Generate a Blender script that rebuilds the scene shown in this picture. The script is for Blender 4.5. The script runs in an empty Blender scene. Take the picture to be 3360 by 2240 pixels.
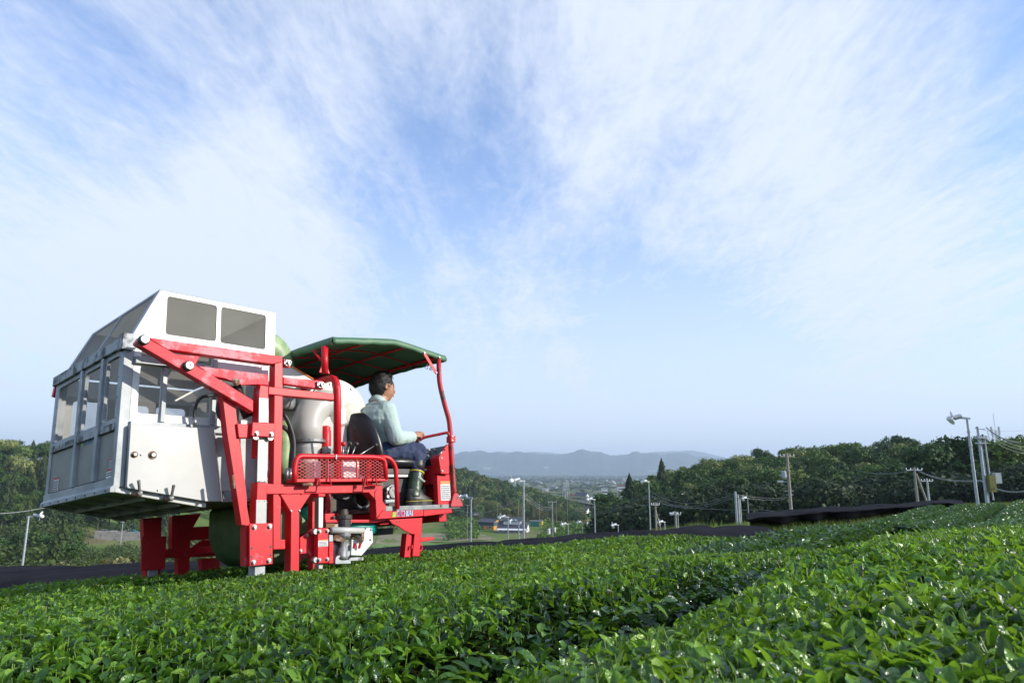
import bpy, bmesh, math, random
import numpy as np
from mathutils import Matrix, Vector
R = math.radians
rng = np.random.default_rng(7)
random.seed(7)
sc = bpy.context.scene
col = sc.collection

# ---------------------------------------------------------------- camera
F, CX, CY = 2240.0, 1680.0, 1120.0            # photograph 3360 x 2240, 24 mm lens
PITCH = math.atan(430/2240)
cd = bpy.data.cameras.new('camera'); cam = bpy.data.objects.new('camera', cd); col.objects.link(cam)
cd.lens = 24; cd.sensor_width = 36; cd.clip_start = .02; cd.clip_end = 60000
cam.location = (0, 0, 0); cam.rotation_euler = (math.pi/2+PITCH, 0, 0)
cd.dof.use_dof = True; cd.dof.focus_distance = 5.2; cd.dof.aperture_fstop = 13.0
sc.camera = cam
sc.view_settings.view_transform = 'Standard'; sc.view_settings.look = 'None'
sc.view_settings.gamma = 1; sc.view_settings.use_curve_mapping = False
sc.view_settings.exposure = 0.16

# machine frame: x along the row, y across to the far side, z square to the sloping field
MR = np.array([[0.66888286, 0.7433305, -0.00744848], [-0.74025351, 0.66513094, -0.09810999], [-0.06797393, 0.07113786, 0.9951477]])
SUN = MR.T @ np.array([.58, -1.0, .39]); SUN = SUN/np.linalg.norm(SUN)
SEL = math.asin(SUN[2]); SAZ = math.atan2(SUN[0], SUN[1])

# ---------------------------------------------------------------- world
wd = bpy.data.worlds.new('World'); sc.world = wd; wd.use_nodes = True
nt = wd.node_tree; N = nt.nodes; L = nt.links; N.clear()
def nd(t, **k):
    n = N.new(t)
    for a, b in k.items(): setattr(n, a, b)
    return n
def mth(op, a, b=None, c=None, clamp=False):
    n = N.new('ShaderNodeMath'); n.operation = op; n.use_clamp = clamp
    for i, v in enumerate((a, b, c)):
        if v is None: continue
        if isinstance(v, (int, float)): n.inputs[i].default_value = v
        else: L.new(v, n.inputs[i])
    return n.outputs[0]
sky = nd('ShaderNodeTexSky', sky_type='NISHITA', sun_disc=False, sun_elevation=SEL, sun_rotation=SAZ,
         air_density=1.0, dust_density=0.6, ozone_density=2.2, altitude=100)
tc = nd('ShaderNodeTexCoord')
sep = nd('ShaderNodeSeparateXYZ'); L.new(tc.outputs['Generated'], sep.inputs[0])
zz = mth('MAXIMUM', mth('ADD', sep.outputs[2], .13), .05)
cmb = nd('ShaderNodeCombineXYZ'); L.new(mth('DIVIDE', sep.outputs[0], zz), cmb.inputs[0]); L.new(mth('DIVIDE', sep.outputs[1], zz), cmb.inputs[1])
def noise(vec, scale, detail=6, rough=.55, dist=0., seed=0., stretch=None, rot=0):
    m = nd('ShaderNodeMapping'); L.new(vec, m.inputs[0])
    m.inputs['Location'].default_value = (seed*3.1, seed*1.7, seed)
    m.inputs['Rotation'].default_value = (0, 0, R(rot))
    if stretch: m.inputs['Scale'].default_value = stretch
    n = nd('ShaderNodeTexNoise'); L.new(m.outputs[0], n.inputs[0])
    n.inputs['Scale'].default_value = scale; n.inputs['Detail'].default_value = detail
    n.inputs['Roughness'].default_value = rough; n.inputs['Distortion'].default_value = dist
    return n.outputs[0]
P = cmb.outputs[0]
n1 = noise(P, 1.0, 8, .60, .8, 2.0, (1, .50, 1), 20)
n2 = noise(P, 3.0, 10, .66, 1.4, 5.0, (1, .32, 1), -18)
n3 = noise(P, 9.0, 8, .66, 1.2, 9.0, (1, .38, 1), 12)
n4 = noise(P, 34.0, 5, .6, .5, 3.0, (1, .7, 1), -30)
cl = mth('ADD', mth('MULTIPLY', n1, .40), mth('ADD', mth('MULTIPLY', n2, .42), mth('ADD', mth('MULTIPLY', n3, .30), mth('MULTIPLY', n4, .13))))
cl = mth('ADD', cl, -.085)
def sdir(px, py):
    u = (px-CX)/F; v = -(py-CY)/F; c, s = math.cos(PITCH), math.sin(PITCH)
    d = Vector((u, c-v*s, v*c+s)); return d.normalized()
# broad veils (+) and clear gaps (-): direction, radius, weight
for px, py, rad, wt in ((900, 330, 9, -.09), (1050, 560, 10, -.06), (620, 640, 10, -.05), (1650, 330, 8, -.07), (1500, 620, 8, -.09), (1850, 520, 8, -.05), (2480, 690, 10, -.09),
                        (2250, 860, 9, -.13), (3000, 180, 13, -.02), (2450, 200, 15, .17), (2950, 700, 12, .05), (250, 450, 17, .10), (330, 800, 16, .12), (30, 330, 9, -.10), (800, 60, 10, .05), (1350, 60, 9, .04), (150, 60, 9, -.02), (520, 180, 5, -.05),
                        (2900, 1130, 14, .06), (1700, 1000, 24, .13), (1900, 870, 9, .04), (700, 900, 10, .09), (3350, 30, 10, -.08), (2750, 480, 8, .03), (3200, 1000, 10, .06)):
    d = sdir(px, py)
    dt = nd('ShaderNodeVectorMath', operation='DOT_PRODUCT'); L.new(tc.outputs['Generated'], dt.inputs[0]); dt.inputs[1].default_value = d
    mr = nd('ShaderNodeMapRange', interpolation_type='SMOOTHERSTEP'); L.new(dt.outputs['Value'], mr.inputs[0])
    mr.inputs[1].default_value = math.cos(R(rad*1.5)); mr.inputs[2].default_value = 1.0
    mr.inputs[3].default_value = 0; mr.inputs[4].default_value = wt
    cl = mth('ADD', cl, mr.outputs[0])
cr = nd('ShaderNodeMapRange', interpolation_type='SMOOTHSTEP'); L.new(cl, cr.inputs[0])
cr.inputs[1].default_value = .38; cr.inputs[2].default_value = .82; cr.inputs[3].default_value = .13; cr.inputs[4].default_value = .92
# bright low sky: aerosol near the horizon
hz = nd('ShaderNodeMapRange', interpolation_type='SMOOTHSTEP'); L.new(sep.outputs[2], hz.inputs[0])
hz.inputs[1].default_value = -.02; hz.inputs[2].default_value = .50; hz.inputs[3].default_value = .90; hz.inputs[4].default_value = .10
cov = mth('MAXIMUM', cr.outputs[0], hz.outputs[0])
gain = nd('ShaderNodeMix', data_type='RGBA', blend_type='MULTIPLY'); gain.inputs[0].default_value = 1
L.new(sky.outputs[0], gain.inputs[6]); gain.inputs[7].default_value = (1.75, 2.1, 2.6, 1)
mx = nd('ShaderNodeMix', data_type='RGBA'); L.new(cov, mx.inputs[0]); L.new(gain.outputs[2], mx.inputs[6]); mx.inputs[7].default_value = (8.0, 8.7, 10.1, 1)
bg = nd('ShaderNodeBackground'); L.new(mx.outputs[2], bg.inputs[0]); bg.inputs[1].default_value = .10
wo = nd('ShaderNodeOutputWorld'); L.new(bg.outputs[0], wo.inputs[0])

# ---------------------------------------------------------------- sun
sl = bpy.data.lights.new('sun', 'SUN'); sl.energy = 5.0; sl.angle = R(.5); sl.color = (1, .93, .82)
so = bpy.data.objects.new('sun', sl); col.objects.link(so)
so.rotation_euler = Vector(SUN).to_track_quat('Z', 'Y').to_euler()

# ---------------------------------------------------------------- materials
def newmat(name):
    m = bpy.data.materials.new(name); m.use_nodes = True
    return m, m.node_tree.nodes, m.node_tree.links, m.node_tree.nodes['Principled BSDF']
def mat(name, base, rough=.5, metal=0., var=None, vscale=6., bump=0., bscale=60., vdet=5, vlo=.45, vhi=.62, emit=None, spec=None, rvar=0.):
    """plain paint/metal: base colour, patches of 'var' by noise, fine bump"""
    m, n, l, b = newmat(name)
    b.inputs['Base Color'].default_value = (*base, 1); b.inputs['Roughness'].default_value = rough; b.inputs['Metallic'].default_value = metal
    if spec is not None: b.inputs['Specular IOR Level'].default_value = spec
    t = n.new('ShaderNodeTexCoord')
    if var is not None:
        q = n.new('ShaderNodeTexNoise'); l.new(t.outputs['Object'], q.inputs[0]); q.inputs['Scale'].default_value = vscale; q.inputs['Detail'].default_value = vdet; q.inputs['Roughness'].default_value = .62
        r = n.new('ShaderNodeMapRange'); l.new(q.outputs[0], r.inputs[0]); r.inputs[1].default_value = vlo; r.inputs[2].default_value = vhi
        x = n.new('ShaderNodeMix'); x.data_type = 'RGBA'; l.new(r.outputs[0], x.inputs[0]); x.inputs[6].default_value = (*base, 1); x.inputs[7].default_value = (*var, 1)
        l.new(x.outputs[2], b.inputs['Base Color'])
        if rvar:
            y = n.new('ShaderNodeMapRange'); l.new(r.outputs[0], y.inputs[0]); y.inputs[3].default_value = rough; y.inputs[4].default_value = rough+rvar
            l.new(y.outputs[0], b.inputs['Roughness'])
    if bump:
        q = n.new('ShaderNodeTexNoise'); l.new(t.outputs['Object'], q.inputs[0]); q.inputs['Scale'].default_value = bscale; q.inputs['Detail'].default_value = 4
        u = n.new('ShaderNodeBump'); u.inputs['Strength'].default_value = bump; u.inputs['Distance'].default_value = .01; l.new(q.outputs[0], u.inputs['Height']); l.new(u.outputs[0], b.inputs['Normal'])
    return m
def leafmat(name, stops, rough=.35, trans=.35, tcol=(.25, .5, .04), spec=.5, bump=0., coat=0., vein=False):
    m, n, l, b = newmat(name)
    g = n.new('ShaderNodeNewGeometry'); oi = n.new('ShaderNodeObjectInfo')
    a = n.new('ShaderNodeMath'); a.operation = 'ADD'; l.new(g.outputs['Random Per Island'], a.inputs[0]); l.new(oi.outputs['Random'], a.inputs[1])
    fr = n.new('ShaderNodeMath'); fr.operation = 'FRACT'; l.new(a.outputs[0], fr.inputs[0])
    cr = n.new('ShaderNodeValToRGB'); l.new(fr.outputs[0], cr.inputs[0])
    e = cr.color_ramp.elements
    while len(e) < len(stops): e.new(.5)
    for k, (p, c) in enumerate(stops): e[k].position = p; e[k].color = (*c, 1)
    src = cr.outputs[0]
    # patch tint from a slow noise in the world
    q = n.new('ShaderNodeTexNoise'); q.inputs['Scale'].default_value = 1.3; q.inputs['Detail'].default_value = 3; l.new(g.outputs['Position'], q.inputs[0])
    hs = n.new('ShaderNodeHueSaturation'); l.new(src, hs.inputs['Color'])
    mr = n.new('ShaderNodeMapRange'); l.new(q.outputs[0], mr.inputs[0]); mr.inputs[1].default_value = .35; mr.inputs[2].default_value = .65; mr.inputs[3].default_value = .8; mr.inputs[4].default_value = 1.2
    l.new(mr.outputs[0], hs.inputs['Value'])
    l.new(hs.outputs[0], b.inputs['Base Color']); b.inputs['Roughness'].default_value = rough
    b.inputs['Specular IOR Level'].default_value = spec
    if vein:
        v = n.new('ShaderNodeTexNoise'); v.inputs['Scale'].default_value = 130; v.inputs['Detail'].default_value = 1; l.new(g.outputs['Position'], v.inputs[0])
        u = n.new('ShaderNodeBump'); u.inputs['Strength'].default_value = .8; u.inputs['Distance'].default_value = .004; l.new(v.outputs[0], u.inputs['Height']); l.new(u.outputs[0], b.inputs['Normal'])
    tr = n.new('ShaderNodeBsdfTranslucent')
    tm = n.new('ShaderNodeMix'); tm.data_type = 'RGBA'; tm.blend_type = 'MULTIPLY'; tm.inputs[0].default_value = 0
    mixc = n.new('ShaderNodeMix'); mixc.data_type = 'RGBA'; mixc.inputs[0].default_value = .5; l.new(hs.outputs[0], mixc.inputs[6]); mixc.inputs[7].default_value = (*tcol, 1)
    l.new(mixc.outputs[2], tr.inputs[0])
    ms = n.new('ShaderNodeMixShader'); ms.inputs[0].default_value = trans; l.new(b.outputs[0], ms.inputs[1]); l.new(tr.outputs[0], ms.inputs[2])
    l.new(ms.outputs[0], n['Material Output'].inputs[0])
    return m
M = {}
RED = (.58, .016, .024)
M['red'] = mat('red_paint', RED, .42, 0, (.66, .13, .16), 7, .02, 30, 6, .60, .66, rvar=.2, spec=.3)
M['red_faded'] = mat('faded_red_paint', (.60, .020, .035), .5, 0, (.70, .27, .29), 6, .02, 30, 7, .50, .60, rvar=.2, spec=.3)
M['red_clean'] = mat('clean_red_paint', (.57, .015, .023), .38, 0, (.58, .055, .07), 16, .02, 40, 8, .60, .70, spec=.3)
M['red_rust'] = mat('chipped_red_paint', (.45, .02, .03), .5, 0, (.09, .035, .02), 9, .05, 60, 4, .54, .60)
M['alu'] = mat('weathered_aluminium', (.40, .42, .43), .55, .3, (.25, .27, .28), 4, .03, 90, 7, .42, .66)
M['alu_dirty'] = mat('lichen_stained_aluminium', (.38, .40, .41), .6, .2, (.04, .04, .036), 12, .06, 90, 9, .47, .60)
M['panel'] = mat('pale_metal_panel', (.42, .42, .405), .45, .1, (.36, .36, .345), 3, .015, 40, 6, .4, .7)
M['alu_back'] = mat('shaded_metal_sheet', (.27, .27, .26), .5, .2, (.20, .19, .17), 3, .03, 60, 8, .4, .68)  # darker base: shade of the hopper's rear face put into the colour
M['white'] = mat('white_paint', (.68, .68, .66), .38, 0, (.58, .57, .54), 4, .01, 30, 6, .5, .75)
M['offwhite'] = mat('aged_white_fibreglass', (.50, .50, .47), .35, 0, (.54, .54, .48), 3, .02, 20, 6, .45, .7)
M['cream'] = mat('cream_plastic', (.62, .60, .50), .5)
M['sheet'] = leafmat('translucent_sheet', ((0., (.55, .54, .48)), (1., (.55, .54, .48))), .5, .55, (.75, .72, .60), .3)
M['green_duct'] = mat('mossy_green_fibreglass', (.30, .42, .20), .45, 0, (.13, .19, .07), 6, .05, 60, 8, .42, .62)
M['green_dark'] = mat('dark_green_fibreglass', (.10, .16, .06), .5, 0, (.05, .09, .03), 5, .05, 60, 8, .42, .62)
M['tarp'] = mat('green_tarpaulin', (.07, .17, .085), .55, 0, (.13, .22, .12), 5, .15, 25, 6, .5, .7)
M['black'] = mat('black_rubber', (.018, .018, .02), .45, 0, (.035, .035, .035), 8, .03, 60)
M['vinyl'] = mat('black_vinyl', (.015, .015, .017), .33, 0, None, bump=.08, bscale=120)
M['steel'] = mat('bare_steel', (.36, .36, .36), .35, .8, (.35, .33, .3), 20, .02, 90)
M['grey'] = mat('grey_casting', (.24, .245, .25), .5, .3, (.13, .12, .11), 12, .05, 80)
M['dark'] = mat('greasy_dark_metal', (.03, .03, .032), .55, .2, (.07, .055, .04), 14, .05, 80)
M['rust'] = mat('rusty_steel', (.20, .10, .05), .8, .1, (.45, .42, .36), 16, .1, 60, 6, .5, .6)
M['teal'] = mat('teal_plastic', (.0, .24, .20), .35)
M['deck'] = mat('worn_grey_deck_plate', (.17, .18, .19), .55, .3, (.28, .28, .27), 12, .1, 70)
M['galv'] = mat('galvanised_steel', (.42, .45, .48), .45, .5, (.34, .37, .40), 6)
M['concrete'] = mat('pole_concrete', (.30, .27, .23), .85, 0, (.22, .20, .17), 5)
M['fan_white'] = mat('fan_white', (.8, .8, .8), .4)
M['wire'] = mat('wire_grey', (.30, .31, .32), .5, .3)
M['skin'] = mat('skin', (.44, .225, .135), .5, 0, (.38, .17, .10), 18, .03, 200)
M['hair'] = mat('black_hair', (.008, .007, .007), .45, 0, None, bump=.6, bscale=160)
M['shirt'] = mat('pale_mint_cotton', (.43, .54, .505), .85, 0, (.40, .51, .475), 9, .25, 22)
M['trousers'] = mat('navy_cotton', (.022, .035, .085), .8, 0, (.03, .045, .10), 8, .15, 40)
M['boot'] = mat('green_boot_rubber', (.035, .06, .03), .38, 0, (.05, .07, .04), 9)
M['boot_dark'] = mat('black_boot_rubber', (.022, .022, .02), .45, 0, (.06, .055, .05), 14)
M['yellow'] = mat('yellow_line', (.55, .42, .03), .5)
M['red_label'] = mat('label_red', (.50, .03, .03), .5)
M['orange_label'] = mat('label_orange', (.75, .22, .05), .5)
M['label'] = mat('label_white', (.72, .72, .72), .5)
M['ink'] = mat('label_ink', (.03, .03, .035), .5)
M['blue_ink'] = mat('logo_blue', (.04, .19, .50), .45)
M['lime'] = mat('logo_lime', (.30, .60, .02), .45)

# ---------------------------------------------------------------- mesh helpers
class MB:
    def __init__(s): s.v = []; s.f = []
    def add(s, vs, fs):
        o = len(s.v); s.v += [tuple(map(float, p)) for p in vs]; s.f += [tuple(i+o for i in f) for f in fs]; return s
    def hexa(s, a, b):
        """two quads (near, far) with the same winding"""
        return s.add(list(a)+list(b), [(3, 2, 1, 0), (4, 5, 6, 7), (0, 1, 5, 4), (1, 2, 6, 5), (2, 3, 7, 6), (3, 0, 4, 7)])
    def box(s, lo, hi):
        (a, b, c), (d, e, f) = lo, hi
        return s.hexa([(a, b, c), (d, b, c), (d, b, f), (a, b, f)], [(a, e, c), (d, e, c), (d, e, f), (a, e, f)])
    def prism(s, pts, dv):
        n = len(pts); q = [tuple(np.add(p, dv)) for p in pts]
        return s.add(list(pts)+q, [tuple(range(n))[::-1], tuple(range(n, 2*n))]+[(i, (i+1) % n, n+(i+1) % n, n+i) for i in range(n)])
    def tube(s, path, r, n=8, caps=True, squash=None):
        path = [np.array(p, float) for p in path]; rr = r if hasattr(r, '__len__') else [r]*len(path)
        up = None; rings = []
        for i, p in enumerate(path):
            a = path[max(i-1, 0)]; b = path[min(i+1, len(path)-1)]; t = (b-a)/(np.linalg.norm(b-a)+1e-12)
            if up is None:
                up = np.array([0, 0, 1.]) if abs(t[2]) < .9 else np.array([1., 0, 0])
            u = np.cross(t, up); u /= np.linalg.norm(u)+1e-12; w = np.cross(u, t); up = w
            rings.append([p+rr[i]*(math.cos(2*math.pi*k/n)*u+math.sin(2*math.pi*k/n)*w) for k in range(n)])
        vs = [q for g in rings for q in g]; m = len(path)
        fs = [(i*n+k, i*n+(k+1) % n, (i+1)*n+(k+1) % n, (i+1)*n+k) for i in range(m-1) for k in range(n)]
        if caps: fs += [tuple(range(n))[::-1], tuple((m-1)*n+k for k in range(n))]
        return s.add(vs, fs)
    def beam(s, a, b, w, h, side=(0, 1, 0)):
        a = np.array(a, float); b = np.array(b, float); t = (b-a)/np.linalg.norm(b-a); u = np.array(side, float); u -= t*np.dot(u, t); u /= np.linalg.norm(u); v = np.cross(t, u)
        c = [(-w/2, -h/2), (w/2, -h/2), (w/2, h/2), (-w/2, h/2)]
        return s.hexa([a+x*u+y*v for x, y in c][::-1], [b+x*u+y*v for x, y in c][::-1])
    def lathe(s, c, axis, prof, n=20, caps=True):
        """prof: (offset along axis, radius)"""
        c = np.array(c, float); ax = np.array(axis, float); ax /= np.linalg.norm(ax)
        u = np.cross(ax, (0, 0, 1) if abs(ax[2]) < .9 else (1, 0, 0)); u /= np.linalg.norm(u); w = np.cross(ax, u)
        vs = [c+ax*h+r*(math.cos(2*math.pi*k/n)*u+math.sin(2*math.pi*k/n)*w) for h, r in prof for k in range(n)]; m = len(prof)
        fs = [(i*n+k, i*n+(k+1) % n, (i+1)*n+(k+1) % n, (i+1)*n+k) for i in range(m-1) for k in range(n)]
        if caps: fs += [tuple(range(n))[::-1], tuple((m-1)*n+k for k in range(n))]
        return s.add(vs, fs)
def fillet(pts, r, n=5):
    """round the corners of an open 3-D path"""
    pts = [np.array(p, float) for p in pts]; out = [pts[0]]
    for i in range(1, len(pts)-1):
        a, b, c = pts[i-1], pts[i], pts[i+1]; d1 = np.linalg.norm(a-b); d2 = np.linalg.norm(c-b); q = min(r, d1*.48, d2*.48)
        p0 = b+(a-b)/d1*q; p2 = b+(c-b)/d2*q
        for k in range(n+1):
            t = k/n; out.append((1-t)**2*p0+2*t*(1-t)*b+t*t*p2)
    return out+[pts[-1]]
def put(o, parent=None, label=None, cat=None, group=None, kind=None):
    if o.name not in col.objects: col.objects.link(o)
    if parent is not None: o.parent = parent
    if label: o['label'] = label
    if cat: o['category'] = cat
    if group: o['group'] = group
    if kind: o['kind'] = kind
    return o
def mesh(name, vs, fs, m, smooth=False, uvs=None):
    me = bpy.data.meshes.new(name); me.from_pydata([tuple(map(float, v)) for v in vs], [], fs)
    me.materials.append(m)
    if smooth: me.shade_smooth()
    me.update(); return me
def npmesh(name, V, Fq, m, smooth=False):
    """fast mesh from numpy arrays of verts and equal-sized faces"""
    me = bpy.data.meshes.new(name); nf, k = Fq.shape
    me.vertices.add(len(V)); me.vertices.foreach_set('co', np.ascontiguousarray(V, np.float32).ravel())
    me.loops.add(nf*k); me.loops.foreach_set('vertex_index', np.ascontiguousarray(Fq, np.int32).ravel())
    me.polygons.add(nf); me.polygons.foreach_set('loop_start', np.arange(0, nf*k, k, dtype=np.int32))
    if smooth: me.polygons.foreach_set('use_smooth', np.ones(nf, bool))
    me.materials.append(m); me.update(calc_edges=True); me.validate(); return me
def fixn(me):
    b = bmesh.new(); b.from_mesh(me); bmesh.ops.recalc_face_normals(b, faces=b.faces); b.to_mesh(me); b.free()

def ray(px, py):
    u = (px-CX)/F; v = -(py-CY)/F; c, s = math.cos(PITCH), math.sin(PITCH)
    return np.array([u, c-v*s, v*c+s])
def mpt(px, py, axis, val):
    """point of the machine plane (axis = val) seen at a measured spot of the photograph"""
    r = MR @ ray(px, py); return r*val/r[axis]
def W(v): return MR.T @ np.array(v, float)
# ---------------------------------------------------------------- terrain
HC = .205                                     # tea canopy below the eye, square to the field
DIST = [8, 15, 30, 60, 100, 180, 230, 290, 360, 430, 600, 900, 1500, 14000]
TAB = {
 -3000: [-1.7, -2.3, -5.6, -10, -14, -20, -22, -24, -8, 6, 16, 16, 10, -20],
 0:     [-1.6, -2.20, -4.6, -9.5, -14, -20, -23, -26, -15, 5, 9, 5, -30, -40],
 200:   [-1.55, -2.24, -4.7, -9.5, -14, -20, -23, -26, -14, 6, 9, 5, -30, -40],
 420:   [-1.55, -2.28, -4.8, -9.5, -14, -20, -23, -26, -22, -6, 8, 5, -35, -40],
 800:   [-1.5, -2.30, -5.1, -10, -15, -23, -27, -28, -27, -20, 2, 5, -35, -40],
 1225:  [-1.45, -2.28, -5.2, -11, -17, -26, -29, -30, -31, -30, -4, 6, -38, -40],
 1490:  [-1.42, -2.2, -5.0, -10, -16, -25, -29, -31, -31, -31, -5, -2, -38, -40],
 1680:  [-1.4, -2.05, -4.6, -9, -15, -25, -29, -31, -31, -31, -19, -24, -40, -40],
 1800:  [-1.36, -1.98, -4.3, -8.5, -14, -23, -28, -31, -31, -32, -27, -38, -40, -40],
 1900:  [-1.35, -1.92, -4.1, -8.0, -12, -20, -25, -29, -31, -33, -37, -40, -40, -40],
 2000:  [-1.32, -1.88, -3.9, -6.8, -10, -15, -16, -20, -28, -33, -38, -40, -40, -40],
 2150:  [-1.3, -1.80, -3.6, -5.6, -8.5, -11, -9.5, -13, -22, -30, -38, -40, -40, -40],
 2300:  [-1.28, -1.72, -2.9, -5.0, -7.5, -9.5, -5.0, -6, -18, -28, -38, -40, -40, -40],
 2450:  [-1.25, -1.66, -2.4, -3.9, -7.0, -8.5, -2.5, -2, -16, -28, -38, -40, -40, -40],
 2700:  [-1.2, -1.57, -2.0, -3.3, -6.0, -8.0, -.5, 1.5, -15, -25, -35, -38, -40, -40],
 3000:  [-1.2, -1.48, -1.62, -2.7, -5.0, -7.0, -.5, 2.0, -12, -20, -30, -38, -40, -40],
 3360:  [-1.15, -1.35, -1.5, -2.4, -4.0, -5.0, 2.0, 4.0, 0, -10, -25, -35, -40, -40],
 6500:  [-.8, -.9, -1.0, -1.2, -2, -1.0, 5.0, 9.0, 8, 5, 0, -10, -30, -40]}
_az = [math.atan((k-CX)/F/1.02) for k in TAB]; _tb = np.array(list(TAB.values())); _ld = np.log(DIST)
def tz(x, y):
    """ground height"""
    x = np.atleast_1d(np.asarray(x, float)); y = np.atleast_1d(np.asarray(y, float))
    r = np.hypot(x, y)+1e-6; a = np.clip(np.arctan2(x, y), _az[0], _az[-1]); lr = np.log(np.clip(r, 8, 14000))
    i = np.clip(np.searchsorted(_az, a)-1, 0, len(_az)-2); t = (a-np.take(_az, i))/(np.take(_az, i+1)-np.take(_az, i)); t = t*t*(3-2*t)*.5+t*.5
    j = np.clip(np.searchsorted(_ld, lr)-1, 0, len(DIST)-2); q = (lr-_ld[j])/(_ld[j+1]-_ld[j]); q = q*q*(3-2*q)*.4+q*.6
    z = (1-t)*((1-q)*_tb[i, j]+q*_tb[i, j+1])+t*((1-q)*_tb[i+1, j]+q*_tb[i+1, j+1])
    pl = (.06797393*x-.07113786*y-(HC+.72))/.9951477
    w = np.clip((r-7)/6, 0, 1); w = w*w*(3-2*w)
    bump = (np.sin(x*.11+1.3)*np.cos(y*.09)+.5*np.sin(x*.23+y*.17))*np.clip((r-40)/200, 0, 1)*.5*np.clip((2500-r)/1000, 0, 1)
    return pl*(1-w)+(z+bump)*w
def gp(px, py, r0=14., r1=12000.):
    """where the sight line through a measured spot meets the ground"""
    d = ray(px, py); rr = np.exp(np.linspace(math.log(r0), math.log(r1), 1500)); h = math.hypot(d[0], d[1]); P = d[None]*rr[:, None]/h
    g = tz(P[:, 0], P[:, 1]); k = np.argmax(P[:, 2] < g)
    if k == 0 and not P[0, 2] < g[0]: k = len(rr)-1
    return np.array([P[k, 0], P[k, 1], g[k]])
def at(px, dist):
    """ground point in the direction of a column of the photograph, dist metres off"""
    a = math.atan((px-CX)/F/1.02); x, y = dist*math.sin(a), dist*math.cos(a); return np.array([x, y, float(tz(x, y)[0])])

m, n, l, b = newmat('meadow_and_soil')
g = n.new('ShaderNodeNewGeometry'); q1 = n.new('ShaderNodeTexNoise'); q1.inputs['Scale'].default_value = .02; q1.inputs['Detail'].default_value = 7; l.new(g.outputs['Position'], q1.inputs[0])
q2 = n.new('ShaderNodeTexNoise'); q2.inputs['Scale'].default_value = .6; q2.inputs['Detail'].default_value = 8; l.new(g.outputs['Position'], q2.inputs[0])
ad = n.new('ShaderNodeMath'); ad.operation = 'MULTIPLY_ADD'; l.new(q2.outputs[0], ad.inputs[0]); ad.inputs[1].default_value = .45; l.new(q1.outputs[0], ad.inputs[2])
cr = n.new('ShaderNodeValToRGB'); l.new(ad.outputs[0], cr.inputs[0]); e = cr.color_ramp.elements
for k in range(3): e.new(.5)
for k, (p, c) in enumerate(((.5, (.045, .080, .014)), (.64, (.085, .145, .022)), (.72, (.11, .17, .034)), (.8, (.17, .18, .065)), (.9, (.13, .11, .055)))): e[k].position = p; e[k].color = (*c, 1)
l.new(cr.outputs[0], b.inputs['Base Color']); b.inputs['Roughness'].default_value = .95; b.inputs['Specular IOR Level'].default_value = .1
M['ground'] = m
na = 361; azs = np.concatenate([np.linspace(-math.pi, R(-60), 40)[:-1], np.linspace(R(-60), R(60), 241), np.linspace(R(60), math.pi, 40)[1:]])
rs = np.concatenate([[0.001], np.exp(np.linspace(math.log(.3), math.log(13500), 150))])
A, Rr = np.meshgrid(azs, rs); X = Rr*np.sin(A); Yy = Rr*np.cos(A); Z = tz(X.ravel(), Yy.ravel())
V = np.stack([X.ravel(), Yy.ravel(), Z], 1); na = len(azs); nr = len(rs)
I, J = np.meshgrid(np.arange(nr-1), np.arange(na-1), indexing='ij'); I = I.ravel(); J = J.ravel()
Fq = np.stack([I*na+J, (I+1)*na+J, (I+1)*na+J+1, I*na+J+1], 1)[:, ::-1]
put(bpy.data.objects.new('ground', npmesh('ground', V, Fq, M['ground'], True)), kind='structure', label='grassy ground falling from the tea field to the valley and plain')

# ---------------------------------------------------------------- tea rows
def vnoise(x, y, s, seed):
    x = x*s+seed*13.7; y = y*s+seed*7.3
    return (np.sin(x*1.7+np.sin(y*1.3))*np.cos(y*1.9+np.sin(x*.7))+.5*np.sin(x*3.9+y*2.3)*np.cos(y*4.3-x*1.1))/1.5
S = 1.079
F1x = np.array([-3, .65, 1.89, 2.94, 6, 12, 40])*S; F1y = np.array([.36, .92, 1.06, 1.22, 1.80, 2.4, 3.0])*S
def f1(x): return np.interp(x, F1x, F1y)
def f2(x): return np.interp(x, [-8, 1.5, 4, 12], [4.35, 4.3, 4.32, 4.6])
Bx = np.array([-12, -3, 1.4, 2.0, 2.6, 3.6, 4.4, 5.2, 6.3, 8.25, 12, 20])*S
By = np.array([8.5, 7.0, 6.4, 6.05, 5.8, 5.2, 4.72, 4.1, 3.45, 3.05, 2.9, 2.9])*S
def fB(x): return np.interp(x, Bx, By)
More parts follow.
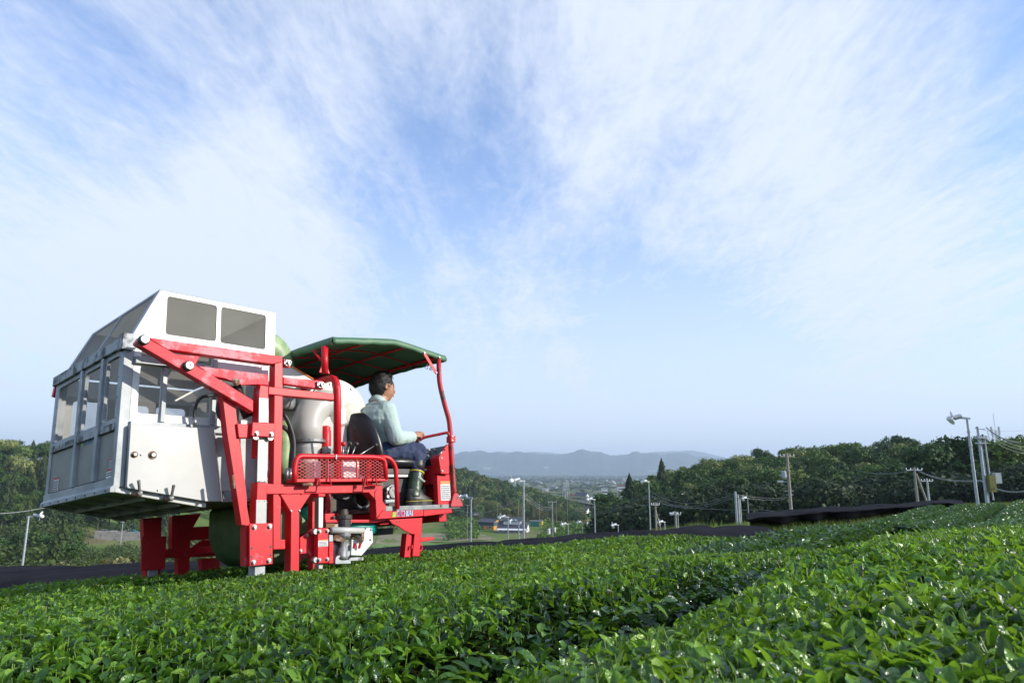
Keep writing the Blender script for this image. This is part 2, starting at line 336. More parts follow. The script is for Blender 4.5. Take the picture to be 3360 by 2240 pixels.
def canopy(x, y):
    """canopy height in the machine frame"""
    z = -HC+.018*vnoise(x, y, 1.6, 1)+.010*vnoise(x, y, 5., 2)
    a = y-f1(x); z = z-.36*np.exp(-(a/.17)**4)*np.clip(1.35-np.abs(x-1.6)*.16, .25, 1)*np.clip((5.2-x)/1.4, 0, 1)-.030*np.exp(-((a+.25)/.2)**2)+.012*np.exp(-((a-.35)/.2)**2)
    z = z-.075*np.clip((.50-a)/.40, 0, 1)**2*(a > 0)*np.clip((5.2-x)/1.4, 0, 1)-.06*np.clip((1.9-x)/1.5, 0, 1)*np.clip((y-4.3)/1.0, 0, 1)
    b2 = y-f2(x); w = np.clip((2.3-x)/.6, 0, 1); z = z-(.28*w+.03)*np.exp(-(b2/.20)**2)
    z = z-.010*np.clip((y-4.5)/.6, 0, 1)*np.clip((2.6-x)/1.5, 0, 1)
    z = z-.20*np.exp(-((x-.15)**2/.40+(y-1.5)**2/.14))
    bb = y-fB(x); z = z-np.clip(bb+.12, 0, 1)*.9
    row0 = np.clip((f1(x)-y)/.3, 0, 1); z = z+row0*(.03*np.clip((x-1.2)/1.5, 0, 1)+.035*np.clip((x-2.4)/2.0, 0, 1))-row0*.0
    z = z-.10*np.clip((x-2.6)/1.8, 0, 1)*np.clip((3.7-y)/1.0, 0, 1)
    z = z-np.clip(x-5.4, 0, 20)*.13*np.clip((3.6-y)/.8, 0, 1)-.05*np.clip((x-3.6)/1.8, 0, 1)*np.clip((4.2-y)/.8, 0, 1)*(1-row0)
    return z
def leaf_template(k):
    """pointed, folded, arched leaf of unit length along +x; k = stations"""
    ts = np.linspace(0, 1, int(k)+1); w = .24*np.clip(np.sin(np.pi*ts**.85), 0, 1)**.75; w[0] = .02; w[-1] = 0
    arch = -.28*ts**2+.12*ts; vs = []; fs = []
    for t, ww, zz_ in zip(ts, w, arch): vs += [(t, -ww, zz_+ww*.45), (t, 0, zz_), (t, ww, zz_+ww*.45)]
    for i in range(k):
        o = 3*i; fs += [(o, o+3, o+4, o+1), (o+1, o+4, o+5, o+2)]
    return np.array(vs), np.array(fs)
def orient(n, tilt_lo, tilt_hi, rg, bias=None):
    """random frames: leaf axis azimuth, upward pitch, roll"""
    a = rg.uniform(0, 2*np.pi, n); p = rg.uniform(tilt_lo, tilt_hi, n); ro = rg.normal(0, .55, n)
    ax = np.stack([np.cos(p)*np.cos(a), np.cos(p)*np.sin(a), np.sin(p)], 1)
    sd = np.stack([-np.sin(a), np.cos(a), np.zeros(n)], 1); up = np.cross(ax, sd)
    s2 = np.cos(ro)[:, None]*sd+np.sin(ro)[:, None]*up; u2 = np.cross(ax, s2)
    return np.stack([ax, s2, u2], 2)            # columns
def scatter(T, Pw, B, Ls):
    """instances of template T at world points with 3x3 frames and lengths -> verts, faces"""
    tv, tf = T; n = len(Pw); V = np.einsum('nij,kj->nki', B, tv)*Ls[:, None, None]+Pw[:, None]
    Fq = tf[None]+(np.arange(n)*len(tv))[:, None, None]
    return V.reshape(-1, 3), Fq.reshape(-1, tf.shape[1])
M['tea'] = leafmat('tea_leaf', ((0., (.015, .046, .011)), (.32, (.034, .098, .014)), (.60, (.078, .19, .018)), (.86, (.16, .32, .026)), (1., (.28, .44, .05))), .31, .33, (.42, .74, .04), .5, vein=True)
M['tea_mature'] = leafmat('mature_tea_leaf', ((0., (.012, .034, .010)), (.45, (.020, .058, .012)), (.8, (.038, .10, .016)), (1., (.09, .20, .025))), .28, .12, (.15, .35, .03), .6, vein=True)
M['tea_far'] = leafmat('tea_leaf_distance', ((0., (.02, .055, .016)), (.6, (.045, .11, .025)), (1., (.11, .20, .04))), .32, .22, (.2, .4, .03), .7)
M['stem'] = leafmat('cut_tea_stem', ((0., (.10, .20, .03)), (.86, (.19, .31, .05)), (1., (.34, .34, .12))), .5, .2, (.4, .5, .1), .4)
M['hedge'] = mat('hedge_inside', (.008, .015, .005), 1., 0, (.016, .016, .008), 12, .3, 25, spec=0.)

LOD = ((.20, 1.5, 8200, 8, .80), (1.5, 3.0, 6200, 4, .80), (3.0, 5.2, 4100, 3, .86), (5.2, 9.5, 1500, 2, 1.15), (9.5, 17, 300, 2, 1.8))
tot = [[], [], []]; stems = [[], [], []]
def rowof(x, y): return np.where(y < f1(x), 0, np.where(y < f2(x), 1, 2))
rg = np.random.default_rng(11)
for r0, r1, den, k, ls in LOD:
    area = (r1**2-r0**2)*math.pi; n = int(area*den)
    rr = np.sqrt(rg.uniform(r0**2, r1**2, n)); aa = rg.uniform(-math.pi, math.pi, n)
    x, y = rr*np.cos(aa), rr*np.sin(aa)
    px_ = x*MR[0, 0]+y*MR[1, 0]; py_ = x*MR[0, 1]+y*MR[1, 1]    # world xy
    keep = (y < fB(x)+.1) & (np.abs(px_) < .80*py_+.9) & (py_ > -.3) & ~((rr > 8.5) & (y > 3.9))
    keep &= (x < 6.9) | (y > f1(x))
    x, y = x[keep], y[keep]; n = len(x)
    dep = rg.exponential(.030, n)-.012; dep = np.minimum(dep, .14)
    z = canopy(x, y)-dep
    Bm = orient(n, -.30, 1.42, rg)
    Ls = np.clip(rg.normal(.052, .012, n), .028, .085)*ls*.92; Ls = np.where(dep < 0, Ls*.8, Ls)
    Pm = np.stack([x, y, z], 1)-Bm[:, :, 0]*Ls[:, None]*.4
    rw = rowof(x, y)
    for q in range(3):
        s = rw == q; tot[q].append((k, Pm[s], Bm[s], Ls[s]))
    # cut stems poking out of the plucking table
    ns = int(n*.17); ii = rg.choice(n, ns, replace=False)
    for q in range(3):
        s = ii[rw[ii] == q]; stems[q].append((Pm[s]*[1, 1, 0]+np.stack([0*x[s], 0*x[s], canopy(x[s], y[s])-.018], 1), ls, rr[keep][s] if False else np.hypot(x[s], y[s])))
# leaves and twigs on the two walls of the furrows
for fn, xa, xb, n in ((f1, -.3, 5.0, 9000), (f2, -2.0, 2.2, 5000)):
    x = xa+(xb-xa)*rg.random(n)**1.3; sgn = np.where(rg.random(n) < .75, 1, -1); a = sgn*(.10+.12*rg.random(n)); y = fn(x)+a
    rim = canopy(x, fn(x)+sgn*.30); t = rg.random(n); z = rim-.24*t**.8-.055; y = y-sgn*.03*t
    Bm = orient(n, -.7, .6, rg); Ls = np.clip(rg.normal(.044, .010, n), .025, .065); Pm = np.stack([x, y, z], 1); rw = rowof(x, y)
    for q in range(3):
        s = rw == q; tot[q].append((4, Pm[s], Bm[s], Ls[s]))
ROWL = ['rounded tea hedge nearest the camera, filling the lower right corner in soft focus', 'broad sunlit tea hedge running across the foreground in front of the red machine', 'tea hedge beneath and behind the red machine, its far edge against the black netting']
MT = Matrix([[*MR.T[i]] for i in range(3)])
leaf_me = {}
def leaf_mesh(k):
    if k not in leaf_me:
        v, f_ = leaf_template(k); leaf_me[k] = npmesh('leaf', v, f_, M['tea'], True)
    return leaf_me[k]
ROWS = []
for q in range(3):
    base = W([(2., 1.5, 3.)[q], (-.2, 2., 5.)[q], -HC-.72]); root = bpy.data.objects.new('tea_row', None)
    root.location = base; root.rotation_euler = MT.to_euler(); root.empty_display_size = .2
    put(root, label=ROWL[q], cat='tea hedge', group='clipped tea hedges of the field'); ROWS.append(root)
    bl = MR @ base
    # which leaves show largest
    allP = np.concatenate([t[1] for t in tot[q]]); allL = np.concatenate([t[3] for t in tot[q]]); ks = np.concatenate([np.full(len(t[1]), t[0], int) for t in tot[q]]); allB = np.concatenate([t[2] for t in tot[q]])
    wx = allP@MR; d = np.linalg.norm(wx, axis=1); dep = wx[:, 1]*math.cos(PITCH)+wx[:, 2]*math.sin(PITCH)
    u = wx[:, 0]/np.maximum(dep, .05)*F; v = -(-wx[:, 1]*math.sin(PITCH)+wx[:, 2]*math.cos(PITCH))/np.maximum(dep, .05)*F
    vis = (np.abs(u) < CX) & (v < CY) & (dep > .1) & (allP[:, 2] > canopy(allP[:, 0], allP[:, 1])-.02)
    score = np.where(vis, allL/d, 0); big = np.argsort(-score)[:290]; mask = np.ones(len(allP), bool); mask[big] = False
    for i in big:
        o = bpy.data.objects.new('leaf', leaf_mesh(8)); Bq = allB[i]*allL[i]; pz = allP[i]-bl
        o.matrix_basis = Matrix([[*Bq[0], pz[0]], [*Bq[1], pz[1]], [*Bq[2], pz[2]], [0, 0, 0, 1]]); put(o, root)
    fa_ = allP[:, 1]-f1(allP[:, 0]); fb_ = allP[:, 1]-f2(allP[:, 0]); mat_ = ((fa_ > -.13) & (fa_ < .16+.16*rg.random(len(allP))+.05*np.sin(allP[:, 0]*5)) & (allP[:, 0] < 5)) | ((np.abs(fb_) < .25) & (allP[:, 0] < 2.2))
    VV = []; FF = []; off = 0; v_, f_ = None, None
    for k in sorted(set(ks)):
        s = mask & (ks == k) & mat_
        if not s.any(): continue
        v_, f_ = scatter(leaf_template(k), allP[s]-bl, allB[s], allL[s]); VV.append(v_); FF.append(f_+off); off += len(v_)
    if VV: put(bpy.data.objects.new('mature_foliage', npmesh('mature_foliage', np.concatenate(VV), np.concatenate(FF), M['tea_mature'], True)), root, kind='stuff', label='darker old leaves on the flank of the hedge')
    VV = []; FF = []; off = 0
    for k in sorted(set(ks)):
        s = mask & (ks == k) & ~mat_
        if not s.any(): continue
        v_, f_ = scatter(leaf_template(k), allP[s]-bl, allB[s], allL[s]); VV.append(v_); FF.append(f_+off); off += len(v_)
    o = bpy.data.objects.new('foliage', npmesh('foliage', np.concatenate(VV), np.concatenate(FF), M['tea'], True)); put(o, root, kind='stuff')
    # stems: thin square sticks
    VV = []; FF = []; off = 0
    for Pm, ls, dd in stems[q]:
        n = len(Pm)
        if n == 0: continue
        h = rg.uniform(.014, .045, n); w = .0013*np.clip(dd/2.0, .9, 3.0); lean = rg.normal(0, .22, (n, 2)); top = Pm+np.stack([lean[:, 0]*h, lean[:, 1]*h, h], 1)
        a = rg.uniform(0, 3, n)
        ring = [np.stack([np.cos(a+t)*w, np.sin(a+t)*w, 0*w], 1) for t in (0, 2.09, 4.19)]
        v_ = np.stack([Pm+ring[0], Pm+ring[1], Pm+ring[2], top+ring[0], top+ring[1], top+ring[2]], 1)-bl
        f_ = np.array([(0, 1, 4, 3), (1, 2, 5, 4), (2, 0, 3, 5)])[None]+(np.arange(n)*6)[:, None, None]
        VV.append(v_.reshape(-1, 3)); FF.append(f_.reshape(-1, 4)+off); off += n*6
    o = bpy.data.objects.new('cut_stems', npmesh('cut_stems', np.concatenate(VV), np.concatenate(FF), M['stem'])); put(o, root, kind='stuff')
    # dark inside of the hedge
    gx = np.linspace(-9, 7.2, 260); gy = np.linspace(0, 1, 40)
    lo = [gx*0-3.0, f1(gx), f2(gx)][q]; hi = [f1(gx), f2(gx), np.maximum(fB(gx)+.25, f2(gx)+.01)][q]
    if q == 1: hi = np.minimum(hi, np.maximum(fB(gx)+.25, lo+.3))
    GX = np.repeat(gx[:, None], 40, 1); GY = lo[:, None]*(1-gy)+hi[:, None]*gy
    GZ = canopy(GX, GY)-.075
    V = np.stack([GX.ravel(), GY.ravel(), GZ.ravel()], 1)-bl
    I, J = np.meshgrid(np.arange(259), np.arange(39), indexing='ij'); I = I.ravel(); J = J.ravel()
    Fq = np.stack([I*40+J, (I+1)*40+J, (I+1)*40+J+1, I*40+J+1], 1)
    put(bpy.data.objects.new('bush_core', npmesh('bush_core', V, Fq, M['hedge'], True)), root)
# ================================================================ the tea harvester
def c1(x, y): return (140+x/2.904, 920+y/2.904)      # measured on enlarged crops of the photograph
def c2(x, y): return (140+x/2.904, 1380+y/2.904)
def c3(x, y): return (700+x/3.734, 1080+y/3.734)
def c4(x, y): return (900+x/3.563, 1460+y/3.563)
def c5(x, y): return (900+x/3.564, 1060+y/3.564)
def c6(x, y): return (1100+x/3.016, 1180+y/3.016)
def c7(x, y): return (640+x/3.267, 1420+y/3.267)
YN, YC, YF = 4.10, 4.28, 5.50
BASE = np.array([3.1, 4.85, -HC-.70])
HV = bpy.data.objects.new('tea_harvester', None); HV.location = W(BASE); HV.rotation_euler = MT.to_euler()
put(HV, label='red straddling ride-on tea harvester with a white mesh hopper and green canopy', cat='tea harvester')
def part(name, mb, m, parent=HV, bevel=.004, smooth=False, base=BASE, seg=2, mesh_=None):
    if isinstance(mb, MB):
        me = mesh(name, np.array(mb.v)-base, mb.f, m); fixn(me)
    else: me = mb
    if smooth: me.shade_smooth()
    o = bpy.data.objects.new(name, me); put(o, parent)
    if bevel:
        b = o.modifiers.new('edge', 'BEVEL'); b.width = bevel; b.segments = seg; b.limit_method = 'ANGLE'; b.angle_limit = R(40)
        if not smooth: me.shade_smooth(); b.harden_normals = True
        if not smooth:
            pass
    return o
def NP(pts, y=YN): return [mpt(*q, 1, y) for q in pts]
def slab(name, pts, y, t, m, parent=HV, bevel=.004):
    return part(name, MB().prism(NP(pts, y), (0, t, 0)), m, parent, bevel)
def bar(name, a, b, r, m, parent=HV, n=10): return part(name, MB().tube([a, b], r, n), m, parent, 0, True)
def pipe(name, path, r, m, parent=HV, fr=.05, n=12): return part(name, MB().tube(fillet(path, fr), r, n), m, parent, 0, True)
def bolt(q, y, parent, r=.010, h=.010, m='steel', name='bolt', axis=(0, -1, 0)):
    c = mpt(*q, 1, y); return part(name, MB().lathe(c, axis, [(-.002, r*1.35), (h*.3, r*1.35), (h*.3, r), (h, r), (h*1.1, r*.7)], 10), M[m], parent, 0)
from mathutils.geometry import tessellate_polygon
def plate(outer, holes, dv):
    """flat plate with openings: polygon with holes given a thickness"""
    loops = [[Vector(p) for p in outer]]+[[Vector(p) for p in h] for h in holes]
    tris = tessellate_polygon(loops); fl = [tuple(p) for lp in loops for p in lp]; n = len(fl)
    mb = MB(); mb.add(fl+[tuple(np.add(p, dv)) for p in fl], [tuple(t) for t in tris]+[tuple(n+i for i in t[::-1]) for t in tris])
    o = 0
    for lp in loops:
        k = len(lp); mb.f += [(o+i, o+(i+1) % k, n+o+(i+1) % k, n+o+i) for i in range(k)]; o += k
    return mb
def rquad(q, r, n=4):
    q = [np.array(p, float) for p in q]; out = []
    for i in range(len(q)):
        a, b, c = q[i-1], q[i], q[(i+1) % len(q)]; p0 = b+(a-b)/np.linalg.norm(a-b)*r; p2 = b+(c-b)/np.linalg.norm(c-b)*r
        out += [(1-t)**2*p0+2*t*(1-t)*b+t*t*p2 for t in np.linspace(0, 1, n)]
    return out
def textmesh(name, s, o, xd, yd, size, m, parent, base=BASE, lift=.0015, width=None, shear=0., extr=.0004):
    cu = bpy.data.curves.new(name, 'FONT'); cu.body = s; cu.size = size; cu.extrude = extr; cu.shear = shear; cu.resolution_u = 3
    ob = bpy.data.objects.new(name, cu); col.objects.link(ob); dg = bpy.context.evaluated_depsgraph_get()
    me = bpy.data.meshes.new_from_object(ob.evaluated_get(dg)); bpy.data.objects.remove(ob); bpy.data.curves.remove(cu)
    co = np.array([v.co for v in me.vertices]) if len(me.vertices) else np.zeros((1, 3))
    sx = (width/co[:, 0].max()) if width else 1
    xd = np.array(xd, float); xd /= np.linalg.norm(xd); yd = np.array(yd, float); yd -= xd*np.dot(xd, yd); yd /= np.linalg.norm(yd); nn = np.cross(xd, yd)
    for v in me.vertices: c = v.co.copy(); v.co = Vector(np.array(o)-base+xd*c.x*sx+yd*c.y+nn*(c.z+lift))
    me.materials.clear(); me.materials.append(m); me.name = name
    return put(bpy.data.objects.new(name, me), parent)

# woven screen: half of the light passes
m, n, l, b = newmat('fine_mesh_screen'); b.inputs['Base Color'].default_value = (.24, .23, .20, 1); b.inputs['Roughness'].default_value = .5
tr = n.new('ShaderNodeBsdfTransparent'); ms = n.new('ShaderNodeMixShader'); t = n.new('ShaderNodeTexCoord'); q = n.new('ShaderNodeTexNoise'); q.inputs['Scale'].default_value = 5; l.new(t.outputs['Object'], q.inputs[0])
r = n.new('ShaderNodeMapRange'); l.new(q.outputs[0], r.inputs[0]); r.inputs[3].default_value = .18; r.inputs[4].default_value = .36; l.new(r.outputs[0], ms.inputs[0]); l.new(b.outputs[0], ms.inputs[2]); l.new(tr.outputs[0], ms.inputs[1]); l.new(ms.outputs[0], n['Material Output'].inputs[0])
M['mesh'] = m

# ---------------------------------------------------------------- hopper (container)
XR = mpt(377, 1615, 1, YC)[0]; ZB = mpt(377, 1615, 1, YC)[2]
def RP(q, x=XR): return mpt(*q, 0, x)
def CP(q, y=YC): return mpt(*q, 1, y)
ZT = CP(c1(820, 560))[2]; YFR = RP((150, 1664))[1]; XE = CP((904, 1100))[0]
zsill = CP(c1(825, 1330))[2]
yy = lambda q: RP(q)[1]
# corner posts
cp = part('corner_post', MB().box((XR-.012, YC-.004, ZB+.03), (XR+.045, YC+.05, ZT)), M['alu'])
part('corner_post', MB().box((XR-.012, YFR-.05, ZB+.03), (XR+.045, YFR+.004, ZT)), M['alu'])
# rear face: rails, mullions, sheets, screens
ZR2 = ZT-.075; zs2 = RP(c1(735, 1395))[2]; zs1 = RP(c1(735, 1345))[2]
rt = part('top_rail', MB().box((XR-.03, YC-.02, ZT-.055), (XR+.05, YFR+.03, ZT+.012)), M['alu_dirty'])
part('bracket', MB().box((XR-.034, YC-.03, ZT-.07), (XR+.03, YC+.045, ZT+.03)), M['alu_dirty'], rt); part('bracket', MB().prism([(XR+.02, YFR+.03, ZT-.13), (XR-.02, YFR+.03, ZT-.12), (XR-.01, YFR+.03, ZT-.03), (XR+.02, YFR+.03, ZT-.02)], (0, .04, 0)), M['red'], rt)
part('sill_rail', MB().box((XR-.022, YC+.045, zs2-.012), (XR+.03, YFR-.045, zs1)), M['alu_dirty'])
bt = part('bottom_flange', MB().prism([(XR-.014, YC-.006, ZB+.085), (XR+.02, YC-.006, ZB+.085), (XR+.02, YC-.006, ZB), (XR-.03, YC-.006, ZB), (XR-.03, YC-.006, ZB+.028), (XR-.014, YC-.006, ZB+.04)], (0, YFR-YC+.03, 0)), M['alu'])
for k in range(8):
    yk = YC+.06+(YFR-YC-.1)*k/7; part('rivet', MB().lathe((XR-.03, yk, ZB+.014), (-1, 0, 0), [(0, .006), (.004, .005)], 8), M['dark'], bt, 0)
ym1 = yy(c1(590, 1000)); ym2 = yy(c1(388, 1100)); mull = []
for ym in (ym1, ym2):
    part('mullion', MB().box((XR-.026, ym-.02, ZB+.086), (XR+.02, ym+.02, ZT-.056)), M['alu'])
edges = [YC+.05, ym1, ym2, YFR-.05]
for k in range(3):
    a, b_ = edges[k]+.02*(k > 0), edges[k+1]-.02*(k < 2)
    rp = part('rear_panel', MB().box((XR-.004, a, ZB+.09), (XR+.006, b_, zs2-.014)), M['alu_back'])
    o = [(XR-.010, a, zs1+.002), (XR-.010, b_, zs1+.002), (XR-.010, b_, ZT-.057), (XR-.010, a, ZT-.057)]
    h = rquad([(XR-.010, a+.022, zs1+.03), (XR-.010, b_-.022, zs1+.03), (XR-.010, b_-.022, ZT-.085), (XR-.010, a+.022, ZT-.085)], .03)
    wf = part('window_frame', plate(o, [h], (.02, 0, 0)), M['alu'], HV, .002)
    part('screen', MB().add(rquad([(XR+.004, a+.012, zs1+.02), (XR+.004, b_-.012, zs1+.02), (XR+.004, b_-.012, ZT-.075), (XR+.004, a+.012, ZT-.075)], .03), [tuple(range(16))]), M['mesh'], wf, 0)
    for s_ in range(4):
        zk = zs1+.03+(ZT-.1-zs1-.03)*s_/3
        for ye in (a+.010, b_-.010): part('rivet', MB().lathe((XR-.010, ye, zk), (-1, 0, 0), [(0, .004), (.003, .003)], 6), M['dark'], wf, 0)
# logo and warning labels on the rear sheets
lo = RP(c2(392, 245)); lo = np.array([XR-.005, lo[1], lo[2]]); xe = RP(c2(474, 222)); wl = abs(xe[1]-lo[1])
textmesh('logo_lettering', 'OCHIAI', lo, (0, -1, 0), (0, 0, 1), .05, M['blue_ink'], HV, width=wl, shear=.2)
part('logo_mark', MB().prism([(XR-.0055, lo[1]+.010, lo[2]), (XR-.0055, lo[1]+.030, lo[2]), (XR-.0055, lo[1]+.022, lo[2]+.055), (XR-.0055, lo[1]+.002, lo[2]+.055)], (.001, 0, 0)), M['lime'], HV, 0)
def sticker(c, xd, yd, w, h, head, lines, parent=HV, big=None, base=BASE):
    """printed label: white card, coloured head bar, dark print"""
    xd = np.array(xd, float); yd = np.array(yd, float); nn = np.cross(xd, yd)
    def qd(u0, v0, u1, v1, lift): return [np.array(c)+xd*u*w+yd*v*h+nn*lift for u, v in ((u0, v0), (u1, v0), (u1, v1), (u0, v1))]
    lb = part('warning_label', MB().prism(qd(0, 0, 1, 1, .0022), -nn*.0016), M['label'], parent, 0, base=base)
    part('label_header', MB().prism(qd(.0, .84, 1, 1, .0030), -nn*.0006), M[head], lb, 0, base=base)
    rr = random.Random(int(w*1e5)); mb = MB()
    if big:
        textmesh('label_text', big, np.array(c)+xd*w*.05+yd*h*.08+nn*.0022, xd, yd, h*.26, M['ink'], lb, base=base, width=w*.9); lines_v = (.45, .8)
    else: lines_v = (.06, .8)
    for i in range(lines):
        v0 = lines_v[0]+(lines_v[1]-lines_v[0])*i/lines; u = .06
        while u < .9:
            du = rr.uniform(.05, .16); u1 = min(u+du, .94); q_ = qd(u, v0, u1, v0+(lines_v[1]-lines_v[0])/lines*.55, .0030); mb.prism(q_, -nn*.0005); u = u1+.03
    part('label_print', mb, M['ink'], lb, 0, base=base)
    return lb
def rear_label(q0, q1, **k):
    a = RP(q0); b_ = RP(q1); c = (XR-.0045, a[1], b_[2]); return sticker(c, (0, -1, 0), (0, 0, 1), abs(a[1]-b_[1]), abs(a[2]-b_[2]), **k)
rear_label(c2(655, 365), c2(700, 440), head='red_label', lines=5)
rear_label(c2(620, 468), c2(695, 565), head='red_label', lines=2, big='最大積載量 300')
rear_label(c2(123, 545), c2(153, 665), head='red_label', lines=5)

# near face: sheet with openings above, framed posts
def strip(name, q, y, t, m, parent=HV): return slab(name, [c1(*p) for p in q], y, t, m, parent)
zs3 = CP(c1(850, 1370))[2]
zwt = CP(c1(850, 800))[2]
out = [(XR+.046, YC, zs3+.004), (XE, YC, zs3+.004), (XE, YC, ZT-.002), (XR+.046, YC, ZT-.002)]
def nq(pts): return [CP(c1(*p)) for p in pts]
def flat(pts, y): return [(p[0], y, p[2]) for p in pts]
x1 = CP(c1(1120, 1100))[0]; x2 = CP(c1(1600, 1100))[0]; xw0 = CP(c1(912, 1100))[0]; zlo = CP(c1(900, 1262))[2]; zhi = ZT-.15
h1 = rquad([(xw0, YC, zlo), (x1, YC, zlo), (x1, YC, zhi), (xw0, YC, zhi)], .02)
h2 = rquad([(x1+.03, YC, zlo), (x2, YC, zlo), (x2, YC, zhi), (x1+.03, YC, zhi)], .02)
h3 = rquad([(x2+.03, YC, zlo), (XE-.04, YC, zlo), (XE-.04, YC, zhi), (x2+.03, YC, zhi)], .02)
h4 = rquad([(xw0, YC, zhi+.05), (x1, YC, zhi+.05), (x1, YC, ZT-.03), (xw0, YC, ZT-.03)], .015)
h5 = rquad([(x1+.03, YC, zhi+.05), (x2, YC, zhi+.05), (x2, YC, ZT-.03), (x1+.03, YC, ZT-.03)], .015)
sf = part('side_window_frame', plate(out, [h1, h2, h3, h4, h5], (0, .012, 0)), M['white'], HV, .002)
part('screen', MB().add([(xw0-.01, YC+.014, zlo-.01), (XE-.03, YC+.014, zlo-.01), (XE-.03, YC+.014, ZT-.02), (xw0-.01, YC+.014, ZT-.02)], [(0, 1, 2, 3)]), M['mesh'], sf, 0)
part('side_rail', MB().box((XR+.046, YC-.03, zhi+.005), (x1+.25, YC-.001, zhi+.048)), M['alu'])
part('side_rail', MB().box((XR+.046, YC-.022, zs3-.03), (XE, YC-.001, zs3+.018)), M['alu'])
part('side_post', MB().box((x1+.002, YC-.02, zs3+.02), (x1+.03, YC-.001, zhi+.003)), M['alu'])
part('side_post', MB().box((x2+.002, YC-.02, zs3+.02), (x2+.03, YC-.001, ZT-.03)), M['alu'])
YP = YC-.045
sp = slab('side_panel', [c2(*p) for p in ((838, 28), (1630, 72), (1705, 768), (1560, 768), (812, 642), (800, 620))], YP, .03, M['panel'])
P2 = NP([c2(*p) for p in ((1630, 72), (1705, 768))], YP)
XB = CP(c2(1950, 300), YC+.1)[0]
part('bevelled_panel', MB().add([P2[0], (P2[0][0]+.10, YC+.10, P2[0][2]), (P2[1][0]+.09, YC+.10, P2[1][2]), P2[1]]+[P2[0]+[0, .012, 0], (P2[0][0]+.10, YC+.112, P2[0][2]), (P2[1][0]+.09, YC+.112, P2[1][2]), P2[1]+[0, .012, 0]], [(0, 1, 2, 3), (7, 6, 5, 4), (0, 4, 5, 1), (1, 5, 6, 2), (2, 6, 7, 3), (3, 7, 4, 0)]), M['panel'], HV, .001)
part('lower_side_sheet', MB().box((XR+.046, YC+.006, ZB+.0), (XE, YC+.016, zs3-.032)), M['alu'])
part('stiffener', MB().box((XE-.10, YC-.015, ZB), (XE-.06, YC+.004, zs3-.032)), M['alu'])
for q in (c2(873, 322), c2(1047, 327)):
    c = CP(q, YP); rr_ = .019 if q[0] < 450 else .024
    wsh = part('mounting_bush', MB().lathe(c, (0, -1, 0), [(-.001, rr_), (.004, rr_), (.004, rr_*.82), (.001, rr_*.8)], 20), M['rust'], sp, 0)
    part('bolt', MB().lathe(c, (0, -1, 0), [(0, rr_*.6), (.016, rr_*.6), (.018, rr_*.4)], 12), M['steel'], wsh, 0)
for q in (c2(941, 322), c2(1100, 660), c2(1581, 722)): bolt(q, YP-.001, sp, .005, .006)
# bottom rim of the side, floor that slopes down towards the front, ribs
FN = CP(c2(1540, 822)); FZ = FN[2]; FX = FN[0]
part('side_sill', MB().prism(NP([c2(685, 680), c2(690, 636), c2(1560, 775), c2(1560, 826), c2(1530, 826)], YC-.008), (0, .05, 0)), M['panel'])
part('hopper_floor', MB().add([(XR-.02, YC+.04, ZB+.012), (FX, YC+.04, FZ+.02), (FX, YFR, FZ+.02), (XR-.02, YFR, ZB+.012), (XR-.02, YC+.04, ZB+.03), (FX, YC+.04, FZ+.04), (FX, YFR, FZ+.04), (XR-.02, YFR, ZB+.03)], [(3, 2, 1, 0), (4, 5, 6, 7), (0, 1, 5, 4), (1, 2, 6, 5), (2, 3, 7, 6), (3, 0, 4, 7)]), M['alu_back'], HV, 0)
def fz(x): return ZB+(FZ-ZB)*(x-XR)/(FX-XR)
for yk in (YC+.33, YC+.62, YFR-.33, YFR-.03):
    part('floor_rib', MB().prism([(XR+.01, yk, fz(XR)+.012), (FX, yk, fz(FX)+.02), (FX, yk, fz(FX)-.02), (XR+.01, yk, fz(XR)-.006)], (0, .025, 0)), M['alu_back'])
for xk in (XR+.16, XR+.36, FX-.03):
    part('floor_rib', MB().box((xk, YC+.04, fz(xk)-.018), (xk+.02, YFR, fz(xk)+.012)), M['alu_back'])
part('hopper_floor', MB().box((FX+.002, YC+.03, FZ+.03), (XE, YFR, FZ+.05)), M['alu_back'], HV, 0)
# far and front walls
fo = [(XR, YFR, ZB), (XE, YFR, FZ+.05), (XE, YFR, ZT), (XR, YFR, ZT)]
def fh(a, b_, z0, z1): return rquad([(a, YFR, z0), (b_, YFR, z0), (b_, YFR, z1), (a, YFR, z1)], .03)
fw = part('far_side_wall', plate(fo, [fh(XR+.10, XR+.33, zlo, zhi), fh(XR+.38, XR+.62, zlo, zhi), fh(XR+.67, XE-.06, zlo, zhi)], (0, .012, 0)), M['white'], HV, 0)
part('screen', MB().add([(XR+.06, YFR-.004, zlo-.03), (XE-.03, YFR-.004, zlo-.03), (XE-.03, YFR-.004, zhi+.03), (XR+.06, YFR-.004, zhi+.03)], [(0, 1, 2, 3)]), M['mesh'], fw, 0)
part('front_wall', MB().box((XE, YC, FZ+.03), (XE+.012, YFR, ZT)), M['white'], HV, 0)
part('front_wall_rib', MB().box((XE-.02, YC+.5, FZ+.06), (XE-.001, YC+.53, ZT-.02)), M['alu'], HV, 0)

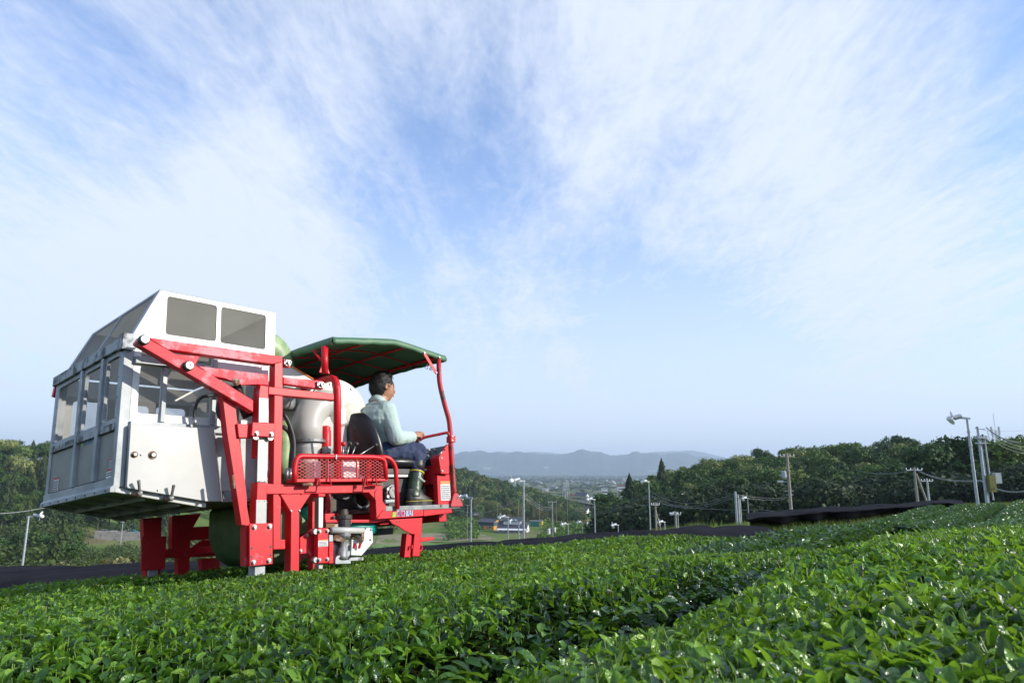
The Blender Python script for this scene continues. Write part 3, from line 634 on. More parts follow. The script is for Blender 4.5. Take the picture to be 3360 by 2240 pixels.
# hood on top of the hopper
V1, V2, V3, V4 = [CP(c1(*p)) for p in ((1135, 90), (2220, 305), (2210, 716), (862, 532))]
V3 = np.array([V2[0], YC, ZT+.014]); V4 = np.array([XR+.03, YC, ZT+.014]); V2 = np.array([V2[0], YC, V1[2]-.004])
w1 = rquad(nq(((1190, 148), (1662, 240), (1650, 582), (1170, 512))), .02); w2 = rquad(nq(((1703, 250), (2128, 332), (2120, 660), (1692, 592))), .02)
hd = part('hood_side', plate([V4, V3, V2, V1], [w1, w2], (0, .008, 0)), M['white'], HV, .002)
for wq in (w1, w2): part('screen', MB().add([np.add(p, (0, .006, 0)) for p in wq], [tuple(range(len(wq)))]), M['mesh'], hd, 0)
for q in (c1(2197, 533), c1(2194, 642)): bolt(q, YC-.0, hd, .005, .006)
f1_, f4_ = RP((307, 1100), V1[0]), np.array([XR+.03, YFR, ZT+.014]); YT = f1_[1]+0.0
T1 = np.array([V1[0], YT, V1[2]]); 
def lerp(a, b_, t): return np.array(a)*(1-t)+np.array(b_)*t
rear4 = [V4, V1, T1, f4_]
def rq(u0, v0, u1, v1, off=0):
    def pt(u, v): return lerp(lerp(V4, V1, v), lerp(f4_, T1, v), u)
    return [pt(u0, v0), pt(u1, v0), pt(u1, v1), pt(u0, v1)]
nrm = np.cross(V1-V4, f4_-V4); nrm /= np.linalg.norm(nrm)
rh = part('hood_rear_frame', plate([V4, f4_, T1, V1], [rq(.05, .06, .50, .93), rq(.54, .06, .95, .93)], nrm*.010), M['alu'], HV, .002)
part('screen', MB().add([p+nrm*.012 for p in rq(.03, .03, .97, .96)], [(0, 1, 2, 3)]), M['mesh'], rh, 0)
part('hood_roof', plate([V1, T1, (V2[0], YT, V2[2]), V2], [], (0, 0, -.004)), M['sheet'], HV, 0)
part('hood_far_side', plate([f4_, (V2[0], YFR, ZT+.014), (V2[0], YT, V2[2]), T1], [rquad([(XR+.30, lerp(f4_, T1, .2)[1], ZT+.06), (V2[0]-.06, lerp(f4_, T1, .2)[1], ZT+.06), (V2[0]-.06, lerp(f4_, T1, .8)[1], V1[2]-.06), (XR+.38, lerp(f4_, T1, .8)[1], V1[2]-.06)], .02)] if False else [], (0, -.008, 0)), M['white'], HV, 0)
part('hood_front', MB().prism([V3, V2, (V2[0], YT, V2[2]), (V2[0], YFR, ZT+.014)], (-.008, 0, 0)), M['offwhite'], HV, 0)
for t in (.33, .66): part('hood_rib', MB().beam(lerp(V1, V2, t)+[0, .01, -.02], lerp(T1, (V2[0], YT, V2[2]), t)+[0, -.01, -.02], .05, .03), M['alu'], HV, 0)
# clamp levers on the sill
for hb, ht in (((925, 690), (915, 565)), ((1225, 735), (1250, 610))):
    a = NP([c2(*hb)], YC-.06)[0]; b_ = NP([c2(*ht)], YC-.09)[0]
    cl_ = part('clamp_lever', MB().tube([a, lerp(a, b_, .5), b_], [.011, .008, .010], 8).lathe(a+[0, .05, 0], (0, -1, 0), [(0, .015), (.06, .015), (.062, .009)], 12), M['grey'])
    part('clamp_pivot', MB().tube([a+[-.03, .035, -.004], a+[.012, .005, -.004]], .013, 10), M['rust'], cl_, 0, True)

# ---------------------------------------------------------------- near side frame
T = .075
def S(name, f, pts, y=YN, t=T, m='red', parent=HV, bevel=.005): return slab(name, [f(*p) for p in pts], y, t, M[m], parent, bevel)
def pin(q, y, parent, r=.030):
    c = mpt(*q, 1, y); a = part('pivot_collar', MB().lathe(c, (0, -1, 0), [(-.002, r), (.018, r), (.020, r*.8)], 20), M['black'], parent, 0)
    part('pivot_pin', MB().lathe(c, (0, -1, 0), [(.012, r*.86), (.030, r*.86), (.033, r*.7), (.033, r*.26), (.026, r*.24)], 20), M['steel'], a, .0)
arm = S('lift_arm', c1, ((905, 606), (893, 585), (932, 533), (975, 533), (1190, 655), (1600, 890), (2010, 1140), (2008, 1256), (1717, 1082)), YN-.07, .062, 'red_faded')
pin(c1(957, 570), YN-.07, arm); pin(c1(1380, 817), YN-.07, arm)
S('upper_beam', c1, ((985, 537), (2285, 722), (2285, 775), (2190, 797), (1190, 655)), YN, .07, 'red_faded')
S('arm_bracket', c1, ((1200, 697), (1503, 720), (1450, 815), (1400, 800)), YN+.012, .03, 'red_faded')
S('middle_beam', c1, ((1470, 812), (2155, 895), (2155, 1000), (2060, 992), (1635, 915)), YN+.005, .06, 'red_faded')
S('gusset', c1, ((1745, 932), (1930, 940), (2060, 950), (2045, 992), (1900, 996)), YN-.006, .012, 'red_faded')
S('link_beam', c3, ((858, 582), (1350, 632), (1352, 735), (858, 668)), YN+.005, .05, 'red_faded')
colm = part('column', MB().prism(NP([c3(752, 425), c3(850, 335), c3(852, 1000), c7(928, 300), c7(918, 1245), c7(838, 1250), c7(838, 650), c3(742, 1330)], YN+.01), (0, .075, 0)), M['red'])
# flange bearings
for q, y in ((c3(920, 410), YN+.02), (c3(1325, 678), YN-.0)):
    k = 1; x, yv = q
    pl_ = part('bearing_plate', MB().prism(NP([(x-14, yv-12), (x+2, yv-9), (x+9, yv-2), (x+8, yv+9), (x-3, yv+11), (x-14, yv+8)], y-.012), (0, .011, 0)), M['steel'])
    part('bearing_boss', MB().lathe(mpt(x+1, yv, 1, y-.012), (0, -1, 0), [(0, .015), (.014, .015), (.015, .009), (.008, .008)], 14), M['steel'], pl_, 0)
    for dx, dy in ((-10, -7), (-10, 5)): bolt((x+dx, yv+dy), y-.012, pl_, .005, .006, 'dark')
S('bearing_tab', c3, ((858, 365), (950, 370), (950, 470), (858, 462)), YN+.022, .03, 'red')
# sliding mast with bright wear strips
mast = S('sliding_mast', c3, ((575, 680), (677, 698), (677, 840), (660, 1568), (545, 1568), (555, 835)), YN-.03, .085, 'red')
part('mast_lower', MB().prism(NP([c7(668, 524), c7(775, 530), c7(768, 715), c7(765, 975), c7(652, 975), c7(660, 720)], YN-.03), (0, .085, 0)), M['red'])
def wear(f, pts, y=YN-.036, t=.006, screws=()):
    w_ = S('wear_strip', f, pts, y, t, 'panel', HV, .001)
    for q in screws: bolt(f(*q), y, w_, .003, .002, 'grey')
wear(c3, ((561, 837), (676, 845), (676, 1142), (556, 1140)), screws=((590, 850), (650, 857)))
wear(c7, ((678, 43), (782, 48), (772, 525), (665, 522)), screws=((700, 68), (760, 72), (688, 515), (748, 518)))
wear(c7, ((657, 715), (768, 718), (765, 968), (652, 968)), screws=((685, 730), (745, 730)))
part('mast_foot', MB().prism(NP([c7(642, 1418), c7(755, 1418), c7(750, 1560), c7(636, 1560)], YN-.03), (0, .08, 0)), M['alu'])
part('mast_foot_guide', MB().prism(NP([c7(612, 1422), c7(641, 1420), c7(636, 1560), c7(610, 1560)], YN+.03), (0, .05, 0)), M['red_clean'])
cb = S('mast_clamp', c3, ((480, 1135), (757, 1150), (757, 1322), (468, 1308)), YN-.075, .10, 'red')
for q in ((531, 1276), (711, 1285)): bolt(c3(*q), YN-.075, cb, .011, .012)
for q in ((525, 1312), (703, 1322)): part('roller', MB().lathe(mpt(*c3(*q), 1, YN-.06), (0, 1, 0), [(0, .02), (.02, .02)], 14), M['steel'], cb, 0)
S('clamp_arm', c3, ((290, 1152), (480, 1168), (470, 1328), (312, 1330)), YN-.045, .05, 'red')
gp_ = S('guide_plate', c7, ((583, 982), (590, 968), (836, 963), (835, 1405), (583, 1427)), YN-.06, .012, 'red')
part('guide_plate_side', MB().prism(NP([c7(583, 982), c7(583, 1427)], YN-.048)+NP([c7(583, 1427), c7(583, 982)], YN+.02), (.012, 0, 0)), M['red'])
part('guide_plate_rear', MB().prism(NP([c7(500, 985), c7(545, 980), c7(545, 1430), c7(505, 1425)], YN+.03), (0, .012, 0)), M['red'])
for q in ((637, 1009), (800, 1002), (626, 1385), (791, 1368)): bolt(c7(*q), YN-.06, gp_, .012, .012)
for q in ((610, 1233), (811, 1218), (606, 1325), (810, 1308)): bolt(c7(*q), YN-.0605, gp_, .0055, .001, 'dark', 'bolt_hole')
# slanting strut
st = part('strut', MB().prism(NP([c1(1712, 1078), c1(1832, 1140), c3(343, 1568), c7(480, 62), c7(556, 690), c7(556, 780), c7(590, 975), c7(585, 1420), c7(545, 1425), c7(540, 985), c7(500, 985), c7(440, 600), c7(345, 0)], YN-.028), (0, .07, 0)), M['red'])
part('hinge_lug', MB().prism(NP([c7(395, 450), c7(420, 445), c7(437, 590), c7(415, 600)], YN-.05), (0, .02, 0)), M['rust'], st)
# chassis side: one plate-built box frame
ch = part('chassis_side', MB().prism(NP([c7(767, 540), c4(0, 455), c4(1252, 455), c4(1266, 470), c4(1270, 655), c4(1345, 748), c4(1745, 736), c4(1745, 828), c4(1195, 866), c4(1185, 640), c4(1105, 553), c7(1245, 650), c7(765, 655)], YN), (0, .08, 0)), M['red_clean'])
leg = part('leg', MB().prism(NP([c7(912, 656), c7(1245, 651), c7(1120, 838), c7(1117, 1500), c7(1022, 1500), c7(1028, 850)], YN-.001), (0, .079, 0)), M['red_clean'])
for q in (c7(1030, 835), c7(1120, 832)): bolt(q, YN-.004, leg, .005, .005)
for pts in (((918, 652), (1028, 655), (1030, 662)), ((1130, 662), (1150, 652), (1240, 650))):
    part('weld_seam', MB().tube(NP([c7(*p) for p in pts], YN-.001), .0035, 6), M['red'], leg, 0, True)
for pts in (((1170, 555), (1235, 475)), ((1200, 855), (1275, 755)), ((1175, 630), (1177, 560))):
    part('weld_seam', MB().tube(NP([c4(*p) for p in pts], YN-.001), .0035, 6), M['red'], ch, 0, True)
textmesh('logo_lettering', 'OCHIAI', mpt(*c4(1420, 836), 1, YN-.001), (1, 0, 0), (0, 0, 1), .062, M['label'], ch, width=mpt(*c4(1612, 830), 1, YN)[0]-mpt(*c4(1420, 836), 1, YN)[0]+.006, shear=.15, lift=.001)
textmesh('logo_lettering', 'OCHIAI', mpt(*c4(1424, 834), 1, YN-.001), (1, 0, 0), (0, 0, 1), .057, M['blue_ink'], ch, width=mpt(*c4(1608, 830), 1, YN)[0]-mpt(*c4(1424, 836), 1, YN)[0], shear=.15, lift=.0022)
part('logo_mark', MB().prism(NP([c4(1380, 840), c4(1393, 839), c4(1400, 779), c4(1388, 780)], YN-.003), (0, .002, 0)).prism(NP([c4(1397, 839), c4(1418, 838), c4(1418, 779), c4(1405, 779)], YN-.003), (0, .002, 0)), M['lime'], ch, 0)
S('platform_beam', c4, ((1747, 738), (2075, 727), (2082, 790), (1747, 832)), YN+.005, .07, 'red_clean')
fl = S('front_leg', c4, ((1338, 868), (1735, 846), (1700, 1300), (1615, 1300), (1640, 1042), (1608, 1040), (1520, 1000), (1450, 950), (1378, 918)), YN+.004, .012, 'red_clean')
part('front_leg_box', MB().prism(NP([c4(1548, 1026), c4(1610, 1052), c4(1592, 1310), c4(1520, 1310)], YN+.02), (0, .06, 0)), M['red_clean'], fl)
part('front_leg_box', MB().prism(NP([c4(1655, 860), c4(1735, 846), c4(1700, 1300), c4(1618, 1300)], YN+.0165), (0, .06, 0)), M['red_clean'], fl)
for q in ((1434, 896), (1469, 894)): S('slot', c4, ((q[0]-3, q[1]-13), (q[0]+3, q[1]-13), (q[0]+3, q[1]+13), (q[0]-3, q[1]+13)), YN+.0025, .002, 'dark', fl, 0)
S('step_bar', c4, ((1712, 1078), (1870, 1070), (1868, 1106), (1710, 1134)), YN+.02, .03, 'red')
part('tow_ring', MB().tube([mpt(*c4(1703, 1200), 1, YN+.03)+np.array([.022*math.cos(t_), 0, .022*math.sin(t_)]) for t_ in np.linspace(0, 2*math.pi, 17)], .006, 8), M['red'], fl, 0, True)
S('latch', c4, ((1608, 1165), (1625, 1165), (1618, 1215), (1604, 1215)), YN-.01, .02, 'red', fl)
S('lower_plate', c4, ((298, 1082), (440, 976), (505, 990), (510, 1340), (432, 1350), (425, 1290), (395, 1265), (300, 1272)), YN+.01, .012, 'red')
for q in ((387, 1052), (308, 1235)): bolt(c4(*q), YN+.01, HV, .009, .01)
S('tail_beam', c7, ((838, 1140), (970, 1140), (970, 1245), (838, 1250)), YN+.02, .06, 'red_clean')
gs = S('slider_plate', c4, ((508, 970), (632, 965), (632, 1378), (508, 1382)), YN-.06, .05, 'red_clean')
for q in ((528, 1008), (619, 1002), (525, 1340), (619, 1332)): bolt(c4(*q), YN-.06, gs, .010, .012)
for q in ((487, 1008), (487, 1340)): part('guide_roller', MB().lathe(mpt(*c4(*q), 1, YN-.055), (0, 1, 0), [(0, .017), (.008, .021), (.03, .021), (.038, .017)], 16), M['steel'], gs, 0)
a = mpt(*c4(512, 1188), 1, YN-.0605); b_ = mpt(*c4(626, 1098), 1, YN-.0605)
sticker(a, (1, 0, 0), (0, 0, 1), b_[0]-a[0], b_[2]-a[2], 'orange_label', 4, gs)
S('slider_guide', c4, ((640, 1132), (695, 1128), (693, 1382), (638, 1385)), YN-.03, .05, 'red_clean')
S('slider_cap', c4, ((640, 1045), (690, 1045), (690, 1128), (640, 1130)), YN-.03, .05, 'alu_dirty')
S('slide_rail', c4, ((518, 598), (578, 598), (573, 968), (515, 968)), YN-.03, .05, 'steel')
S('slide_rail', c4, ((518, 1384), (572, 1382), (570, 1450), (516, 1450)), YN-.03, .05, 'steel')
S('rail_bracket', c4, ((515, 566), (600, 566), (598, 602), (515, 602)), YN-.045, .075, 'red')

# ---------------------------------------------------------------- hoops, canopy
XH = mpt(*c3(1520, 900), 1, YN)[0]; PR = .026
zt = mpt(*c3(1520, 570), 1, YN)[2]
hoop = pipe('roll_hoop', [(XH, YN, mpt(*c4(735, 425), 1, YN)[2]), (XH, YN, zt), (XH, YN+1.36, zt), (XH, YN+1.36, zt-1.0)], PR, M['red_clean'], fr=.11, n=14)
S('hoop_beam', c3, ((678, 700), (1512, 790), (1512, 872), (678, 797)), YN+.0, .06, 'red')
part('hoop_rod', MB().tube([mpt(*c3(1480, 1500), 1, YN+.05), mpt(*c3(1482, 830), 1, YN+.05), mpt(*c3(1455, 640), 1, YN+.1), mpt(*c3(1395, 600), 1, YN+.25)], .006, 8), M['steel'], HV, 0, True)
A1, B1 = mpt(*c5(690, 165), 1, YN), mpt(*c5(1975, 388), 1, YN); XA, XBf, ZA = A1[0], B1[0], A1[2]
YA0, YA1 = YN-.01, YN+1.36
s1 = mpt(*c5(590, 585), 1, YN+.05); s0 = mpt(*c5(590, 275), 1, YN+.05)
pst = part('canopy_post', MB().tube([s1, s0], .024, 14), M['red_clean'], HV, 0, True)
part('gusset', MB().prism([s1+[-.045, 0, 0], s1+[.045, 0, 0], s1+[.012, 0, .09], s1+[-.012, 0, .09]], (0, .008, 0)), M['red_clean'], pst)
part('brace', MB().beam(mpt(*c5(455, 320), 1, YN+.20), mpt(*c5(560, 455), 1, YN+.06), .006, .03), M['red'], pst)
far = s1+[0, 1.2, 0]; part('canopy_post', MB().tube([far, far+(s0-s1)], .024, 10), M['red_clean'], HV, 0, True)
# cloth: arched sheet with valance
nx, ny = 26, 30; gxx = np.linspace(XA-.015, XBf+.02, nx); gyy = np.linspace(YA0, YA1, ny)
def czt(x, y):
    u = (x-XA)/(XBf-XA); v = (y-YA0)/(YA1-YA0)
    uu = min(max(u, 0), 1); arch = .072*(1-math.sqrt((abs(uu-.53)/.50)**2+.012))
    sag = .008*math.sin(u*math.pi*3)**2*math.sin(v*math.pi*5)
    return ZA-.0+arch+.018*math.sin(math.pi*v)+sag*.6
mb = MB(); vs = []; fs = []
for i in range(nx):
    for j in range(ny): vs.append((gxx[i], gyy[j], czt(gxx[i], gyy[j])))
fs = [(i*ny+j, (i+1)*ny+j, (i+1)*ny+j+1, i*ny+j+1) for i in range(nx-1) for j in range(ny-1)]
cl = part('canopy_cloth', MB().add(vs, fs), M['tarp'], HV, 0, True)
sm = cl.modifiers.new('thick', 'SOLIDIFY'); sm.thickness = .004; sm.offset = 1
def valance(path, depth, out):
    vs = []; n_ = len(path)
    for i, p in enumerate(path):
        w_ = .004*math.sin(i*.8)+.003*math.sin(i*1.9+1)
        for k in range(4):
            t_ = k/3; vs.append(np.array(p)+np.array(out)*(.012*math.sin(t_*3.1)+w_*t_)+np.array([0, 0, -depth*t_*(1+.05*math.sin(i*.9))+.004*(k == 0)]))
    fs = [(i*4+k, (i+1)*4+k, (i+1)*4+k+1, i*4+k+1) for i in range(n_-1) for k in range(3)]
    v_ = part('valance', MB().add(vs, fs), M['tarp'], cl, 0, True); s_ = v_.modifiers.new('t', 'SOLIDIFY'); s_.thickness = .003
ux = np.linspace(XA-.015, XBf+.02, 40); uy = np.linspace(YA0, YA1, 44)
valance([(x, YA0, czt(x, YA0)) for x in ux], .05, (0, -1, 0)); valance([(XA-.015, y, czt(XA-.015, y)) for y in uy], .06, (-1, 0, 0))
valance([(XBf+.02, y, czt(XBf+.02, y)) for y in uy], .045, (1, 0, 0)); valance([(x, YA1, czt(x, YA1)) for x in ux], .05, (0, 1, 0))
for t in (.03, .33, .66, .97):
    x = XA+(XBf-XA)*t; part('canopy_bow', MB().tube([(x, y, czt(x, y)-.018) for y in np.linspace(YA0+.01, YA1-.01, 10)], .009 if t in (.33, .66) else .013, 8), M['red_clean'], HV, 0, True)
for v in (.01, .26, .5, .75, .99):
    y = YA0+(YA1-YA0)*v; part('canopy_rail', MB().tube([(x, y, czt(x, y)-.026) for x in np.linspace(XA, XBf, 10)], .006 if .1 < v < .9 else .011, 8), M['red_clean'], HV, 0, True)
fpp = [mpt(*q, 1, YN) for q in (c5(1922, 395), c5(1928, 655), c5(1945, 765), c5(2000, 985), c5(2045, 1130), c5(2060, 1300), c4(2068, 60), c4(2090, 400), c4(2112, 712))]
fp = part('front_post', MB().tube(fillet(fpp, .05), .020, 14), M['red_rust'], HV, 0, True)
part('post_foot', MB().prism([fpp[-1]+[-.06, -.02, -.005], fpp[-1]+[.07, -.02, -.005], fpp[-1]+[.07, -.02, .012], fpp[-1]+[.02, -.02, .10], fpp[-1]+[-.02, -.02, .10], fpp[-1]+[-.06, -.02, .012]], (0, .05, 0)), M['red_rust'], fp)
bz = part('post_brace', MB().beam(mpt(*c5(1750, 345), 1, YN-.02), mpt(*c5(1898, 590), 1, YN-.024), .006, .030), M['red'], fp)
for q in ((1755, 348), (1895, 580), (1930, 398)): bolt(c5(*q), YN-.027, bz, .006, .006)
part('canopy_cord', MB().tube([mpt(*c5(*q), 1, YN+.05) for q in ((1790, 480), (1760, 520), (1785, 540), (1800, 500), (1830, 510), (1815, 545), (1840, 520), (1835, 555), (1810, 530))], .003, 5), M['grey'], HV, 0, True)
hb = pipe('grab_rail', [mpt(*c5(2045, 1330), 1, YN), mpt(*c5(2035, 1275), 1, YN), mpt(*c5(1750, 1335), 1, YN+.14), mpt(*c5(1640, 1395), 1, YN+.20), mpt(*c5(1500, 1425), 1, YN+.32)], .012, M['red_rust'], fr=.03)
part('rail_clamp', MB().prism(NP([c5(2065, 1315), c5(2122, 1315), c5(2122, 1392), c5(2065, 1392)], YN-.03), (0, .055, 0)), M['red'], hb)
for q in ((2083, 1325), (2083, 1372)): bolt(c5(*q), YN-.03, hb, .007, .006)
part('rail_stay', MB().tube([mpt(*c5(1617, 1400), 1, YN+.22), mpt(*c5(1617, 1450), 1, YN+.22)], .016, 10), M['red'], hb, 0, True)
part('rail_knob', MB().tube([mpt(*c5(1680, 1385), 1, YN+.17), mpt(*c5(1716, 1362), 1, YN+.17)], .010, 8), M['grey'], hb, 0, True)

# ---------------------------------------------------------------- side basket of expanded metal
YB = YN-.05
bq = lambda x, y: mpt(*c4(x, y), 1, YB)
bk = pipe('side_basket_frame', [bq(235, 425), bq(235, 255), bq(268, 128), bq(1180, 140), bq(1290, 165), bq(1305, 400)], .018, M['red_clean'], fr=.09)
part('basket_bottom_bar', MB().prism(NP([c4(225, 390), c4(1330, 388), c4(1330, 420), c4(230, 434)], YB-.01), (0, .10, 0)), M['red'], bk)
for x in (625, 963): part('basket_divider', MB().box(bq(x-4, 390)-[0, .006, 0], bq(x+4, 150)+[0, .006, 0]), M['red_clean'], bk, 0)
mb = MB(); x0, z0 = bq(258, 385)[0], bq(258, 385)[2]; x1_, z1_ = bq(1290, 385)[0], bq(700, 160)[2]; pw, ph = (x1_-x0)/17, (z1_-z0)/6
zc = lambda z: min(max(z, z0), z1_)
for i in range(-7, 18):
    for sgn in (1, -1):
        xa, za = x0+i*pw, (z0 if sgn > 0 else z1_); xb, zb = xa+6.0*pw, (z1_ if sgn > 0 else z0)
        ta = max(0, (x0+.004-xa)/(xb-xa)); tb = min(1, (x1_-.006-xa)/(xb-xa))
        if tb-ta < .03: continue
        a = np.array([xa+(xb-xa)*ta, YB+.001*sgn, za+(zb-za)*ta]); b_ = np.array([xa+(xb-xa)*tb, YB+.001*sgn, za+(zb-za)*tb]); mb.beam(a, b_, .002, .0032)
part('expanded_metal', mb, M['red_clean'], bk, 0)
for x0_, x1__ in ((490, 620), (1045, 1155)):
    part('basket_hook', MB().tube([bq(x0_, 385)-[0, .03, 0], bq(x0_, 475)-[0, .045, 0], bq(x1__, 475)-[0, .045, 0], bq(x1__, 380)-[0, .03, 0]], .006, 6).box(bq(x0_-22, 465)-[0, .02, 0], bq(x0_, 390)+[0, .01, 0]), M['red_clean'], bk, 0)
for x in (385, 1200): part('hinge_pin', MB().tube([bq(x-55, 460), bq(x+60, 455)], .011, 10), M['rust'], bk, 0, True)
part('rail_clip', MB().box(bq(695, 170)-[0, .024, 0], bq(712, 112)+[0, .02, 0]), M['steel'], bk)
pipe('side_hoop', [mpt(*c4(1438, 748), 1, YN-.02), mpt(*c4(1420, 250), 1, YN-.02), mpt(*c4(1345, 142), 1, YN-.02), mpt(*c4(1200, 138), 1, YN+.0), mpt(*c4(1100, 170), 1, YN+.15), mpt(*c4(1100, 460), 1, YN+.15)], .0175, M['red_clean'], fr=.07)

# ---------------------------------------------------------------- deck, console
ZD = mpt(*c4(1700, 700), 1, YN)[2]; x0 = mpt(*c4(1450, 720), 1, YN)[0]; x1_ = mpt(*c4(1900, 720), 1, YN)[0]
part('deck_plate', MB().box((x0-.12, YN-.002, ZD-.035), (x1_+.25, YN+1.25, ZD)), M['deck'])
part('cross_beam', MB().box((x0-.10, YN+.09, ZD-.13), (x0-.02, YF, ZD-.04)), M['red_clean'])
part('cross_beam', MB().box((x1_+.1, YN+.09, ZD-.13), (x1_+.18, YF, ZD-.04)), M['red_clean'])
CW = 1.0
def CQ(q, y=YN+.005): return mpt(*c4(*q), 1, y)
con = part('console_side', MB().prism([CQ(q) for q in ((1905, 400), (1905, 345), (2050, 345), (2072, 722), (1918, 727))], (0, .05, 0)), M['red_clean'])
bx = part('console_box', MB().prism([CQ(q, YN-.03) for q in ((1922, 150), (1945, 105), (2042, 100), (2046, 342), (1950, 332))], (0, .10, 0)), M['red_clean'], con)
for q in ((1958, 152), (1965, 302)): bolt(c4(*q), YN-.03, bx, .006, .005)
bolt(c4(1948, 708), YN, con, .009, .006, 'rust'); bolt(c4(2055, 704), YN, con, .007, .006)
pt = [CQ((1740, 50)), CQ((2025, 0)), CQ((2030, 40)), CQ((1900, 130)), CQ((1745, 160))]
# instrument face slopes towards the driver
xf = CQ((2025, 0))[0]; zf = CQ((2025, 0))[2]; xb_ = CQ((1905, 140))[0]; zb_ = CQ((1905, 150))[2]
dash = part('dashboard', MB().prism([(xb_, YN+.03, zb_), (xf, YN+.03, zf), (xf+.02, YN+.03, zf), (xf+.02, YN+.03, zb_-.05), (xb_, YN+.03, zb_-.05)], (0, CW, 0)), M['black'])
part('dashboard_rim', MB().prism([(xb_, YN+.005, zb_-.01), (xf, YN+.005, zf+.008), (xf+.03, YN+.005, zf+.008), (xf+.03, YN+.005, zb_-.06), (xb_, YN+.005, zb_-.06)], (0, .024, 0)), M['red_clean'], dash)
part('console_front', MB().box((xf+.022, YN+.03, ZD), (xf+.04, YN+CW, zf)), M['red_clean'])
part('console_rear_panel', MB().box((xb_-.0, YN+.06, zb_-.20), (xb_+.012, YN+CW, zb_-.052)), M['red_clean'])
part('console_inner', MB().box((xf-.05, YN+.06, ZD+.002), (xf-.02, YN+CW, zb_-.06)), M['red'])
for k in range(4): part('pedal_stay', MB().box((xf-.10-.02*k, YN+.2+.18*k, ZD), (xf-.08-.02*k, YN+.23+.18*k, ZD+.24)), M['grey'])
sl_ = np.array([xf-xb_, 0, zf-zb_]); sln = np.array([-sl_[2], 0, sl_[0]]); sln /= np.linalg.norm(sln)
gg = lerp((xb_, 0, zb_), (xf, 0, zf), .45)
g1 = gg+[0, YN+.30, 0]+sln*.004
part('gauge', MB().tube([g1+.04*(math.cos(t_)*sl_/np.linalg.norm(sl_)+math.sin(t_)*np.array([0, 1, 0])) for t_ in np.linspace(0, 2*math.pi, 19)], .006, 6), M['steel'], dash, 0, True)
part('gauge_face', MB().lathe(g1-sln*.004, sln, [(0, .038), (.005, .038)], 18), M['vinyl'], dash, 0)
for k, (t_, y_) in enumerate(((.25, .14), (.7, .12), (.3, .45), (.75, .5), (.5, .62), (.3, .75), (.8, .2), (.55, .18))):
    p = lerp((xb_, 0, zb_), (xf, 0, zf), t_)+[0, YN+y_, 0]; part('switch', MB().lathe(p, sln, [(0, .011), (.012, .010), (.02, .006)], 10), M['steel' if k % 2 else 'cream'], dash, 0)
a = mpt(*c4(1948, 645), 1, YN+.0045); b_ = mpt(*c4(2050, 420), 1, YN+.0045)
sticker(a, (1, 0, 0), (0, 0, 1), b_[0]-a[0], b_[2]-a[2], 'orange_label', 7, con)
lv = part('hand_lever', MB().tube([CQ((1925, 135), YN-.035), CQ((1925, 110), YN-.045), CQ((1985, 55), YN-.045)], .005, 8), M['steel'], HV, 0, True)
part('lever_knob', MB().lathe(CQ((1988, 46), YN-.045), (0, 0, 1), [(-.012, .006), (-.006, .012), (.004, .012), (.012, .006)], 12), M['red_label'], lv, 0, True)

# ---------------------------------------------------------------- seat and levers
YS = 4.42
sx, sz = mpt(*c6(530, 1040), 1, YS)[[0, 2]]
mb = MB(); ring = []
def pad(c, ux_, uy_, uz_, a, b_, h, n_=20, m_=6, pw_=3.2):
    """cushion: rounded squircle pad"""
    vs = []; fs = []
    for i in range(m_+1):
        ph_ = math.pi*i/m_; rr_ = math.sin(ph_)**.45; hh = -math.cos(ph_)*h
        for k in range(n_):
            t_ = 2*math.pi*k/n_; cx_, sy_ = math.cos(t_), math.sin(t_); q_ = (abs(cx_)**pw_+abs(sy_)**pw_)**(-1/pw_)
            vs.append(np.array(c)+np.array(ux_)*a*q_*cx_*rr_+np.array(uy_)*b_*q_*sy_*rr_+np.array(uz_)*hh)
    fs = [(i*n_+k, i*n_+(k+1) % n_, (i+1)*n_+(k+1) % n_, (i+1)*n_+k) for i in range(m_) for k in range(n_)]
    return MB().add(vs, fs)
part('seat_cushion', pad((sx, YS, sz), (1, 0, 0), (0, 1, 0), (-.08, 0, 1), .24, .23, .055), M['vinyl'], HV, 0, True)
part('seat_pan', MB().box((sx-.22, YS-.2, sz-.09), (sx+.2, YS+.2, sz-.05)), M['black'])
part('seat_rail', MB().box((sx-.2, YS-.19, sz-.115), (sx+.18, YS-.16, sz-.092)), M['steel'])
part('seat_base', MB().box((sx-.2, YS-.16, ZD-.0), (sx+.08, YS+.2, sz-.093)), M['dark'])
part('seat_lever', MB().tube([(sx+.16, YS-.19, sz-.06), (sx+.22, YS-.2, sz-.055)], .009, 8), M['cream'], HV, 0, True)
b0 = mpt(*c5(1010, 1330), 1, YS)
vs = []; fs = []
for i in range(15):
    v = i/14; z = b0[2]-.26+.43*v; w_ = .245*(1-.55*max(v-.35, 0)**1.6/.5) if v > .35 else .225+.02*v/.35
    w_ = .255*math.sqrt(max(1-(max(v-.25, 0)/.78)**2.4, .02))*(.9+.1*min(v/.25, 1))
    for k in range(13):
        t_ = -1+2*k/12; vs.append((b0[0]-.08*v-.02+.085*t_*t_-.03*(1-abs(t_))*math.sin(v*3), YS+.02+w_*t_, z))
nf = len(vs)
for i in range(14):
    for k in range(12): fs.append((i*13+k, (i+1)*13+k, (i+1)*13+k+1, i*13+k+1))
o = part('seat_backrest', MB().add(vs, fs), M['vinyl'], HV, 0, True); s_ = o.modifiers.new('t', 'SOLIDIFY'); s_.thickness = .06; s_.offset = 0; s_ = o.modifiers.new('s', 'SUBSURF'); s_.levels = 1; s_.render_levels = 1
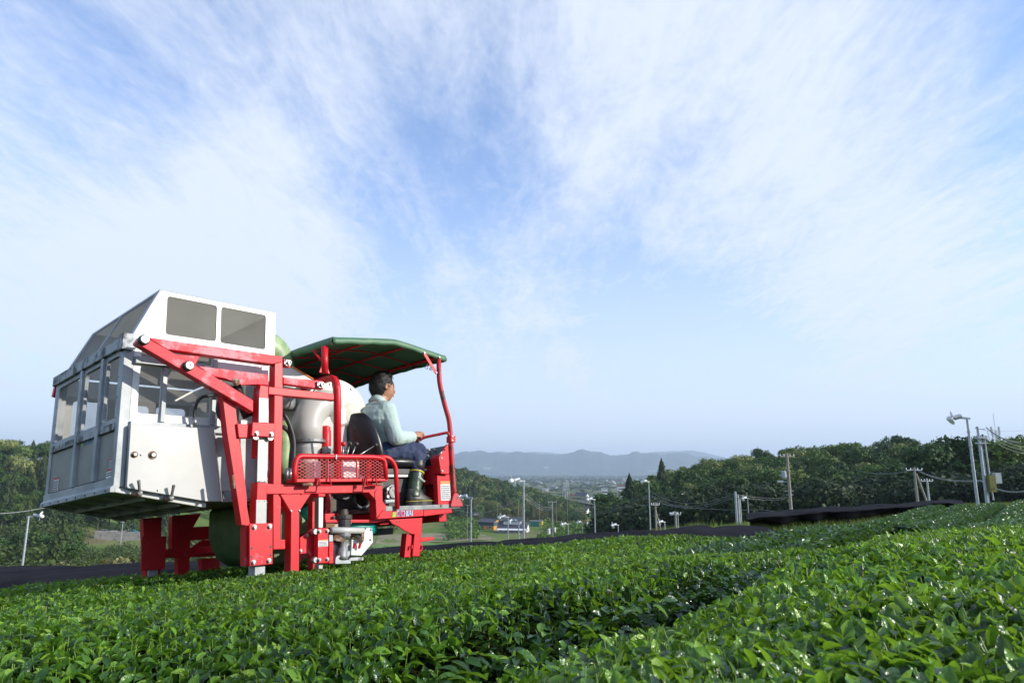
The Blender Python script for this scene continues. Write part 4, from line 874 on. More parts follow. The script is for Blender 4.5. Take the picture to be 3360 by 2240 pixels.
for (kx, ky), (bx_, by_), m_ in (((808, 1410), (803, 1550), 'red_label'), ((883, 1410), (850, 1550), 'black'), ((960, 1413), (905, 1550), 'black'), ((1185, 1424), (980, 1550), 'black')):
    k_ = mpt(*c5(kx, ky), 1, YN+.10); q_ = mpt(*c5(bx_, by_), 1, YN+.10)
    lv = part('control_lever', MB().tube([q_-(k_-q_)*.4, k_], .0045, 8), M['steel'], HV, 0, True)
    part('lever_knob', MB().lathe(k_, (0, 0, 1), [(-.019, .006), (-.012, .015), (0, .019), (.012, .015), (.018, .006)], 14), M[m_], lv, 0, True)

# ---------------------------------------------------------------- blower, ducts, tanks
yb0 = YN+.35; cb_ = mpt(*c5(740, 1090), 1, yb0); RV = .295
vol = part('blower_housing', MB().lathe((cb_[0]-.0, yb0, cb_[2]), (0, 1, 0), [(0, RV*.90), (.012, RV*.94), (.012, RV), (.34, RV), (.352, RV*.94), (.352, RV*.9)], 48), M['offwhite'], HV, .003)
disc = part('blower_cover', MB().lathe((cb_[0]-.0, yb0-.002, cb_[2]), (0, -1, 0), [(0, RV*.93), (.008, RV*.93), (.010, RV*.90), (.030, RV*.3), (.05, RV*.22), (.05, .02)], 40), M['offwhite'], vol, 0)
for k in range(8):
    t_ = 2*math.pi*k/8+.3; c = np.array([cb_[0]+RV*.86*math.cos(t_), yb0-.012, cb_[2]+RV*.86*math.sin(t_)])
    part('bolt', MB().lathe(c, (0, -1, 0), [(0, .010), (.008, .010), (.011, .006)], 8), M['steel'], disc, 0)
    if k % 2 == 0: part('cover_rib', MB().tube([np.array([cb_[0]+RV*.30*math.cos(t_+.2), yb0-.018, cb_[2]+RV*.30*math.sin(t_+.2)]), np.array([cb_[0]+RV*.74*math.cos(t_+.2), yb0-.013, cb_[2]+RV*.74*math.sin(t_+.2)])], [.010, .003], 6), M['offwhite'], disc, 0, True)
part('cap', MB().lathe(mpt(*c5(860, 855), 1, yb0+.1), (0, -.3, 1), [(0, .016), (.045, .016), (.05, .012)], 12), M['offwhite'], vol, 0)
part('intake_dome', MB().lathe(mpt(*c5(870, 1075), 1, yb0-.02), (-.2, -1, .1), [(0, .10), (.015, .098), (.03, .08), (.04, .05), (.045, .0)], 28), M['cream'], vol, 0, True)
# elbow from the blower down to the round flange
e0, e1, e2, e3 = [mpt(*c5(*q), 1, YN+.36) for q in ((700, 960), (520, 935), (385, 1110), (390, 1390))]
el = part('blower_elbow', MB().tube(fillet([e0, e1, e2, e3], .12, 7), np.interp(np.linspace(0, 1, 18), [0, .4, 1], [.11, .115, .108]), 28), M['offwhite'], HV, 0, True)
part('flange', MB().lathe(e3, (0, 0, -1), [(-.01, .11), (-.01, .130), (.010, .130), (.010, .10)], 30), M['grey'], el, 0)
part('collecting_funnel', MB().lathe(e3+[0, 0, -.012], (0, 0, -1), [(0, .105), (.04, .10), (.13, .075), (.15, .075)], 28), M['offwhite'], HV, 0, True)
part('bellows', MB().lathe(e3+[0, 0, -.18], (0, 0, -1), [(k*.018, .095+.010*(k % 2)) for k in range(16)], 26), M['green_dark'], HV, 0, True)
part('flange_strap', MB().tube([mpt(*c3(1205, 1395), 1, YN+.17), mpt(*c3(1222, 1535), 1, YN+.17)], .008, 6), M['steel'], HV, 0)
# white duct above the blower, joining the hood
d0, d1, d2, d3 = [mpt(*c3(*q), 1, YN+.62) for q in ((860, 470), (965, 465), (1240, 625), (870, 700))]
part('white_duct', MB().prism([mpt(*c3(*q), 1, YN+.45) for q in ((830, 470), (968, 462), (1225, 612), (1260, 640), (1262, 790), (860, 700))], (0, .45, 0)), M['offwhite'], HV, .012)
part('duct_edge', MB().tube([mpt(*c3(*q), 1, YN+.445) for q in ((968, 460), (1225, 610))], .005, 6), M['orange_label'], HV, 0, True)
part('slanted_duct', MB().prism([mpt(*c3(*q), 1, YN+.70) for q in ((850, 1010), (1040, 815), (1180, 830), (1000, 1000), (870, 1150))], (0, .3, 0)), M['white'])
part('shroud', MB().prism([mpt(*c5(*q), 1, YN+.60) for q in ((590, 700), (700, 690), (790, 720), (900, 800), (950, 850), (840, 850), (690, 800), (520, 790))], (0, .25, 0)), M['alu'])
# green duct: upright pipe, elbow into the hood
g = [mpt(*c3(*q), 1, YN+.34) for q in ((868, 1780), (868, 1120))]
part('green_pipe', MB().tube([g[0], lerp(g[0], g[1], .3), lerp(g[0], g[1], .6), g[1]], .054, 24), M['green_duct'], HV, 0, True)
ge = [mpt(*c3(*q), 1, YN+.60) for q in ((470, 200), (640, 215), (745, 300), (790, 480), (800, 1000))]
part('green_elbow', MB().tube(fillet(ge, .2, 8), .125, 28), M['green_duct'], HV, 0, True)
part('duct_collar', MB().lathe(mpt(*c3(885, 960), 1, YN+.45), (0, 0, 1), [(-.02, .06), (.0, .07), (.10, .07), (.12, .06)], 24), M['grey'], HV, 0, True)
part('green_hopper', MB().prism([mpt(*c2(*q), 1, YN+1.05) for q in ((1572, 850), (1990, 840), (2000, 1380), (1800, 1388), (1740, 1385), (1640, 1312), (1585, 1200), (1565, 1120))], (0, -.62, 0)), M['green_dark'], HV, .03)
part('shade_box', MB().box((2.40, 4.62, .22), (3.05, 5.20, .60)), M['green_dark'], HV, .02)  # added box, keeps the sun off the far-side legs
part('green_cone', MB().prism([mpt(*c7(*q), 1, YN+.25) for q in ((1100, 840), (1128, 868), (1255, 1010), (1245, 1035), (1100, 1120))], (0, .5, 0)), M['green_duct'], HV, .01)
part('green_hopper_front', MB().prism([mpt(*c7(*q), 1, YN+.2) for q in ((918, 830), (975, 830), (975, 1150), (918, 1150))], (0, .4, 0)), M['green_dark'])
# engine bay, red blocks, reservoir
part('reservoir', MB().box(mpt(*c4(805, 385), 1, YN+.12), mpt(*c4(995, 190), 1, YN+.12)+[0, .22, 0]), M['white'], HV, .008)
part('valve_block', MB().box(mpt(*c4(470, 385), 1, YN+.12), mpt(*c4(550, 190), 1, YN+.12)+[0, .12, 0]), M['white'], HV, .006)
part('seat_box', MB().box(mpt(*c4(1000, 420), 1, YN+.25), mpt(*c4(1270, 250), 1, YN+.25)+[0, .5, 0]), M['dark'])
part('red_cylinder', MB().lathe(mpt(*c3(1375, 1530), 1, YN+.30), (0, 0, 1), [(0, .035), (.02, .04), (.17, .04), (.18, .035), (.20, .035), (.21, .02)], 20), M['red_clean'], HV, .002)
part('red_motor_block', MB().box(mpt(*c3(1400, 1290), 1, YN+.4), mpt(*c3(1490, 1130), 1, YN+.4)+[0, .2, 0]), M['red_clean'])
part('valve', MB().box(mpt(*c3(1405, 1510), 1, YN+.2), mpt(*c3(1470, 1430), 1, YN+.2)+[0, .08, 0]), M['grey'])
part('engine_block', MB().box(mpt(*c4(460, 850), 1, YN+.48), mpt(*c4(1180, 470), 1, YN+.48)+[0, .75, 0]), M['dark'])  # engine mass, enlarged to shade the far side
part('shade_bulkhead', MB().box(mpt(*c4(40, 880), 1, YN+.70), mpt(*c4(1130, 170), 1, YN+.70)+[0, .40, 0]), M['dark'])  # dark box added behind the basket to block sun from the far legs
part('engine_cover', MB().box(mpt(*c4(340, 900), 1, YN+.35), mpt(*c4(440, 640), 1, YN+.35)+[0, .2, 0]), M['grey'])
part('teal_tank', pad(mpt(*c4(395, 815), 1, YN+.33), (1, 0, 0), (0, 1, 0), (0, 0, 1), .07, .1, .07), M['teal'], HV, 0, True)
part('inner_frame', MB().prism([mpt(*c4(*q), 1, YN+.45) for q in ((600, 470), (660, 470), (665, 850), (600, 850))], (0, .05, 0)).prism([mpt(*c4(*q), 1, YN+.45) for q in ((860, 800), (1190, 740), (1190, 880), (860, 880), (660, 870), (660, 800))], (0, .05, 0)), M['red_clean'])
part('inner_column', MB().prism([mpt(*c4(*q), 1, YN+.12) for q in ((445, 570), (515, 570), (510, 1450), (440, 1450))], (0, .06, 0)), M['red_clean'])
part('cross_member', MB().prism([mpt(*c4(*q), 1, YN+.05) for q in ((600, 868), (1190, 868), (1330, 850), (1330, 880), (1190, 905), (600, 905))], (0, .12, 0)), M['red_clean'])
hs = part('pump', MB().lathe(mpt(*c4(1340, 560), 1, YN+.16), (0, -1, 0), [(-.1, .045), (.02, .045), (.02, .06), (.05, .06), (.05, .05), (.065, .045)], 14), M['grey'], HV, .002)
for dx, dy in ((-38, -45), (38, -45), (-38, 42), (38, 42)): part('bolt', MB().lathe(mpt(*c4(1340+dx, 560+dy), 1, YN+.12), (0, -1, 0), [(0, .012), (.03, .012)], 8), M['steel'], hs, 0)
part('pump_fitting', MB().tube([mpt(*c4(1290, 660), 1, YN+.12), mpt(*c4(1395, 655), 1, YN+.12), mpt(*c4(1400, 580), 1, YN+.14)], .015, 8), M['alu'], HV, 0)
# hoses
def hose(pts, f, y, r=.012, m_='black', name='hose'): return part(name, MB().tube(fillet([mpt(*f(q[0], q[1]), 1, y+(q[2] if len(q) > 2 else 0)) for q in pts], .15, 8), r, 8), M[m_], HV, 0, True)
hose(((1450, 1360), (1440, 1250), (1490, 1110, -.03), (1700, 1080, -.0), (1950, 1180, .05)), c1, YC-.06, .010)
hs1 = hose(((1449, 1385), (1450, 1310)), c1, YC-.06, .013, 'steel', 'hose_fitting')
hose(((1720, 1110, .0), (1660, 1200), (1680, 1300), (1760, 1370)), c1, YN+.05, .013)
hose(((850, 1010), (930, 1150), (990, 1350), (985, 1568), (965, 1800)), c3, YN+.12, .016)
hose(((850, 1190), (930, 1250), (975, 1400), (950, 1568), (940, 1800)), c3, YN+.14, .016)
for dx in (150, 190): hose(((dx, 270), (dx-8, 410)), c4, YN+.1, .014, 'steel', 'hose_fitting')
hose(((930, 600, .1), (930, 680, .1), (1000, 740, .1), (1090, 720, .1), (1110, 640, .1)), c4, YN+.12, .018)
hose(((700, 600, .2), (800, 640, .2), (900, 600, .2)), c4, YN+.1, .014)
hose(((1830, 1000), (1960, 1300)), c1, YN+.08, .036, 'black', 'hydraulic_cylinder'); hose(((1840, 965), (1880, 1080)), c1, YN+.06, .018, 'dark', 'cylinder_rod')
bolt(c1(1843, 966), YN-.02, HV, .018, .02, 'rust', 'cylinder_pin')
# cutter head
ck = part('cutter_cover', MB().prism(NP([c4(1078, 968), c4(1110, 960), c4(1140, 975), c4(1152, 1015), c4(1155, 1135), c4(1022, 1290), c4(898, 1285), c4(905, 1100), c4(985, 1112), c4(1000, 1190), c4(1050, 1100), c4(1052, 1010)], YN+.05), (0, .02, 0)), M['white'])
for q in ((1133, 984), (1125, 1103)): bolt(c4(*q), YN+.05, ck, .007, .008)
for x_ in (932, 995): part('red_clip', MB().tube([mpt(*c4(x_-5, 1205), 1, YN+.03), mpt(*c4(x_+12, 1145), 1, YN+.02)], .009, 6), M['red_clean'], ck, 0)
part('cutter_tube', MB().tube([mpt(*c4(668, 992), 1, YN-.01), mpt(*c4(1040, 998), 1, YN+.01)], .021, 14), M['offwhite'], HV, 0, True)
part('cutter_brackets', MB().beam(mpt(*c4(802, 1005), 1, YN), mpt(*c4(795, 1120), 1, YN), .012, .02).beam(mpt(*c4(1035, 1005), 1, YN), mpt(*c4(1030, 1115), 1, YN), .012, .02).beam(mpt(*c4(850, 1015), 1, YN+.08), mpt(*c4(1045, 1105), 1, YN+.02), .03, .02).beam(mpt(*c4(690, 1080), 1, YN+.03), mpt(*c4(800, 1100), 1, YN+.0), .03, .04).box(mpt(*c4(1008, 1125), 1, YN), mpt(*c4(1050, 1075), 1, YN)+[0, .04, 0]).box(mpt(*c4(770, 1120), 1, YN), mpt(*c4(805, 1070), 1, YN)+[0, .04, 0]), M['rust'])
part('drive_shaft', MB().tube([mpt(*c4(*q), 1, YN+.03) for q in ((805, 1110), (800, 1190), (795, 1215), (785, 1290), (780, 1330))], [.027, .025, .036, .040, .05], 16), M['grey'], HV, 0, True)
part('shaft_housing', MB().lathe(mpt(*c4(800, 1080), 1, YN+.03), (0, 0, 1), [(0, .05), (.01, .055), (.03, .055), (.035, .04), (.06, .035)], 18), M['grey'], HV, 0)
part('drive_motor', MB().lathe(mpt(*c4(810, 975), 1, YN+.06), (0, 0, 1), [(-.02, .05), (.06, .05), (.065, .06), (.09, .06), (.095, .035), (.13, .03)], 18), M['dark'], HV, 0)
part('motor_top', MB().beam(mpt(*c4(680, 860), 1, YN+.08), mpt(*c4(860, 860), 1, YN+.08), .03, .035).tube([mpt(*c4(*q), 1, YN+.06) for q in ((850, 860), (900, 860), (895, 910), (860, 910))], .012, 6), M['grey'], HV, .006)
part('pulley_cover', pad(mpt(*c4(960, 965), 1, YN+.2), (1, 0, -.12), (0, 1, 0), (.12, 0, 1), .155, .10, .055), M['teal'], HV, 0, True)
part('gear_case', MB().prism([mpt(*c4(*q), 1, YN+.06) for q in ((690, 1120), (880, 1100), (900, 1280), (850, 1330), (700, 1330))], (0, .25, 0)), M['alu_dirty'], HV, .01)
part('shaft_base', MB().prism([mpt(*c4(*q), 1, YN-.0) for q in ((722, 1308), (742, 1288), (840, 1288), (870, 1345), (898, 1350), (896, 1385), (715, 1390), (712, 1360))], (0, .12, 0)), M['alu'], HV, .005)
part('cutter_skid', MB().prism([mpt(*c4(*q), 1, YN+.04) for q in ((860, 1350), (900, 1310), (1045, 1305), (1045, 1345), (900, 1352))], (0, .2, 0)), M['alu_dirty'])
part('motor_fittings', MB().box(mpt(*c4(600, 960), 1, YN+.1), mpt(*c4(665, 870), 1, YN+.1)+[0, .1, 0]).box(mpt(*c4(680, 965), 1, YN+.05), mpt(*c4(755, 915), 1, YN+.05)+[0, .07, 0]).beam(mpt(*c4(590, 940), 1, YN+.05), mpt(*c4(690, 940), 1, YN+.05), .03, .03), M['rust'])
part('fuel_sump', MB().lathe(mpt(*c4(1212, 880), 1, YN+.3), (0, 0, -1), [(0, .06), (.03, .055), (.045, .02)], 16), M['teal'], HV, 0, True)

# ---------------------------------------------------------------- far side frame, seen through and below the machine
def FS(name, f, pts, m='red_clean', y=YF, t=.07): return part(name, MB().prism([mpt(*f(*p), 1, y) for p in pts], (0, t, 0)), M[m])
FS('far_mast', c2, ((955, 930), (1135, 915), (1128, 1520), (985, 1520)))
FS('far_guide_plate', c2, ((945, 1105), (1182, 1095), (1168, 1412), (975, 1425), (940, 1425)), y=YF-.06, t=.02)
FS('far_mast_foot', c2, ((1008, 1420), (1102, 1416), (1098, 1560), (1005, 1560)), 'alu', YF-.02)
FS('far_leg', c2, ((1235, 905), (1515, 878), (1420, 1040), (1405, 1215), (1400, 1470), (1290, 1475), (1290, 1290), (1230, 1215)))
FS('far_chassis_beam', c2, ((1000, 1232), (1420, 1205), (2300, 1170), (2300, 1270), (1000, 1310)), y=YF-.01)
FS('far_gusset', c2, ((1415, 1205), (1530, 1130), (1610, 1136), (1620, 1200)), y=YF-.03, t=.02)
FS('far_lower_leg', c2, ((1510, 1310), (1690, 1300), (1690, 1410), (1585, 1420), (1580, 1480), (1530, 1480)), y=YF-.03)
part('rear_cross_beam', MB().box((NP([c7(1040, 1150)])[0][0], YN+.08, NP([c7(1040, 1240)])[0][2]), (NP([c7(1040, 1150)])[0][0]+.07, YF, NP([c7(1040, 1150)])[0][2])), M['red_clean'])
part('mid_cross_beam', MB().box((XH-.04, YN+.09, ZD-.12), (XH+.04, YF, ZD-.03)), M['red_clean'])
part('engine_tray', MB().box((XH-.05, YN+.35, ZD-.20), (XH+.75, YF-.05, ZD-.15)), M['dark'])
part('far_chassis_side', MB().box((XE-.1, YF, ZD-.14), (x1_+.25, YF+.07, ZD-.04)), M['red_clean'])
o1 = mpt(*c4(1545, 1030), 1, YN); part('far_front_leg', MB().box((o1[0], YF, -.4), (o1[0]+.16, YF+.07, ZD-.13)), M['red_clean'])
# ================================================================ the driver
PB = mpt(*c6(560, 1100), 1, 4.42)
PR_ = bpy.data.objects.new('person', None); PR_.location = W(PB); PR_.rotation_euler = MT.to_euler()
put(PR_, label='black-haired person in pale mint shirt, navy trousers and green boots driving the harvester', cat='person')
def J(x, y, d): return mpt(*c6(x, y), 1, d)
def ball(mb, c, r, n=10):
    pr = [(-r*math.cos(math.pi*i/n), max(r*math.sin(math.pi*i/n), 1e-4)) for i in range(n+1)]; mb.lathe(c, (0, 0, 1), pr, 12)
def limb(mb, pts, rs):
    """capsule chain"""
    for i, (p, r) in enumerate(zip(pts, rs)): ball(mb, p, r)
    for i in range(len(pts)-1): mb.tube([pts[i], pts[i+1]], [rs[i], rs[i+1]], 14)
def loft(mb, rings, n=24, pw=2.4):
    """rings: (centre, half width across Y, half depth along X, lean axis)"""
    vs = []
    for c, wy, wx in rings:
        for k in range(n):
            t = 2*math.pi*k/n; a, b = math.cos(t), math.sin(t); q = (abs(a)**pw+abs(b)**pw)**(-1/pw); vs.append(np.array(c)+np.array([wx*a*q, wy*b*q, 0]))
    m = len(rings); fs = [(i*n+k, i*n+(k+1) % n, (i+1)*n+(k+1) % n, (i+1)*n+k) for i in range(m-1) for k in range(n)]
    mb.add(vs, fs+[tuple(range(n))[::-1], tuple((m-1)*n+k for k in range(n))])
def fuse(name, mb, m, vox, sm=3, disp=0, dsize=.06):
    o = part(name, mb, m, PR_, 0, True, base=PB); r = o.modifiers.new('fuse', 'REMESH'); r.mode = 'VOXEL'; r.voxel_size = vox; r.use_smooth_shade = True
    s = o.modifiers.new('smooth', 'SMOOTH'); s.factor = .6; s.iterations = sm
    if disp:
        t = bpy.data.textures.new(name, 'CLOUDS'); t.noise_scale = dsize; t.noise_depth = 2; d = o.modifiers.new('folds', 'DISPLACE'); d.texture = t; d.strength = disp; d.mid_level = .5; d.texture_coords = 'LOCAL'
    return o
PV, WA, CH, UC, NB, HB_ = J(470, 915, 4.44), J(452, 800, 4.44), J(400, 630, 4.44), J(395, 500, 4.44), J(425, 425, 4.44), J(462, 372, 4.44)
SHn, SHf = J(508, 505, 4.27), J(508, 505, 4.27)+[0, .36, .0]
ELn, WRn, HDn = J(600, 770, 4.20), J(755, 765, 4.27), J(815, 748, 4.28)
ELf, WRf, HDf = J(560, 790, 4.66)+[-.10, 0, 0], J(585, 835, 4.56), J(618, 822, 4.53)
HPn, KNn, ANn, TOn = J(500, 925, 4.34), J(822, 912, 4.24), J(775, 1350, 4.20), J(925, 1398, 4.19)
HPf, KNf, ANf, TOf = HPn+[0, .22, 0], KNn+[-.03, .34, 0], J(600, 1370, 4.56), J(650, 1405, 4.56)
TOf = ANf+(TOn-ANn)
# body: one fused surface, head shaped separately and fused in
mb = MB()
limb(mb, [PV, WA, CH, UC], [.10, .09, .09, .06]); limb(mb, [UC, NB, HB_], [.06, .056, .056])
for a, b in (((SHn), (SHf)),): limb(mb, [a, b], [.035, .035])
for sh, el, wr, hd in ((SHn, ELn, WRn, HDn), (SHf, ELf, WRf, HDf)):
    limb(mb, [sh, el, wr], [.036, .034, .027])
    d = hd-wr; d /= np.linalg.norm(d); lat = np.array([0, 1, 0]); dn = np.cross(d, lat); dn /= np.linalg.norm(dn)
    if dn[2] < 0: dn = -dn
    pc = wr+d*.045; limb(mb, [wr, pc, wr+d*.085], [.026, .034, .034])
    for k in range(4):      # fingers closed round the bar
        o = (k-1.5)*.019; L_ = (.88, 1, .96, .8)[k]; b0_ = wr+d*.088+lat*o+dn*.012
        limb(mb, [b0_, b0_+d*.030*L_-dn*.002, b0_+d*.040*L_-dn*.030, b0_+d*.018-dn*.046], [.0115, .0105, .010, .009])
    limb(mb, [wr+d*.03+lat*-.028, wr+d*.065+lat*-.040-dn*.012, wr+d*.085+lat*-.022-dn*.034], [.013, .011, .010])
for hp, kn, an, to in ((HPn, KNn, ANn, TOn), (HPf, KNf, ANf, TOf)): limb(mb, [hp, kn, an, to], [.07, .05, .036, .03])
HCn = J(468, 278, 4.44); HR = np.array([.103, .083, .123]); YAW = -.10
def headpt(th, ph, off=0.):
    """th azimuth (0 = face), ph polar from the top"""
    x, y, z = math.sin(ph)*math.cos(th), math.sin(ph)*math.sin(th), math.cos(ph)
    r = 1.0; fx = max(x, 0)
    px_, py_, pz_ = x*HR[0], y*HR[1], z*HR[2]
    if z < 0:
        k = -z; py_ *= 1-.28*k*k; 
        if x > 0: px_ *= 1+.04*k
        else: px_ *= 1-.30*k**1.2
    g = lambda a, s: math.exp(-(a/s)**2)
    px_ += fx*(.026*g(y, .13)*g(z+.22, .20)+.010*g(y, .25)*g(z+.52, .08)+.006*g(y, .45)*g(z-.18, .12)+.014*g(y, .35)*g(z+.86, .14))
    px_ -= .010*g(abs(y)-.36, .16)*g(z-.02, .10)*fx
    v = np.array([px_, py_, pz_]); n_ = np.array([x, y, z]); v = v+n_*off
    c, s = math.cos(YAW), math.sin(YAW); return HCn+np.array([v[0]*c-v[1]*s, v[0]*s+v[1]*c, v[2]])
n1_, n2_ = 44, 30; vs = [headpt(2*math.pi*i/n1_, math.pi*(j+.5)/n2_) for j in range(n2_) for i in range(n1_)]
fs = [(j*n1_+i, j*n1_+(i+1) % n1_, (j+1)*n1_+(i+1) % n1_, (j+1)*n1_+i) for j in range(n2_-1) for i in range(n1_)]+[tuple(range(n1_))[::-1], tuple((n2_-1)*n1_+i for i in range(n1_))]
mb.add(vs, fs)
for sg in (-1, 1):       # ears
    e = headpt(sg*1.62, 1.62, .002)
    mb.lathe(e+np.array([-.004, sg*.006, 0]), (-.35, sg*1.0, .0), [(-.012, .012), (-.004, .022), (.004, .027), (.009, .026), (.008, .018), (.002, .012)], 16)
body = fuse('body', mb, M['skin'], .0045, 2)
for sg in (-1, 1):
    e = headpt(sg*.36, 1.55, -.004); part('eye', MB().lathe(e, (1, sg*.3, 0), [(-.008, .004), (0, .010), (.006, .006), (.008, .001)], 12), M['ink'], body, 0, True, base=PB)
mo = [headpt(t, 2.10, .0015) for t in (-.28, -.1, .1, .28)]; part('mouth', MB().tube(mo, .003, 6), mat('lips', (.32, .10, .07), .5), body, 0, True, base=PB)
# hair cap with tufts
def hairline(th):
    a = abs((th+math.pi) % (2*math.pi)-math.pi)      # 0 at the face
    return np.interp(a, [0, .7, 1.0, 1.25, 1.45, 1.75, 1.95, 2.3, 3.15], [.80, .85, 1.15, 1.50, 1.75, 1.62, 2.05, 2.30, 2.38])
vs = []; n1_, n2_ = 60, 22
for j in range(n2_):
    for i in range(n1_):
        th = 2*math.pi*i/n1_; hl = hairline(th); ph = .02+(hl-.02)*j/(n2_-1); th_ = .017*(1-.75*(j/(n2_-1))**3)+.004*math.sin(th*9+ph*7)*math.sin(ph*13)+.008*math.exp(-((ph-.5)/.5)**2)
        vs.append(headpt(th, ph, th_))
fs = [(j*n1_+i, j*n1_+(i+1) % n1_, (j+1)*n1_+(i+1) % n1_, (j+1)*n1_+i) for j in range(n2_-1) for i in range(n1_)]+[tuple(range(n1_))[::-1]]
mb = MB().add(vs, fs); rh_ = random.Random(3)
for _ in range(1500):
    th = rh_.uniform(0, 6.283); ph = rh_.uniform(.02, .98)*hairline(th); a = headpt(th, ph, .010); b = headpt(th+rh_.uniform(-.12, .12), min(ph+rh_.uniform(.05, .2), hairline(th)+.04), .021+rh_.uniform(0, .009)); sd = np.cross(b-a, a-HCn); sd = sd/np.linalg.norm(sd)*.0016
    mb.add([a-sd, a+sd, b], [(0, 1, 2)])
part('hair', mb, M['hair'], PR_, 0, True, base=PB)
# shirt
mb = MB()
loft(mb, [(PV+[.0, 0, -.02], .165, .125), (PV+[0, 0, .05], .175, .135), (WA, .180, .135), (lerp(WA, CH, .5)-[.01, 0, 0], .205, .145), (CH-[.02, 0, 0], .225, .15), (lerp(CH, UC, .6)-[.02, 0, 0], .225, .135), (UC+[-.01, 0, .01], .20, .115), (lerp(UC, NB, .6), .135, .095), (NB, .082, .078)], 28)
for sh, el, wr in ((SHn, ELn, WRn), (SHf, ELf, WRf)):
    wc = lerp(el, wr, .93)
    limb(mb, [lerp(UC, sh, .6)+[0, 0, .0], sh, lerp(sh, el, .5), el, lerp(el, wr, .5)], [.085, .078, .066, .062, .056]); limb(mb, [lerp(el, wr, .5), lerp(el, wr, .75), wc], [.056, .050, .046])
sh_ = fuse('shirt', mb, M['shirt'], .006, 2, .012, .07)
mb = MB(); nd_ = (HB_-NB)/np.linalg.norm(HB_-NB)
mb.lathe(NB+nd_*-.012, nd_, [(-.01, .078), (.012, .074), (.040, .070), (.043, .066), (.040, .062), (.0, .066)], 24)
part('collar', mb, M['shirt'], sh_, 0, True, base=PB)
for wr, el in ((WRn, ELn), (WRf, ELf)):
    d = (wr-el)/np.linalg.norm(wr-el); part('cuff', MB().lathe(wr-d*.045, d, [(-.01, .047), (.0, .050), (.03, .049), (.055, .044), (.055, .034), (.02, .034)], 20), M['shirt'], sh_, 0, True, base=PB)
part('yoke_seam', MB().tube([CH+[-.10+.012, y_-.0, .02+.0*y_] for y_ in ()] or [lerp(SHn, CH, t)+[-.10+.06*(1-t), -.03, .03] for t in np.linspace(0, 1, 6)], .0018, 5), M['shirt'], sh_, 0, True, base=PB)
# trousers
mb = MB(); loft(mb, [(PV+[0, 0, -.09], .17, .13), (PV+[0, 0, -.02], .18, .14), (PV+[0, 0, .055], .172, .132)], 24)
for hp, kn, an in ((HPn, KNn, ANn), (HPf, KNf, ANf)):
    limb(mb, [hp, lerp(hp, kn, .5), kn], [.105, .092, .076]); limb(mb, [kn, lerp(kn, an, .35), lerp(kn, an, .5)], [.075, .064, .058])
fuse('trousers', mb, M['trousers'], .007, 2, .024, .055)
# rubber boots
for hp, kn, an, to in ((HPn, KNn, ANn, TOn), (HPf, KNf, ANf, TOf)):
    top = lerp(kn, an, .40); fwd = to-an; fwd[2] = 0; fwd /= np.linalg.norm(fwd); sole = ZD+.004; lat = np.array([0, 1, 0])
    root_ = an*[1, 1, 0]+[0, 0, sole]
    mb = MB(); rings = []
    ax = top-an
    mb.tube([top, lerp(top, an, .3), lerp(top, an, .62), lerp(top, an, .85), an+[0, 0, -.01]], [.060, .059, .056, .053, .052], 22)
    bt_ = fuse('boot', mb, M['boot'], .006, 2, .010, .05)
    mb = MB()
    def foot(mb, h, grow=0.):
        n = 26; out = []
        for k in range(n):
            t = 2*math.pi*k/n; u = math.cos(t); v = math.sin(t); Lh = .190 if u > 0 else .075; wd_ = .050 if u > 0 else .042; wd_ -= .012*max(u-.6, 0)/.4*0
            out.append(root_+fwd*(u*(Lh+grow)+.012)+lat*(v*(wd_+grow))+[0, 0, h])
        return out
    st_ = [(foot(mb, .030), ), ]
    vs = foot(mb, .028, 0)+[root_+(p-root_)*[.97, .97, 1]+[0, 0, .035] for p in foot(mb, .0, 0)]
    # instep: rings shrinking towards the ankle
    levels = [(.026, 1.0, 0), (.048, .97, .0), (.070, .74, -.01), (.095, .46, -.02), (.125, .38, -.022)]
    vs = []; n = 26
    for h, sc_, sh0 in levels:
        for k in range(n):
            t = 2*math.pi*k/n; u, v = math.cos(t), math.sin(t); Lf = (.190 if u > 0 else .075)
            Lf = Lf*(sc_ if u > 0 else .5+.5*sc_**.3); vs.append(root_+fwd*(u*Lf+.010)+lat*(v*.048*(.70+.30*sc_))+[0, 0, h-(.018*max(u, 0)**2 if h > .04 else 0)])
    m = len(levels); fs = [(i*n+k, i*n+(k+1) % n, (i+1)*n+(k+1) % n, (i+1)*n+k) for i in range(m-1) for k in range(n)]+[tuple(range(n))[::-1], tuple((m-1)*n+k for k in range(n))]
    ft = part('boot_foot', MB().add(vs, fs), M['boot_dark'], bt_, 0, True, base=PB)
    mb = MB(); mb.add(foot(mb, .0, .004)+foot(mb, .028, .006), [tuple(range(26))[::-1], tuple(range(26, 52))]+[(k, (k+1) % 26, 26+(k+1) % 26, 26+k) for k in range(26)])
    so_ = part('sole', mb, M['boot_dark'], bt_, 0, base=PB)
    mb = MB(); mb.add(foot(mb, .029, .0075)+foot(mb, .033, .0075), [tuple(range(26))[::-1], tuple(range(26, 52))]+[(k, (k+1) % 26, 26+(k+1) % 26, 26+k) for k in range(26)])
    part('yellow_line', mb, M['yellow'], bt_, 0, base=PB)
    axn = (an-top)/np.linalg.norm(an-top)
    part('boot_collar', MB().lathe(top-axn*.03, axn, [(-.05, .058), (-.03, .063), (.0, .064), (.045, .062)], 22), M['black'], bt_, 0, True, base=PB)
    part('yellow_line', MB().lathe(top-axn*-.028, axn, [(-.005, .0645), (.005, .0645)], 22), M['yellow'], bt_, 0, True, base=PB)
tp = lerp(KNn, ANn, .40); p0 = lerp(tp, ANn, .30)
ax_ = (ANn-tp)/np.linalg.norm(ANn-tp)
